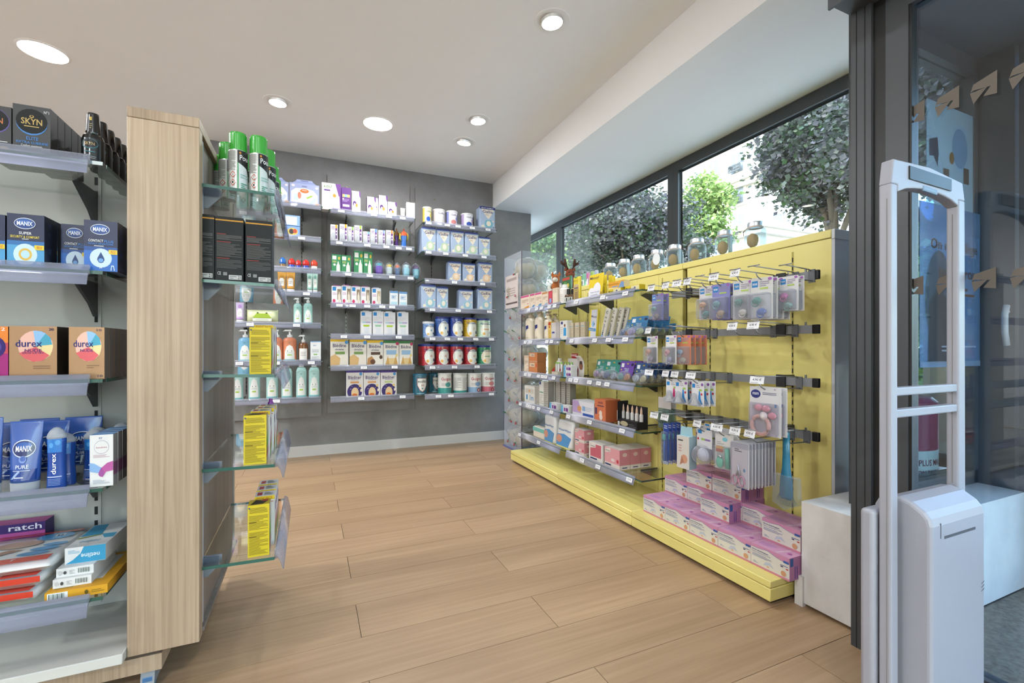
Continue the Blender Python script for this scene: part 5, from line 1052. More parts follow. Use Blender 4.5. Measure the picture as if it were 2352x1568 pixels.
# lowest left shelf: things lying flat
zl = LZ[4] + .0045
def k_patch(W, Hh): return carton(W, .05, Hh, '#b05090', [('r', 0, .82, 1, 1, '#3f2a6a'), ('t', 'ratch', .7, .92, .5, .12, '#ece6f0'), ('p', [(.2, 0), (.28, .52), (.45, .6), (.75, .6), (.88, .5), (.92, 0)], '#e6dfe6'), ('e', .6, .6, .12, .05, '#d8a48a'), ('r', 0, .5, .42, .66, '#4a3070'), ('p', [(0, .0), (.12, .45), (.24, .3), (.2, 0)], '#c89078'), ('l', .5, .7, .8, .74, 1, '#e6c0d8')], '#3f2a6a')
q = onY(-20, 800, LP + .20); q2 = onY(82, 800, LP + .20); tp = template(k_patch, q2.x - q.x + .05, .135)
put(tp, 'carton', ((q.x + q2.x) / 2 - .02, LP + .262, zl), 0, 'pink and violet carton standing at the back, lowest left shelf', 'carton', 'goods on the left shelves')
def packmesh(W, D, Hh, seed):
    n = 14; rg = random.Random(seed); b = MB(); rings = []
    for t in (-1, -.98, -.9, -.5, 0, .5, .9, .98, 1):
        e = .12 if abs(t) > .97 else (.8 if abs(t) > .85 else 1.0)
        ring = []
        for k in range(n):
            a = 2 * PI * k / n; ca, sa = math.cos(a), math.sin(a); sq = lambda v: math.copysign(abs(v) ** .35, v)
            ring.append((W / 2 * sq(ca) * (.97 + .03 * e) + rg.uniform(-.002, .002), D / 2 * t, Hh / 2 + Hh / 2 * e * sq(sa) + rg.uniform(-.0015, .0015)))
        rings.append(ring)
    b.loft(rings, '#eceae8', 'gloss'); return b
def k_diaper(seed, top=True):
    W, D, Hh = .20, .215, .032
    b = packmesh(W, D, Hh, seed); p = MB()
    p.art([('r', .04, .0, .96, .16, '#d8402c'), ('r', .04, .92, .96, .99, '#b83a30'), ('e', .72, .80, .2, .12, '#4a98d0'), ('t', 'M', .76, .83, .1, .08, '#ffffff'), ('e', .42, .62, .24, .12, '#c09a80'), ('p', [(.12, .3), (.4, .46), (.56, .42), (.3, .26)], '#9a6a50'), ('e', .72, .25, .16, .06, '#4a98d0'), ('e', .78, .38, .15, .06, '#4a98d0'), ('e', .84, .5, .13, .05, '#4a98d0'), ('t', 'T', .6, .08, .05, .06, '#f4e8e4')], W, D, lambda a, c, l: (a, c - D / 2, Hh + .0012 + l), 'gloss')
    p.art([('r', .0, .5, 1, .95, '#d8402c')] if not top else [], W, Hh, frontmap(D + .004), 'gloss')
    return [('pack', b), ('printed_label', p)], D
for k, (px, wd, tl) in enumerate(((5, 'bottom one', 0), (14, 'middle one', 0), (32, 'top one', 1))):
    q = onY(px, 800, LP + .02); parts, D = k_diaper(40 + k, bool(tl)); tp = ([(n, m.mesh(n)) for n, m in parts], D)
    put(tp, 'pad_pack', (q.x - .03, LP + .118 + .003 * k, zl + .0335 * k + .002), -.06 + .03 * k, 'red and white plastic pad pack, %s of the pile' % wd, 'pack', 'pad packs')
def flatbox(W, D, Hh, col, front, topart, side=None): p, d = carton(W, D, Hh, col, front, side, None, (), (), topart); return ([(n, m.mesh(n)) for n, m in p], d)
BAR = [('r', .04, .1, .36, .9, '#f0efec')] + [('r', .06 + k * .022, .2, .06 + k * .022 + (.006 if k % 3 else .013), .8, '#3f5a4c') for k in range(12)]
BAR2 = [('r', .58 + k * .024, .25, .58 + k * .024 + (.007 if k % 3 else .014), .8, '#3f5a4c') for k in range(14)] + [('e', .24, .5, .04, .2, '#4a4a48'), ('p', [(.06, .7), (.13, .75), (.16, .5), (.1, .2), (.05, .5)], '#c9c8c4'), ('l', .36, .25, .5, .75, 4, '#b0aeaa')]
qa, qb = onY(102, 800, LP).x, onY(247, 800, LP).x
put(flatbox(qb - qa, .22, .022, '#e3a52c', BAR + [('e', .66, .5, .03, .25, '#6a5a20'), ('l', .74, .3, .95, .7, 2, '#9a7a20')], [('r', .45, .2, .8, .9, '#d8d4cc'), ('l', .1, .05, .4, .12, 1, '#9a7a20')]), 'carton', ((qa + qb) / 2, LP + .11, zl), 0, 'flat yellow carton under the white ones, lowest left shelf', 'carton', 'flat cartons')
qa, qb = onY(121, 800, LP + .02).x, onY(210, 800, LP + .02).x
put(flatbox(qb - qa, .16, .022, '#e9e7e4', BAR2, []), 'carton', ((qa + qb) / 2, LP + .10, zl + .0225), 0, 'lower of two thin white cartons with barcode, lowest left shelf', 'carton', 'flat cartons')
qa, qb = onY(129, 800, LP + .03).x, onY(215, 800, LP + .03).x
put(flatbox(qb - qa, .16, .022, '#e9e7e4', BAR2, []), 'carton', ((qa + qb) / 2, LP + .11, zl + .045), 0, 'upper of two thin white cartons with barcode, lowest left shelf', 'carton', 'flat cartons')
qa, qb = onY(151, 800, LP + .05).x, onY(246, 800, LP + .05).x
put(flatbox(qb - qa, .17, .042, '#ebe9e7', [('p', [(.02, .02), (1, .02), (1, 1), (.46, 1), (.38, .6), (.2, .25)], '#3f9cc4'), ('tr', 'netline', .62, .42, .46, .28, '#e9f2f6'), ('l', .08, .62, .36, .86, 3, '#7fb4d0')], [('p', [(.02, .45), (.55, .5), (.4, .98), (.02, .98)], '#3f9cc4'), ('p', [(.55, .5), (.95, .5), (.98, .3), (.75, .3)], '#4fa4c8'), ('tr', 'netline', .45, .2, .5, .12, '#9fc4d8'), ('p', [(.02, .4), (.6, .5), (.55, .45), (.02, .34)], '#8f9a4a')]), 'carton', ((qa + qb) / 2, LP + .135, zl + .0675), -.03, 'white and turquoise carton lying on top of the stack', 'carton', 'flat cartons')
# ---- aisle side shelves of the oak island
def rz_(i, X_): return RZ[i] + .0045 - (X_ - RX1) * .022
def aput(fn, px, Y, W, Hh, i, what, name, cat, right=False):
    X_ = onY(px, 800, Y).x; tp = template(fn, W, Hh); put(tp, name, (X_, Y + tp[1] / 2, rz_(i, X_)), random.uniform(-.5, .5) if cat == 'spray' else 0, what, cat, 'goods on the aisle side shelves')
for px, Y, wd in ((544, 1.565, 'front left of the group'), (592, 1.565, 'front right of the group'), (520, 1.66, 'second row at left'), (567, 1.74, 'second row in the middle'), (612, 1.66, 'second row at right'), (506, 1.78, 'third row at left by the spine'), (622, 1.80, 'third row at right'), (628, 1.93, 'fourth row at right')):
    aput(spraycan, px, Y, .050, .176, 0, 'green-capped spray can, %s' % wd, 'spray_can', 'spray can')
def k_black(W, Hh):
    return carton(W, .075, Hh, '#171617', [('r', 0, .935, 1, .955, '#d89a34'), ('l', .05, .64, .94, .72, 5, '#6d6c6a'), ('l', .05, .38, .94, .6, 13, '#62615f'), ('l', .05, .2, .94, .34, 8, '#5c5b5a'), ('r', .05, .725, .38, .735, '#a03a34'), ('r', .05, .605, .55, .615, '#a03a34'), ('r', .05, .35, .5, .36, '#a03a34'), ('t', 'CE', .14, .12, .12, .05, '#c9c9c9'), ('r', .28, .09, .42, .14, '#8d8d8d'), ('r', .48, .03, .94, .10, '#c9c7c4'), ('t', '21', .86, .065, .1, .05, '#2a2a2a'), ('l', .52, .04, .76, .09, 2, '#777777')], '#303a4a', '#2d2c2d')
for px, Y, wd, pt in ((459, 1.557, 'nearest the oak panel', 0), (527, 1.557, 'middle of the front three', 0), (595, 1.557, 'front, nearest the aisle', 0), (595, 1.64, 'second row, nearest the aisle', 0), (595, 1.723, 'third row, nearest the aisle', 0)):
    aput(k_black, px, Y, .0705, .188, 1, 'black printed carton, %s' % wd, 'carton', 'carton')
def k_lice(face):
    def f(W, Hh):
        if face == 'y': return carton(W, .055, Hh, '#dfc52e', [('l', .08, .84, .92, .95, 5, '#7a6a1c'), ('l', .06, .52, .94, .8, 12, '#85741f'), ('l', .06, .04, .94, .48, 20, '#85741f'), ('r', .04, .93, .1, .96, '#3a4a8a'), ('r', .06, .66, .4, .672, '#4a3f10'), ('r', .06, .38, .4, .392, '#4a3f10')], '#5a4a28', '#c9b02a', [('r', 0, 0, 1, 1, '#c2b9a4'), ('p', [(0, .2), (1, .4), (1, .7), (0, .5)], '#6fa04a'), ('p', [(0, .1), (1, .2), (1, .35), (0, .2)], '#b84a5a')], (), [('p', [(.1, .1), (.7, .1), (.9, .6), (.3, .9)], '#2a2618'), ('r', .6, .6, .9, .9, '#c84a34')])
        return carton(W, .055, Hh, '#e9e6e0', [('r', 0, .92, 1, 1, '#e6c42a'), ('t', 'EFFICACE', .5, .962, .8, .05, '#c87a20'), ('l', .06, .8, .94, .9, 3, '#c86a5a')], '#e6e4ea', '#ebe8e4', [('p', [(0, .1), (1, .45), (1, .6), (0, .25)], '#c83a3a'), ('p', [(0, .0), (1, .2), (1, .42), (0, .1)], '#8fbf4a'), ('e', .5, .75, .2, .1, '#7a4aa0')], (), [('r', .1, .2, .35, .8, '#b8434a'), ('l', .45, .2, .9, .8, 4, '#6a6a6a')])
    return f
ky, kw = k_lice('y'), k_lice('w')
for i, lst in ((2, ((598, 1.56, ky, .057, .140, 'in front'), (606, 1.63, kw, .054, .150, 'second row'), (612, 1.71, kw, .054, .150, 'third row'))),
               (3, ((586, 1.56, ky, .060, .147, 'in front'), (598, 1.63, kw, .053, .150, 'second row'), (608, 1.70, kw, .053, .150, 'third row'), (614, 1.77, kw, .053, .150, 'fourth row'))),
               (4, ((594, 1.565, ky, .057, .155, 'in front'), (608, 1.64, kw, .056, .158, 'second row'), (612, 1.71, kw, .056, .158, 'third row'), (616, 1.78, kw, .056, .158, 'fourth row')))):
    for px, Y, fn, W, Hh, wd in lst:
        aput(fn, px, Y, W, Hh, i, '%s lice treatment carton %s, %s aisle shelf' % ('yellow' if fn is ky else 'white and yellow', wd, LN[i]), 'carton', 'carton')
aput(k_figure('#8a2f9a', '#d8d0e0'), 621, 1.86, .03, .165, 3, 'slim bottle with purple cap behind the cartons', 'bottle', 'bottle')
# ================================================================== GOODS ON THE GONDOLA
GN = ['top', 'second', 'third', 'fourth', 'lowest']
GP = GXR + .02
def gon(u, i, items): shelf_run('X', GP, GZ[i] + .0045, '%s shelf, %s yellow unit' % (GN[i], MODN[u]), items, 'goods on the gondola shelves')
def k_creambox(stripe='#cf5a8c', acc='#3f8fc0'):
    return lambda W, Hh: carton(W, .05, Hh, '#ecd9c4', [('r', 0, .86, .9, .98, stripe), ('l', .15, .5, .85, .72, 3, '#a89078'), ('p', [(.1, 0), (.9, 0), (.9, .28), (.5, .2)], acc), ('e', .8, .4, .06, .03, '#c84a4a')], '#e2cdb8')
def k_redside(W, Hh): return carton(W, .06, Hh, '#c8404e', [('r', .2, .2, .8, .5, '#8fa8d8'), ('r', .1, .55, .9, .9, '#d25560')])
def k_beige(W, Hh): return carton(W, .05, Hh, '#d8c9b4', [('r', .1, .12, .9, .7, '#ead9c4')])
def k_whitebottle(W, Hh): return pumpbottle(W, Hh, '#efe9e2', [('l', .2, .2, .8, .7, 4, '#d8cfc4')], '#f4f2ee', neck=.86, sy=1., pump=False)
def k_dropper(W, Hh): return pumpbottle(W, Hh, '#5a3a1c', [('r', .05, .05, .95, .75, '#e9ebe4'), ('e', .3, .4, .16, .2, '#6a8a4a'), ('r', .6, .15, .85, .7, '#4a4a44'), ('r', .05, -.02, .95, .06, '#5a9a3a')], '#141312', neck=.62, sy=1., pump=False, body='gloss')
def k_softpump(W, Hh): return pumpbottle(W, Hh, '#e9dcc6', [('p', [(.35, .74), (.7, .78), (.7, .62), (.4, .54)], '#24307a'), ('p', [(.35, .54), (.5, .58), (.38, .48)], '#3f9ad0'), ('l', .3, .1, .7, .2, 2, '#c9b8a0')], '#e6d4b8', neck=.8, sy=.7)
def k_orange(W, Hh): return carton(W, .03, Hh, '#e2c068', [('r', .1, .8, .8, .96, '#c8402e'), ('e', .45, .7, .2, .05, '#c8402e'), ('l', .2, .1, .8, .55, 6, '#b89a4a')])
def k_greybox(W, Hh): return carton(W, .05, Hh, '#d6cfcc', [('r', .08, .38, .4, .48, '#3a4a8a'), ('r', .55, .0, 1, 1, '#b9b2b0')], '#a8a09c')
def k_tubebox(W, Hh): return carton(W, .04, Hh, '#e6e2dc', [('e', .28, .88, .14, .08, '#2a367f'), ('r', .5, .2, .85, .62, '#3f9ad0'), ('e', .66, .74, .1, .08, '#7a4a38'), ('l', .1, .3, .4, .7, 4, '#c9c2ba')])
def k_beigerow(W, Hh): return carton(W, .05, Hh, '#d6c8ae', [('r', .1, .76, .9, .8, '#7fa8b8'), ('l', .1, .1, .9, .7, 7, '#b5a78c')])
P = ('carton', 'carton')
gon(2, 0, [(k_creambox('#cf5a8c', '#e0962e'), 1196, 1217, 678, 'cream carton with orange wave', *P), (k_creambox(), 1217.5, 1229, 674, 'cream and pink carton', *P), (k_creambox(), 1229.5, 1245, 671, 'cream and pink carton', *P), (k_creambox('#c88a5a', '#8fb0c8'), 1245.5, 1259, 670, 'cream carton with blue strokes', *P), (k_redside, 1260, 1268.5, 668, 'red carton end', *P), (k_beige, 1269, 1281, 661, 'pale beige carton', *P), (k_whitebottle, 1281, 1293, 653, 'white squat bottle', 'bottle', 'bottle'), (k_dropper, 1294, 1303, 663, 'dark dropper bottle with leaf label', 'bottle', 'bottle'), (k_dropper, 1303, 1312, 663, 'dark dropper bottle with leaf label', 'bottle', 'bottle')])
gon(2, 1, [(k_softpump, 1202, 1217, 716, 'cream lotion pump bottle', 'pump_bottle', 'bottle', 2), (k_softpump, 1223, 1238, 713, 'cream lotion pump bottle', 'pump_bottle', 'bottle', 2), (k_softpump, 1246, 1258, 719, 'cream lotion pump bottle', 'pump_bottle', 'bottle', 2), (k_orange, 1259, 1266, 738, 'thin ochre and red carton', *P), (k_greybox, 1266.5, 1285, 740, 'grey carton', *P), (k_tubebox, 1286, 1303, 736, 'white carton with blue panel', *P)])
gon(2, 2, [(k_creambox('#e0c4ac', '#e0c4ac'), 1204, 1214, 816, 'pale salmon carton', *P), (lambda W, Hh: carton(W, .08, Hh, '#d88a58', [('r', .08, .55, .7, .9, '#e2c9ae'), ('l', .3, .62, .6, .8, 2, '#6a4a3a'), ('e', .9, .7, .05, .15, '#c8402e'), ('r', .0, .0, 1, .04, '#ecdcc8')], '#b8764a'), 1215, 1234, 830.5, 'orange soap carton, lower', *P), (lambda W, Hh: carton(W, .08, Hh, '#d88a58', [('r', .08, .55, .7, .9, '#e2c9ae'), ('l', .3, .62, .6, .8, 2, '#6a4a3a'), ('r', .0, .0, 1, .04, '#ecdcc8')], '#b8764a'), 1215, 1234, 809.5, 'orange soap carton, upper', *P, 1, {'up': .0945})])
# display tray with gum sticks, bottle and two leaflets behind
def at_g(px, back_=0.): r = ray(px, 800); return r[1] / r[0] * (GP + back_)
def gput(fn, px, back_, W, Hh, u, i, what, name, cat, up=0., rz=0., tilt=None, key=None):
    tp = template(fn, W, Hh, key); return put(tp, name, (GP + back_ + tp[1] / 2, at_g(px, back_), GZ[i] + .0045 + up), -PI / 2 + rz, what + ', %s shelf, %s yellow unit' % (GN[i], MODN[u]), cat, 'goods on the gondola shelves', tilt)
def k_tray(W, Hh):
    b = MB().box(-W / 2, W / 2, -.03, .03, 0, Hh * .42, '#c9bfae', 'card'); b.add([(-W / 2, -.03, Hh * .42), (-W * .02, -.03, Hh * .42), (-W * .02, -.03, Hh * .95)], [(0, 1, 2)], '#b0202a', 'card').add([(-W / 2, .03, Hh * .42), (-W * .02, .03, Hh * .42), (-W * .02, .03, Hh * .95)], [(0, 1, 2)], '#b0202a', 'card')
    b.art([('l', .05, .1, .9, .34, 2, '#e6dccb')], W, Hh, frontmap(.06)); return [('tray', b)], .06
gput(k_tray, 1274, .0, .095, .072, 2, 2, 'red and grey display tray', 'display_tray', 'tray')
def k_stick(cap):
    return lambda W, Hh: ([('stick', MB().lathe([(W * .42, 0, '#f0eef0', 'gloss'), (W * .45, .003), (W * .45, Hh * .8), (W * .3, Hh * .82)], 10)), ('cap', MB().lathe([(W * .48, Hh * .8, cap, 'gloss'), (W * .48, Hh * .97), (.0001, Hh)], 10))], W)
for k, (px, cc, cn) in enumerate(((1276, '#8fc84a', 'green'), (1281, '#8fc84a', 'green'), (1288, '#8fc84a', 'green'), (1297, '#d86ab0', 'pink'), (1304, '#d86ab0', 'pink'), (1311, '#d86ab0', 'pink'))):
    gput(k_stick(cc), px, .01 if k < 3 else .058, .015, .07, 2, 2, '%s-capped balm stick, %s from left' % (cn, NUMW[k % 3]), 'balm_stick', 'stick', .032)
gput(k_whitebottle, 1278, .10, .065, .125, 2, 2, 'white round bottle behind the tray', 'bottle', 'bottle')
def k_stand(W, Hh):
    b = MB().box(-W / 2, W / 2, .0, .004, 0, Hh * .78, '#d9d2cc', 'card'); b.add([(-W * .1, -.002, Hh * .1), (W / 2, -.002, 0), (W / 2, -.002, Hh * .5)], [(0, 1, 2)], '#b0202a', 'card')
    h = MB().box(-W * .2, W * .25, .0, .004, Hh * .79, Hh, '#a82430', 'card').art([('l', .2, .4, .7, .9, 3, '#e6d0cc')], W, Hh * .2, lambda a, c, l: (a, -l, Hh * .79 + c)); return [('board', b), ('header', h)], .006
gput(k_stand, 1318, .07, .17, .165, 2, 2, 'white display board with red corner and header', 'display_board', 'board')
def k_leaflet(W, Hh):
    rings = [[(-W / 2, y, z), (W / 2, y, z), (W / 2, y + .001, z), (-W / 2, y + .001, z)] for y, z in ((0, 0), (.004, Hh * .4), (.002, Hh * .7), (-.012, Hh * .92), (-.03, Hh))]
    b = MB().loft(rings, '#e6e0da', 'card'); b.art([('e', .55, .55, .3, .2, '#8a5a44'), ('e', .55, .7, .22, .1, '#3a2a26')], W, Hh, lambda a, c, l: (a, -.001 - l, c)); return [('leaflet', b)], .006
gput(k_leaflet, 1333, .05, .075, .15, 2, 2, 'curling leaflet with a portrait', 'leaflet', 'leaflet')
def k_bluew(W, Hh): return carton(W, .05, Hh, '#eceaea', [('p', [(0, 0), (.25, 0), (.3, 1), (0, 1)], '#6ab4dc'), ('r', .38, .2, .58, .7, '#7a3f8a'), ('r', .64, .2, .96, .7, '#7a3f8a'), ('l', .1, .8, .9, .95, 1, '#9aa0a8')])
gput(k_bluew, 1303, .0, .10, .04, 2, 2, 'white, blue and purple flat carton, lower', 'carton', 'carton'); gput(k_bluew, 1303, .0, .10, .04, 2, 2, 'white, blue and purple flat carton, upper', 'carton', 'carton', .0405)
def k_oneyear(W, Hh): return carton(W, .06, Hh, '#e9e6de', [('t', '1', .24, .35, .12, .28, '#2f86c0'), ('t', '1m', .72, .35, .36, .3, '#2f86c0'), ('l', .1, .6, .9, .85, 4, '#b9ae9a'), ('e', .5, .72, .08, .06, '#d89a5a')])
def k_ribbed(W, Hh): return carton(W, .05, Hh, '#bdb7ac', [('l', .1, .06, .9, .95, 12, '#98928a')], '#8f8a84')
def k_whitegreen(W, Hh): return carton(W, .05, Hh, '#e6e4dc', [('r', .05, .88, .4, 1, '#3a4a8a'), ('r', .1, .55, .9, .6, '#7fa890'), ('l', .1, .1, .9, .5, 5, '#c2bcb0')], '#a8a49c')
gon(2, 3, [(k_oneyear, 1205, 1228, 886, 'white carton with blue numerals', *P), (k_ribbed, 1228.5, 1238, 886, 'slim ribbed carton', *P), (k_whitegreen, 1238.5, 1249, 876, 'tall white and green carton', *P), (k_ribbed, 1249.5, 1259, 876, 'tall grey carton', *P, 1, {'back': .0}), (k_ribbed, 1266, 1275, 876, 'grey carton set back', *P, 1, {'back': .05, 'w': .85}), (k_ribbed, 1276, 1287, 876, 'grey carton set back', *P, 1, {'back': .055, 'w': .85}), (k_ribbed, 1288, 1299, 877, 'grey carton set back', *P, 1, {'back': .06, 'w': .8}), (k_ribbed, 1300, 1310, 877, 'grey carton set back', *P, 1, {'back': .065, 'w': .8})])
def k_bluered(W, Hh): return carton(W, .07, Hh, '#e6e2de', [('p', [(0, 0), (.2, 0), (.3, 1), (0, 1)], '#6ab4dc'), ('r', .4, .35, .95, .65, '#c87a88'), ('p', [(.45, .95), (.72, .95), (.66, .05)], '#8a1f3a'), ('t', '2', .62, .6, .1, .4, '#f0e6e6')])
for k, (px, bk_, up, wd, W_) in enumerate(((1270, -.006, 0, 'white and blue carton lying in front', .105), (1297, -.004, 0, 'white and blue carton next to the first', .10), (1309, .125, .0, 'white, blue and red carton set back', .13))):
    gput(k_bluered if k == 2 else k_bluew, px, bk_, W_, .055 if k == 2 else .05, 2, 3, wd, 'carton', 'carton', up)
def k_wetbag(W, Hh):
    b = packmesh(W, .07, Hh, 9) if False else MB().rbox(-W / 2, W / 2, -.03, .03, 0, Hh, .018, '#eae8e6', 'gloss', 3)
    b.art([('p', [(.05, .05), (.8, .05), (.95, .4), (.5, .5), (.05, .45)], '#5a9ad0'), ('t', 'WaterWipes', .5, .62, .8, .1, '#4a80b8'), ('e', .2, .3, .18, .14, '#d89a80'), ('r', .05, .0, .95, .05, '#e6dc8a')], W, Hh, frontmap(.061), 'gloss'); return [('pack', b)], .06
gon(2, 4, [(lambda W, Hh: carton(W, .06, Hh, '#e9dccb', [('r', 0, .6, 1, .95, '#7fc4b8')], r=.01), 1224, 1249, 981, 'white and turquoise roll pack', 'roll_pack', 'pack'), (k_wetbag, 1250, 1274, 953, 'white and blue wipes bag', 'wipes_bag', 'wipes'), (k_wetbag, 1276, 1311, 966, 'white and blue wipes bag', 'wipes_bag', 'wipes', 1, {'tilt': (-.12, 0)})])
# middle unit
def k_pouch(W, Hh):
    b = MB().rbox(-W / 2, W / 2, -.012, .012, 0, Hh, .008, '#e6cf3a', 'gloss'); b.art([('r', .08, .02, .92, .62, '#bda06a'), ('t', 'Mitosyl', .5, .84, .7, .08, '#c9a83a'), ('e', .5, .64, .42, .06, '#cdb48a'), ('l', .2, .5, .85, .58, 1, '#5a4a8a'), ('t', 'LINIMENT', .5, .44, .5, .04, '#8fae4a'), ('l', .3, .1, .85, .38, 5, '#7a6a50'), ('r', .3, .95, .7, 1, '#6aa04a')], W, Hh, frontmap(.024), 'gloss'); return [('pouch', b)], .024
def k_mitcard(W, Hh):
    b = MB().rbox(-W / 2, W / 2, -.004, .004, 0, Hh, .003, '#e6c92e', 'card', 1)
    b.art([('t', 'Mitosyl', .38, .83, .62, .15, '#3a3a4a'), ('e', .24, .25, .22, .2, '#eceaf2'), ('e', .62, .36, .26, .27, '#eceaf2'), ('r', .04, .04, .86, .28, '#eceaf2'), ('t', 'Expert du soin', .5, .24, .62, .07, '#5a5a78'), ('t', 'au quotidien', .46, .13, .5, .07, '#5a5a78'), ('p', [(.84, .04), (1, .04), (1, .22), (.9, .22)], '#b08a3a')], W, Hh, frontmap(.008)); return [('card', b)], .03
def k_mittubebox(W, Hh): return carton(W, .04, Hh, '#f0dca8', [('p', [(.0, .25), (1, .0), (1, 1), (0, 1)], '#e8a83a'), ('p', [(.62, 0), (1, 0), (1, .7), (.85, .9)], '#7fa0d0'), ('t', 'Mitosyl Change', .36, .62, .62, .26, '#b8702a'), ('r', .24, .2, .62, .36, '#8fa0d0')])
def k_mitbox(W, Hh): return carton(W, .04, Hh, '#e8cc2e', [('r', .42, .12, .98, .92, '#efe2b0'), ('t', 'Mitosyl', .22, .5, .36, .5, '#4a4636'), ('e', .68, .6, .06, .14, '#4a5a9a'), ('r', .5, .18, .95, .26, '#4a5a9a')], '#d8bc2a')
def k_mitbag(W, Hh): 
    b = MB().rbox(-W / 2, W / 2, -.012, .012, 0, Hh, .008, '#e6cf3a', 'gloss'); b.art([('p', [(.3, .0), (1, .05), (1, 1), (.25, .96)], '#d6d6dc'), ('t', 'Mitosyl', .62, .74, .7, .1, '#2f3258'), ('r', .0, .26, .95, .36, '#3f8ac8'), ('t', 'Lot de 3', .4, .31, .6, .06, '#e8d84a'), ('e', .6, .5, .18, .1, '#8fb8e0'), ('e', .72, .5, .05, .04, '#3a3a44')], W, Hh, frontmap(.024), 'gloss'); return [('bag', b)], .024
def k_mitpack(W, Hh):
    b = MB().rbox(-W / 2, W / 2, -.008, .008, 0, Hh, .005, '#d8d2c4', 'gloss'); b.art([('tv', 'Mitosyl', .45, .28, .5, .36, '#3a4a58'), ('t', 'C', .5, .86, .4, .1, '#4a4a48'), ('l', .3, .5, .7, .76, 2, '#8f8a80'), ('e', .4, .06, .18, .035, '#3f8ac8')], W, Hh, frontmap(.016), 'gloss'); return [('pack', b)], .016
gput(k_pouch, 1323, -.004, .075, .165, 1, 0, 'yellow and brown refill pouch', 'pouch', 'pouch'); gput(k_mitcard, 1362, -.01, .155, .155, 1, 0, 'yellow display card with white cloud', 'display_card', 'card', tilt=(-.1, 0))
for k, (px, bk_) in enumerate(((1373, .03), (1386, .065), (1398, .10), (1405, .135))): gput(lambda W, Hh: tube_pack(W, Hh, '#e8cc2e', [('t', 'Mitosyl', .5, .6, .7, .08, '#8a6a1c'), ('l', .3, .3, .7, .5, 3, '#b89a2a')], '#efe6c0', 'satin'), px, bk_, .042, .15, 1, 0, 'yellow cream tube behind the card, %s from left' % NUMW[k], 'cream_tube', 'tube', key='yt')
gput(k_mitbox, 1411, .0, .125, .036, 1, 0, 'yellow tube carton, left one', 'carton', 'carton'); gput(k_mitbox, 1452, .01, .125, .036, 1, 0, 'yellow tube carton, right one', 'carton', 'carton'); gput(k_mittubebox, 1415, .01, .15, .042, 1, 0, 'orange and cream carton on the yellow one', 'carton', 'carton', .037)
gput(k_beigerow, 1312, .02, .05, .115, 1, 1, 'beige carton, first', 'carton', 'carton'); gput(k_beigerow, 1325, .02, .05, .115, 1, 1, 'beige carton, second', 'carton', 'carton'); gput(k_beigerow, 1338, .02, .05, .115, 1, 1, 'beige carton, third', 'carton', 'carton')
gput(k_mitbag, 1359, .0, .085, .19, 1, 1, 'yellow and white twin wipes bag', 'wipes_bag', 'wipes', tilt=(0, .12))
for k, px in enumerate((1383, 1398, 1413, 1425)): gput(k_mitpack, px, .006 + .02 * k, .046, .185, 1, 1, 'leaning white slim pack, %s from left' % NUMW[k], 'slim_pack', 'pack', .004, 0, (-.05, .26), 'mitpack')
def k_soother(card, c1, c2, W0=.125):
    def f(W, Hh):
        b = MB().rbox(-W / 2, W / 2, .004, .007, Hh * .3, Hh, .001, card, 'card', 1)
        b.art([('r', .1, .72, .3, .9, '#e6e6ea'), ('e', .88, .85, .09, .06, '#2a2340'), ('e', .55, .88, .07, .035, '#b5a24a'), ('t', 'ultra air', .52, .66, .34, .06, '#dfe8ee'), ('l', .4, .54, .68, .62, 2, '#c9d8e0'), ('e', .14, .6, .05, .03, '#e0c04a')], W, Hh, lambda a, c, l: (a, .004 - l, c))
        s_ = MB().sphere((0, -.002, Hh * .27), (W * .53, .024, Hh * .27), '#e4e6ea', 'film', 3)
        i = []
        for sx, cc in ((-.24, c1), (.24, c2)):
            m = MB().sphere((W * sx, -.004, Hh * .27), (W * .19, .007, Hh * .17), cc, 'gloss', 2); m.tube([(W * sx + W * .11 * math.cos(2 * PI * k / 12), -.014, Hh * .24 + W * .11 * math.sin(2 * PI * k / 12)) for k in range(12)], .003, 5, cc, 'gloss', True); i.append(('soother', m))
        return [('card', b), ('clear_shell', s_)] + i, .048
    return f
so = 'soother_pack', 'soother pack'
tl = {'tilt': (-.22, 0)}
gon(1, 1, [(k_soother('#5a8ab0', '#3f6fb0', '#d88a4a'), 1416, 1441, 732, 'steel blue soother pack', *so, 1, dict(tl, back=.03)), (k_soother('#3a78a8', '#b0a0d8', '#b8c88a'), 1433, 1472, 724, 'blue soother pack in front', *so, 5, tl)])
gon(1, 2, [(k_soother('#3f8a7c', '#b07ab0', '#d8c4d0'), 1356, 1381, 824, 'green soother pack', *so, 1, dict(tl, back=.03)), (k_soother('#3f8a7c', '#3f5a98', '#c0c8d8'), 1376, 1411, 825, 'green soother pack', *so, 2, dict(tl, back=.012)), (k_soother('#6a48a0', '#5aa8a8', '#e09a5a'), 1409, 1440, 828, 'purple soother pack', *so, 3, tl), (k_soother('#34507c', '#c8d4dc', '#d8cc9a'), 1443, 1479, 832, 'navy soother pack', *so, 5, dict(tl, w=.92))])
def k_lilac(W, Hh): return carton(W, .12, Hh, '#e8e6ec', [('p', [(0, .2), (.45, .2), (.3, 1), (0, 1)], '#c0a4d0'), ('e', .34, .5, .1, .2, '#d8a06a'), ('r', .5, .1, .98, .26, '#3a5ab0'), ('r', .48, .4, .62, .7, '#8fb0d8'), ('l', .64, .4, .95, .7, 3, '#b9c4d8')])
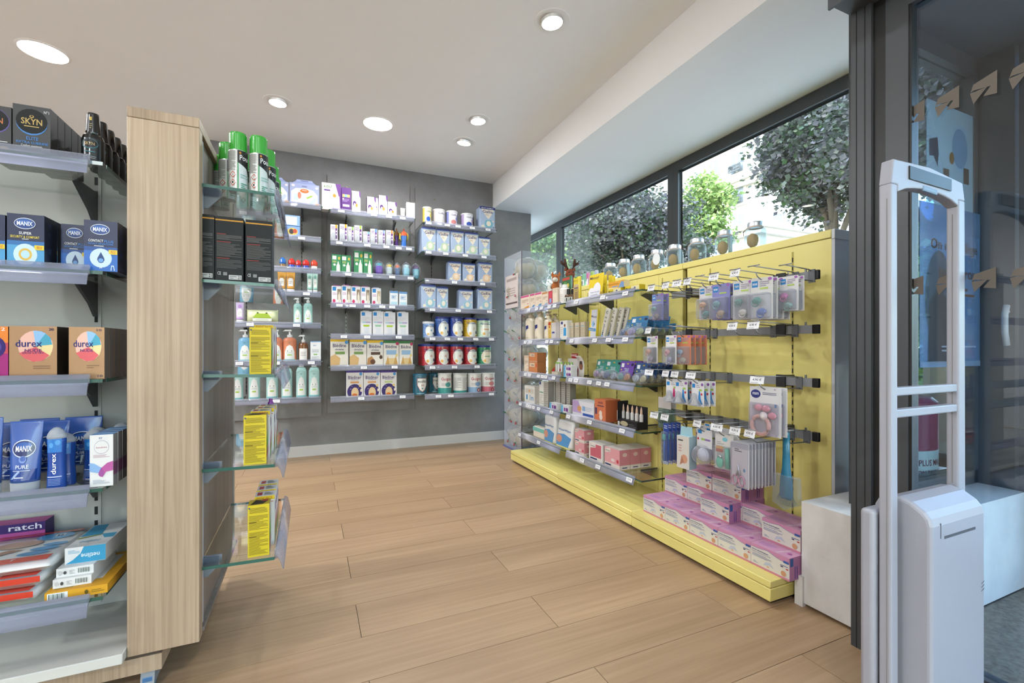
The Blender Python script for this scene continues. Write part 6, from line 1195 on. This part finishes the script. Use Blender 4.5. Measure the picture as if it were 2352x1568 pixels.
def k_orangebox(W, Hh): return carton(W, .11, Hh, '#d87a54', [('t', 'dodie', .55, .86, .42, .1, '#5a3444'), ('r', .25, .68, .85, .73, '#6a4a5a'), ('e', .55, .38, .14, .12, '#ecd8cc'), ('e', .58, .2, .15, .14, '#ecd8cc'), ('r', .05, .3, .22, .6, '#4a3f68')], '#b8603e')
gon(1, 3, [(k_lilac, 1315, 1364, 922, 'white and lilac carton', *P), (k_orangebox, 1366, 1391, 917, 'orange pads carton', *P)])
def k_blacktray(W, Hh):
    D = .075; b = MB().box(-W / 2, W / 2, -D / 2, D / 2, 0, Hh * .3, '#1c1b1d', 'card').box(-W / 2, -W / 2 + .002, -D / 2, D / 2, Hh * .3, Hh, '#1c1b1d', 'card').box(-W / 2, W / 2, D / 2 - .002, D / 2, 0, Hh * .85, '#26242a', 'card')
    b.art([('e', .35, .15, .2, .1, '#b8a98a'), ('l', .6, .06, .95, .2, 2, '#5a5a5a'), ('r', .02, .04, .12, .2, '#d8d4cc')], W, Hh, frontmap(D)); b.art([('l', .1, .78, .6, .9, 2, '#c9c4c0'), ('e', .5, .5, .2, .12, '#8f8f94')], D, Hh, lambda a, c, l: (-W / 2 - l, -a, c)); return [('tray', b)], D
gput(k_blacktray, 1440, .0, .175, .145, 1, 3, 'black display tray of nasal bottles', 'display_tray', 'tray')
def k_nasal(W, Hh):
    r = W / 2; b = MB().lathe([(r * .9, 0, '#2a2a30', 'gloss'), (r, .004, '#d9d4d0', 'gloss'), (r, Hh * .55, '#cfc4bc', 'gloss'), (r * .7, Hh * .62)], 12); c = MB().lathe([(r * .66, Hh * .6, '#d8b49a', 'satin'), (r * .6, Hh * .8), (r * .3, Hh * .95), (.0001, Hh)], 10); return [('bottle', b), ('nozzle', c)], W
for k in range(6): gput(k_nasal, 1418 + k * 10.3, .03, .022, .105, 1, 3, 'small nasal spray bottle in the black tray, %s' % NUMW[k], 'nasal_bottle', 'bottle', .022)
def k_pinkpad(W, Hh): return carton(W, .075, Hh, '#e6a4aa', [('r', .0, .0, 1, .22, '#e9dcd4'), ('p', [(.04, .7), (.4, .78), (.4, .98), (.04, .92)], '#ece2d8'), ('t', 'Hartmann', .22, .83, .3, .09, '#4a4a58'), ('e', .56, .4, .12, .08, '#ecdcd8'), ('r', .04, .08, .45, .16, '#3a4470'), ('e', .88, .4, .07, .1, '#c8404e')], '#d88a92', '#eadfd8', [('r', 0, 0, 1, .22, '#e9dcd4'), ('l', .25, .04, .75, .16, 1, '#3a4470'), ('e', .5, .75, .22, .1, '#e9c8c0')])
def k_whitepad(W, Hh): return carton(W, .10, Hh, '#e9e4de', [('r', .1, .22, .9, .92, '#cf6a78'), ('p', [(.06, .66), (.5, .74), (.5, .94), (.06, .9)], '#ece2d8'), ('t', 'Hartmann', .28, .8, .36, .09, '#4a4a58'), ('r', .1, .08, .6, .16, '#3a4470')])
gput(k_pinkpad, 1331, .0, .115, .085, 1, 4, 'pink pads carton, lower left', 'carton', 'carton'); gput(k_pinkpad, 1331, .0, .115, .083, 1, 4, 'pink pads carton, upper left', 'carton', 'carton', .0855)
gput(k_pinkpad, 1372, .10, .15, .085, 1, 4, 'pink pads carton set back', 'carton', 'carton')
gon(1, 4, [(k_whitepad, 1353, 1384, 1017, 'white pads carton with pink front', *P), (k_pinkpad, 1389, 1423, 1029, 'pink pads carton in front', *P, 3)])
# ---- saline boxes piled on the plinth of the near unit
def k_serum(W, Hh):
    return carton(W, .0715, Hh, '#e6e0d6', [('r', 0, 0, 1, .09, '#d88a9e'), ('p', [(0, .84), (.2, .84), (.45, .9), (.7, .78), (.9, .72), (1, .74), (1, 1), (0, 1)], '#8f9ac0'), ('p', [(0, .86), (.2, .86), (.45, .92), (.7, .8), (.9, .74), (1, .76), (1, 1), (0, 1)], '#d493b4'), ('t', 'Sérum physiologique', .25, .75, .44, .09, '#2f3f86'), ('t', 'Solution ophtalmique et nasale', .28, .66, .5, .055, '#4a5a98'), ('l', .04, .46, .55, .6, 4, '#8f98b8'), ('p', [(.34, .2), (.5, .3), (.62, .22), (.52, .42), (.4, .38)], '#c3c8da'), ('e', .46, .2, .04, .03, '#e0a884'), ('l', .07, .16, .2, .26, 2, '#8f98b8'), ('e', .86, .24, .065, .12, '#d8a078'), ('r', .79, .5, .85, .55, '#2a3058'), ('r', .92, .46, .98, .51, '#c83a34'), ('l', .78, .56, .98, .62, 1, '#3a4a8a'), ('r', .86, .72, .99, .82, '#3f62a8')], '#c184ae', '#dba3c6',
        [('r', .12, .72, .42, .96, '#3f62a8'), ('r', .55, .04, .62, .7, '#5a3f9a'), ('r', .3, .04, .36, .6, '#5a3f9a'), ('r', .72, .0, 1.0, 1, '#3a2a3a')] if False else [('r', .06, .62, .3, .96, '#3f62a8'), ('r', .4, .06, .46, .6, '#6a4aa0'), ('r', .56, .06, .62, .6, '#6a4aa0')], (), [('l', .08, .3, .5, .7, 3, '#b98acb'), ('p', [(.62, .05), (.68, .05), (.78, .95), (.72, .95)], '#e6c4d8'), ('e', .85, .5, .05, .12, '#b060a8')])
SW, SH, SD = .1605, .0858, .0725
stp = template(k_serum, SW - .0015, SH - .0006)
SX0, SY0 = 1.605, 1.922
ROWN = ['front row', 'second row', 'third row', 'rear row']; LAYN = ['bottom', 'middle', 'top']
def serum(lay, row, y0, pos, rz=0.):
    put(stp, 'saline_box', (SX0 + row * SD + SD / 2, y0 - SW / 2, .0955 + lay * SH), -PI / 2 + rz, 'pink and white saline box, %s layer, %s, %s' % (LAYN[lay], ROWN[row], pos), 'carton', 'pink saline boxes on the plinth')
for row in range(4):
    for k in range(5): serum(0, row, SY0 - k * SW, NUMW[k] + ' from left', random.uniform(-.012, .012) if row == 0 else 0)
for k in (0, 1, 2, 3, 4): serum(1, 2, SY0 - k * SW, NUMW[k] + ' from left')
for k in (0, 1, 2): serum(1, 3, SY0 - k * SW, NUMW[k] + ' from left')
serum(1, 1, 1.606, 'in the middle'); serum(1, 1, 1.287, 'at the right end')
for row in (2, 3): serum(2, row, 1.768, 'left'); serum(2, row, 1.605, 'right')
# ---- goods on the wire hooks
def k_hangpack(card, cols, W, Hh, tagc='#2f86c9', kind='sooth'):
    """euro-slot card with a clear box below; origin at the slot, front looks to -y"""
    b = MB().rbox(-W / 2, W / 2, -.0012, .0012, -Hh + .012, .012, .0008, card, 'card', 1)
    b.art([('r', .06, .78, .34, .93, tagc), ('t', 'MAM', .2, .855, .2, .06, '#f4f6fa'), ('l', .42, .78, .85, .92, 3, '#9a92a8'), ('e', .88, .95, .09, .035, '#a86ab8'), ('r', .42, .72, .8, .76, '#b9d06a')], W, Hh, lambda a, c, l: (a, -.0012 - l, c - Hh + .012))
    x = MB().rbox(-W * .46, W * .46, -.03, -.0012, -Hh + .016, -Hh * .30, .006, '#e6e7ec', 'film', 2)
    out = [('card', b), ('clear_box', x)]
    for k, cc in enumerate(cols):
        zc = -Hh * (.48 + .27 * k); m = MB().sphere((W * (.1 if k else -.12), -.016, zc), (W * .22, .008, Hh * .09), cc, 'gloss', 2); m.tube([(W * (.1 if k else -.12) + W * .16 * math.cos(2 * PI * q / 10), -.022, zc - .008 + W * .16 * math.sin(2 * PI * q / 10)) for q in range(10)], .0028, 5, cc, 'gloss', True); out.append(('soother', m))
    return out, .03
HT = {}
def hang(i, px, k, key, fn, label, name, cat, dz=-.026, step=.033, first=.035, yaw=0.):
    if key not in HT:
        parts, D = fn(); HT[key] = ([(n, m.mesh(n)) for n, m in parts], D)
    y = HK[(i, px)]; x = BX - .25 + first + k * step
    return put(HT[key], name, (x, y - .004, BARZ[i] + dz), -PI / 2 + yaw, label, cat, 'packs hanging on the hooks')
HB = ['top', 'second', 'third', 'lowest']
def hp(i, px, n, key, card, cols, what, W=.085, Hh=.135, yaw=0., **kw):
    for k in range(n): hang(i, px, k, key, lambda: k_hangpack(card, cols, W, Hh), '%s, %s on its %s bar hook' % (what, ['front', 'second', 'third', 'fourth', 'fifth'][k], HB[i]), 'soother_pack', 'soother pack', yaw=yaw + random.uniform(-.06, .06), **kw)
hp(0, 1497, 2, 'a', '#8f90c4', ('#6aa8a0', '#8a7a70'), 'lilac card soother pack near the shelves')
hp(0, 1609, 1, 'b', '#e2dfe0', ('#e0a87a', '#3f8a88'), 'white card soother pack left of the cluster', .085, .15)
hp(0, 1641, 3, 'c', '#8f8fc8', ('#5aa0a8', '#b89a78'), 'lilac card soother pack in the cluster', .088, .155, yaw=.12)
hp(0, 1690, 3, 'd', '#dcdad8', ('#3f8a7c', '#e9e2d4'), 'white card soother pack with green soothers', .08, .16, yaw=.2)
hp(0, 1733, 4, 'e', '#dcdad8', ('#3f9a8c', '#3f6fc0'), 'white card soother pack with blue soothers', .092, .165)
hp(1, 1490, 1, 'f', '#e6e2e0', ('#e0a080', '#9a8a9a'), 'white card soother pack low beside the shelves', .085, .14, first=.02)
hp(1, 1556, 4, 'g', '#dd8a66', ('#8fb4d0', '#b8a890'), 'coral card soother pack', .09, .14)
hp(1, 1540, 1, 'g2', '#e6e2e0', ('#d88a8a', '#8a8aa8'), 'white card soother pack behind the coral ones', .07, .14, first=.0)
o_, yr = hook(0, y=1.185, tagged=False, L_=.16); HK[(0, 1830)] = yr; HN[(0, 1830)] = 'last'
for k in range(2): hang(0, 1830, k, 'h', lambda: k_hangpack('#e6e3e2', ('#d86ab0', '#8fb8b0'), .075, .135), 'white card pack with a pink soother, %s' % ('front', 'behind')[k], 'soother_pack', 'soother pack', first=.1)
def k_teat(col):
    W, Hh = .068, .115
    def f():
        b = MB().rbox(-W / 2, W / 2, -.001, .001, -Hh + .012, .012, .0008, '#e6e3e4', 'card', 1); b.art([('r', .06, .74, .3, .9, '#2f86c9'), ('p', [(.55, .1), (.9, .1), (.75, .3), (.7, .6), (.6, .64), (.56, .4)], col), ('e', .86, .88, .1, .06, '#8a5aa0'), ('l', .4, .74, .7, .88, 2, '#a9a4b0'), ('r', .62, .62, .85, .7, '#a8c85c'), ('e', .82, .5, .07, .05, '#c83a4a')], W, Hh, lambda a, c, l: (a, -.001 - l, c - Hh + .012))
        s_ = MB().lathe([(W * .5, -Hh + .018, '#e2e4ea', 'film'), (W * .46, -Hh * .72), (W * .24, -Hh * .55), (W * .18, -Hh * .38), (.0001, -Hh * .34)], 16, c=(-W * .05, -.02), sy=.55)
        t = MB().lathe([(W * .3, -Hh + .022, '#e9e4dc', 'frost'), (W * .24, -Hh * .76), (W * .1, -Hh * .6), (W * .08, -Hh * .45), (.0001, -Hh * .42)], 14, c=(-W * .05, -.02), sy=.55)
        return [('card', b), ('clear_shell', s_), ('teat', t)], .03
    return f
for px, key, col, nm, n in ((1530, 't1', '#d83a7c', 'pink', 2), (1551, 't2', '#3f8fd0', 'blue', 3), (1588, 't3', '#3f8fd0', 'light blue', 3)):
    for k in range(n): hang(2, px, k, key, k_teat(col), '%s teat pack, %s on its third bar hook' % (nm, ['front', 'second', 'third'][k]), 'teat_pack', 'teat pack', yaw=random.uniform(-.1, .3))
def k_ring():
    W, Hh = .13, .19; b = MB().rbox(-W / 2, W / 2, -.001, .001, -Hh + .012, .012, .0008, '#e0dedf', 'card', 1)
    b.art([('e', .2, .85, .16, .09, '#3a4080'), ('t', 'mam', .2, .855, .2, .05, '#e6e6f0'), ('l', .42, .84, .86, .9, 2, '#6a6a88'), ('t', '4+', .82, .96, .08, .03, '#6a6a9a'), ('r', .8, .6, .86, .66, '#4a80b8')], W, Hh, lambda a, c, l: (a, -.001 - l, c - Hh + .012))
    sh = MB().rbox(-W * .46, W * .46, -.022, -.001, -Hh + .016, -Hh * .26, .008, '#eae8ee', 'clear', 2)
    r = MB().tube([(-.012 + .036 * math.cos(2 * PI * q / 20), -.012, -Hh * .72 + .036 * math.sin(2 * PI * q / 20)) for q in range(20)], .008, 8, '#e6b4a8', 'satin', True)
    f = MB()
    for a, bb in ((-.02, -.36), (.012, -.37), (.036, -.5)): f.sphere((a, -.012, Hh * bb), (.018, .007, .014), '#e89aa8', 'gloss', 2)
    f.sphere((.004, -.016, -Hh * .52), (.017, .007, .017), '#efe6e2', 'gloss', 2); return [('card', b), ('clear_shell', sh), ('teething_ring', r), ('flower', f)], .03
for k in range(2): hang(2, 1741, k, 'ring', k_ring, 'pink teething ring pack, %s on the third hook bar' % ('front', 'behind')[k], 'teething_ring_pack', 'toy pack', yaw=.05)
def k_flat(): 
    W, Hh = .09, .16; b = MB().rbox(-W / 2, W / 2, -.001, .001, -Hh + .012, .012, .0008, '#c4ccc8', 'film', 1).rbox(-W * .5, W * .5, -.0012, .0012, -Hh * .28, .012, .0008, '#cfc8c4', 'card', 1); s_ = MB().rbox(-W * .4, W * .4, -.012, -.001, -Hh + .02, -Hh * .32, .005, '#b9d0cc', 'film', 2); return [('card', b), ('clear_shell', s_)], .02
for k in range(2): hang(3, 1504, k, 'flat', k_flat, 'pale clear flat pack beside the shelves, %s' % ('front', 'behind')[k], 'clear_pack', 'pack', dz=.09, first=.1 - .04)
def k_brush():
    W, Hh = .034, .20; b = MB().rbox(-W / 2, W / 2, -.001, .001, -Hh + .012, .012, .0008, '#2f4a9a', 'card', 1); b.art([('r', .05, .0, .95, .08, '#e4e2e8'), ('r', .1, .1, .9, .5, '#24409a'), ('l', .2, .86, .8, .96, 2, '#c8cce8')], W, Hh, lambda a, c, l: (a, -.001 - l, c - Hh + .012))
    t = MB().tube([(0, -.01, -Hh + .03), (0, -.01, -Hh * .5), (.002, -.01, -Hh * .3)], [.006, .005, .003], 8, '#2f6fc8', 'gloss').rbox(-.006, .006, -.018, -.006, -Hh * .34, -Hh * .2, .002, '#5ac0b0', 'gloss'); s_ = MB().rbox(-W * .45, W * .45, -.02, -.001, -Hh + .016, -Hh * .14, .006, '#dfe4ee', 'clear', 2); return [('card', b), ('toothbrush', t), ('clear_shell', s_)], .022
for k in range(4): hang(3, 1528, k, 'brush', k_brush, 'blue toothbrush pack, %s on its lowest bar hook' % ['front', 'second', 'third', 'fourth'][k], 'toothbrush_pack', 'toothbrush', first=-.0, step=.026)
def k_earbox():
    W, D, Hh = .07, .05, .15; p, _ = carton(W, D, Hh, '#dcd4cc', [('l', .1, .82, .5, .92, 1, '#4a4a4a'), ('e', .6, .3, .26, .14, '#d8a082'), ('p', [(.25, .1), (.6, .2), (.4, .4)], '#b98068'), ('l', .15, .5, .4, .75, 3, '#c89a98')], '#9fb4bc', '#b4d4dc')
    for _, m in p: m.v = [(a, b, c - Hh - .03) for a, b, c in m.v]
    t = MB().prism([(-W / 2, -.03), (W / 2, -.03), (W * .45, .012), (-W * .45, .012)], lambda a, b, d: (a, d, b), -.001, .001, '#a9ced8', 'card'); return p + [('hang_tab', t)], D
hang(3, 1568, 0, 'ear', k_earbox, 'grey-blue hanging carton with a baby picture', 'carton', 'carton', first=.02, yaw=.1)
def k_cover():
    W, Hh = .09, .14; b = MB().rbox(-W * .5, W * .5, -.001, .001, -Hh * .5, .012, .0008, '#e0dde0', 'card', 1); b.art([('r', .08, .7, .34, .95, '#2f86c9'), ('r', .3, .3, .9, .42, '#9a7ab8'), ('r', .3, .3, .55, .42, '#a8c85c'), ('e', .1, .35, .06, .08, '#c83a4a')], W, Hh * .5, lambda a, c, l: (a, -.001 - l, c - Hh * .5 + .012))
    s_ = MB().lathe([(W * .48, 0, '#e6e6ec', 'film'), (W * .5, .012), (W * .46, .03), (W * .3, .05), (.0001, .055)], 18); s_.v = [(x, -z, y - Hh * .72) for x, y, z in s_.v]
    i = MB().lathe([(W * .34, .004, '#e9e9ee', 'frost'), (W * .3, .016), (W * .1, .03), (.0001, .032)], 16); i.v = [(x, -z, y - Hh * .72) for x, y, z in i.v]; return [('card', b), ('clear_shell', s_), ('shield', i)], .05
for px, n, nm in ((1568, 2, 'left'), (1603, 3, 'right')):
    for k in range(n): hang(3, px, k + (1.6 if px == 1568 else 0), 'cover', k_cover, 'clear nipple shield pack in the %s group, %s' % (nm, ['front', 'second', 'third'][k]), 'shield_pack', 'pack', yaw=random.uniform(-.05, .1), step=.056)
def k_clip():
    W, Hh = .085, .15; b = MB().rbox(-W / 2, W / 2, -.001, .001, -Hh + .012, .012, .0008, '#dcd8d4', 'card', 1); b.art([('e', .55, .86, .14, .06, '#7fc0d0'), ('r', .05, .58, .45, .66, '#d89a4a'), ('r', .05, .48, .45, .57, '#b85a4a'), ('l', .1, .7, .5, .8, 2, '#a9a4a4')], W, Hh, lambda a, c, l: (a, -.001 - l, c - Hh + .012))
    t = MB().tube([(.018, -.008, -Hh * .3), (.022, -.008, -Hh * .85)], [.009, .010], 8, '#6ac0a8', 'gloss').sphere((-.016, -.008, -Hh * .72), (.017, .006, .026), '#6ac0a8', 'gloss', 2); t.tube([(-.02, -.012, -Hh * .52), (-.005, -.012, -Hh * .56)], .006, 6, '#c9c9cc', 'steel'); s_ = MB().rbox(-W * .46, W * .46, -.02, -.001, -Hh + .016, -Hh * .24, .006, '#eef0f2', 'clear', 2); return [('card', b), ('nail_clipper', t), ('clear_shell', s_)], .022
for k in range(2): hang(3, 1648, k, 'clip', k_clip, 'mint nail clipper pack, %s on its hook' % ('front', 'behind')[k], 'clipper_pack', 'pack', yaw=.15, dz=-.03)
def k_sciss():
    W, Hh = .085, .185; b = MB().rbox(-W / 2, W / 2, -.001, .001, -Hh + .012, .012, .0008, '#dedad8', 'card', 1); b.art([('l', .2, .78, .6, .86, 2, '#3a3a44'), ('e', .74, .4, .06, .04, '#5a9ac0'), ('r', .0, .86, 1, 1, '#b9b9c0')], W, Hh, lambda a, c, l: (a, -.001 - l, c - Hh + .012))
    t = MB()
    for s_ in (-1, 1):
        t.tube([(s_ * .016 - .004 + .013 * math.cos(2 * PI * q / 14), -.006, -Hh * .78 + .02 * math.sin(2 * PI * q / 14)) for q in range(14)], .0035, 6, '#dc9ab0', 'gloss', True); t.tube([(s_ * .008 - .004, -.006, -Hh * .68), (-.004 - s_ * .003, -.006, -Hh * .42)], [.004, .002], 6, '#c9c9cf', 'steel')
    return [('card', b), ('nail_scissors', t), ('clear_shell', MB().rbox(-W * .48, W * .48, -.011, -.001, -Hh + .014, .008, .004, '#eceaf0', 'clear', 2))], .02
for k in range(9): hang(3, 1690, k, 'sciss', k_sciss, 'pink nail scissors pack, %s on the packed hook' % NUMW[k], 'scissors_pack', 'pack', step=.0195, first=.02, dz=-.045)
hb = MB().loft([[(x * w_, y * d_, z) for x, y in ((-1, -1), (1, -1), (1, 1), (-1, 1))] for z, w_, d_ in ((.02, .012, .003), (-.06, .012, .004), (-.12, .015, .004), (-.16, .022, .004), (-.23, .026, .004), (-.24, .018, .003))], '#2f86a8', 'gloss')
bl = MB()
for k in range(26):
    a = (k / 25 - .5) * 1.5; bl.tube([(.016 * math.sin(a) * 1.5, .0, -.205), (.062 * math.sin(a), .0, -.205 - .062 * math.cos(a))], .0011, 4, '#cfd8de', 'clear')
fb = MB().prism([(-.045, -.15), (.05, -.15), (.055, -.25), (0, -.28), (-.05, -.26)], lambda a, b, d: (a, d, b), -.012, .012, '#e6eaee', 'clear')
ho = obj('bottle_brush', hb, None, (BX - .16, 1.185, BARZ[3] + .01), -PI / 2); tag(ho, 'blue bottle brush in a clear sleeve hanging at the right', 'brush'); obj('bristles', bl, ho); obj('clear_sleeve', fb, ho)
# ---- on top of the gondola: sponge jars, soft toys
def k_jar(tagged, two):
    r, h = .047, .134
    g = MB().lathe([(r * .82, 0, '#dfeaf0', 'clear'), (r, .012), (r * 1.02, h * .55), (r * .95, h * .72), (r * .66, h * .82), (r * .66, h * .84)], 24)
    l = MB().lathe([(r * .74, h * .82, '#c9cdd2', 'steel'), (r * .76, h * .84), (r * .76, h * .96), (r * .7, h), (.0001, h)], 24)
    s_ = MB().sphere((-.008, -.01, h * .35), (.026, .024, h * .26), '#c99a54', 'cloth', 3, .1, 3)
    out = [('jar_glass', g), ('lid', l), ('sponge', s_)]
    if two: out.append(('leaflet', MB().loft([[(.02 + .004 * math.sin(z * 60), -.02, z), (.034, .0, z), (.036, .0, z), (.022, -.021, z)] for z in (h * .08, h * .3, h * .6, h * .78)], '#d9dcd8', 'card')))
    if tagged: out.append(('paper_tag', MB().prism([(.024 * math.cos(2 * PI * k / 16), .036 * math.sin(2 * PI * k / 16)) for k in range(16)], lambda a, b, d: (a + .02, d - r * 1.03, b + h * .52), -.001, .001, '#eef0f2', 'card')))
    out.append(('ribbon', MB().tube([(r * .7 * math.cos(a), r * .7 * math.sin(a), h * .815) for a in [2 * PI * k / 20 for k in range(20)]], .004, 6, '#e6d2c8', 'cloth', True).tube([(-r * .6, -r * .4, h * .815), (-r * 1.05, -r * .4, h * .7), (-r * 1.0, -r * .45, h * .56)], .003, 5, '#e6d2c8', 'cloth')))
    return [(n, m.mesh(n)) for n, m in out], 2 * r
JT = [k_jar(False, False), k_jar(True, False), k_jar(False, True)]
JX = 1.972
for k, (px, t) in enumerate(((1402, 0), (1434, 2), (1467, 0), (1509, 1), (1550, 2), (1601, 0), (1665, 2), (1735, 0))):
    r = ray(px, 600); y = r[1] / r[0] * JX
    put(JT[t], 'sponge_jar', (JX, y, GZTOP + .0005), random.uniform(-.5, .3) - 1.0, 'glass sponge jar on the yellow gondola top, %s from left' % NUMW[k], 'jar', 'sponge jars on the gondola')
for k in range(4):
    r = ray(1342 + k * 9.5, 600); y = r[1] / r[0] * 1.93
    m = MB().rbox(-.016, .016, -.008, .008, 0, .10, .003, ('#a8d8c0', '#e6b4d0', '#c8dca0', '#e0e4ee', '#d8a8d0', '#b8d0e8', '#e0a8c8')[k], 'frost', 1).art([('r', .2, .6, .8, .9, ('#7fc08a', '#d06aa8', '#8fb84a', '#9fb0d8', '#a86ab8', '#6a9ad0', '#c8507a')[k]), ('r', .2, .1, .8, .5, '#eef0f2')], .032, .10, frontmap(.016))
    o = obj('teething_stick_pack', m, None, (1.93, y, GZTOP + .0005), -PI / 2); tag(o, 'small pastel pack behind the yellow card, %s from left' % NUMW[k], 'pack', 'pastel packs on the gondola top')
def toy(px, X, scale, kind, label):
    r = ray(px, 600); y = r[1] / r[0] * X; root = empty('soft_toy', (X, y, GZTOP + .0005), -.3 if kind == 'moose' else -.7); tag(root, label, 'soft toy')
    c, c2 = ('#7a3a1e', '#4a2a1c') if kind == 'moose' else ('#b0622c', '#e2dcd2')
    b = MB().sphere((0, 0, .065), (.055, .05, .068), c, 'cloth', 2); obj('body', b, root)
    hd_ = MB().sphere((0, -.01, .155), (.043, .045, .05), c, 'cloth', 2); hh = obj('head', hd_, root)
    obj('muzzle', MB().sphere((0, -.052, .14), (.03, .03, .026), c if kind == 'moose' else c2, 'cloth', 2), hh)
    e = MB()
    for s_ in (-1, 1): e.sphere((s_ * .02, -.048, .17), .0055, '#14100e', 'gloss', 1)
    obj('eyes', e, hh)
    for s_ in (-1, 1):
        if kind == 'moose':
            a = MB().tube([(s_ * .02, 0, .195), (s_ * .04, 0, .235), (s_ * .045, 0, .29)], [.012, .014, .010], 8, c2, 'cloth').tube([(s_ * .04, 0, .235), (s_ * .075, 0, .255), (s_ * .08, 0, .275)], [.012, .011, .008], 8, c2, 'cloth'); obj('antler', a, hh)
        obj('ear', MB().lathe([(.016, .185, c, 'cloth'), (.012, .21), (.0001, .235 if kind != 'moose' else .21)], 8, c=(s_ * .036, 0)), hh)
        obj('arm', MB().tube([(s_ * .04, -.01, .10), (s_ * .065, -.035, .06), (s_ * .05, -.055, .03)], [.018, .018, .02], 8, c if kind == 'moose' else c2, 'cloth'), root)
        obj('leg', MB().tube([(s_ * .03, -.02, .025), (s_ * .045, -.07, .022), (s_ * .045, -.085, .03)], [.022, .022, .024], 8, c if kind == 'moose' else c2, 'cloth'), root)
    root.scale = (scale,) * 3
toy(1309, 2.0, .95, 'moose', 'brown plush moose with dark antlers on the gondola top')
toy(1277, 1.97, .85, 'fox', 'orange and white plush fox on the far gondola top')
o = obj('green_leaf_pack', MB().rbox(-.07, .07, -.01, .01, 0, .11, .006, '#2f6a3a', 'gloss').art([('r', .1, .7, .9, .9, '#c8402e'), ('e', .4, .4, .2, .2, '#5a9a4a'), ('e', .7, .3, .15, .15, '#d8c04a')], .14, .11, frontmap(.02), 'gloss'), None, (1.912, onX(1304, 660, 1.918).y, GZTOP + .0005), -PI / 2); tag(o, 'dark green pouch under the plush moose', 'pouch')
# ---- acrylic bin full of bagged sponges at the far end
bin_ = empty('acrylic_bin', (1.92, 3.92, 0)); tag(bin_, 'tall clear acrylic bin of bagged sponges by the back wall', 'display bin')
bx0, bx1, by0, by1, bzt = -.182, .18, -.20, .20, 1.83
obj('base_plate', MB().box(bx0 - .01, bx1, by0 - .01, by1 + .01, .0, .012, '#5a6aa8', 'gloss'), bin_)
obj('left_wall', MB().box(bx0, bx0 + .004, by0, by1, .012, bzt, '#f4f6fa', 'acrylic'), bin_); obj('front_wall', MB().box(bx0, bx1, by0, by0 + .004, .012, bzt, '#f4f6fa', 'acrylic'), bin_); obj('back_wall', MB().box(bx0, bx1, by1 - .004, by1, .012, bzt, '#f4f6fa', 'acrylic'), bin_)
obj('edge_strip', MB().box(bx0 - .002, bx0 + .006, by0 - .002, by0 + .006, .012, bzt, '#6a6068', 'satin'), bin_)
obj('paper_sign', MB().box(bx0 - .004, bx0 - .002, -.13, .16, 1.33, 1.64, '#e4d6d0', 'card').art([('r', .05, .12, .95, .17, '#6a5a54'), ('l', .12, .35, .8, .62, 4, '#b8a8a0'), ('r', .1, .82, .9, .9, '#b8a8a0')], .29, .31, lambda a, c, l: (bx0 - .004 - l, .015 - a, 1.33 + c)), bin_)
bm_ = []
for v in range(4):
    rg = random.Random(60 + v); m = MB(); m.sphere((0, 0, .11), (.105, .12, .11), '#eae6dc', 'film', 3, .28, 70 + v)
    s_ = MB(); s_.sphere((-.02, .0, .095), (.075, .085, .07), ('#d8c8a4', '#e0d4b8', '#cfc0a0', '#ddd0b4')[v], 'cloth', 3, .12, v); s_.sphere((.035, -.02, .11), (.05, .06, .06), '#e2d8c0', 'cloth', 2, .12, v)
    rb = MB().tube([(-.105 + .02 * math.sin(k), -.04 + .03 * k, .06 + .018 * k) for k in range(5)], .006, 5, '#3a6a44', 'gloss').tube([(-.11, -.05, .06), (-.112, -.07, .05)], .007, 5, '#b03038', 'gloss')
    bm_.append(([('bag', m.mesh('bag')), ('sponge', s_.mesh('sponge')), ('ribbon', rb.mesh('ribbon'))], .2))
k = 0
for lv in range(9):
    for (ox, oy) in ((-.075, -.085), (-.08, .09), (.075, -.02)):
        if lv == 8 and oy > .05: continue
        put(bm_[(lv + k) % 4], 'sponge_bag', (1.92 + ox + random.uniform(-.01, .01), 3.92 + oy, .014 + lv * .195), random.uniform(-.5, .5), 'bagged natural sponge, %s, in the acrylic bin, %s from below' % (('front', 'rear', 'window side')[k % 3], NUMW[lv]), 'sponge bag', 'bagged sponges'); k += 1
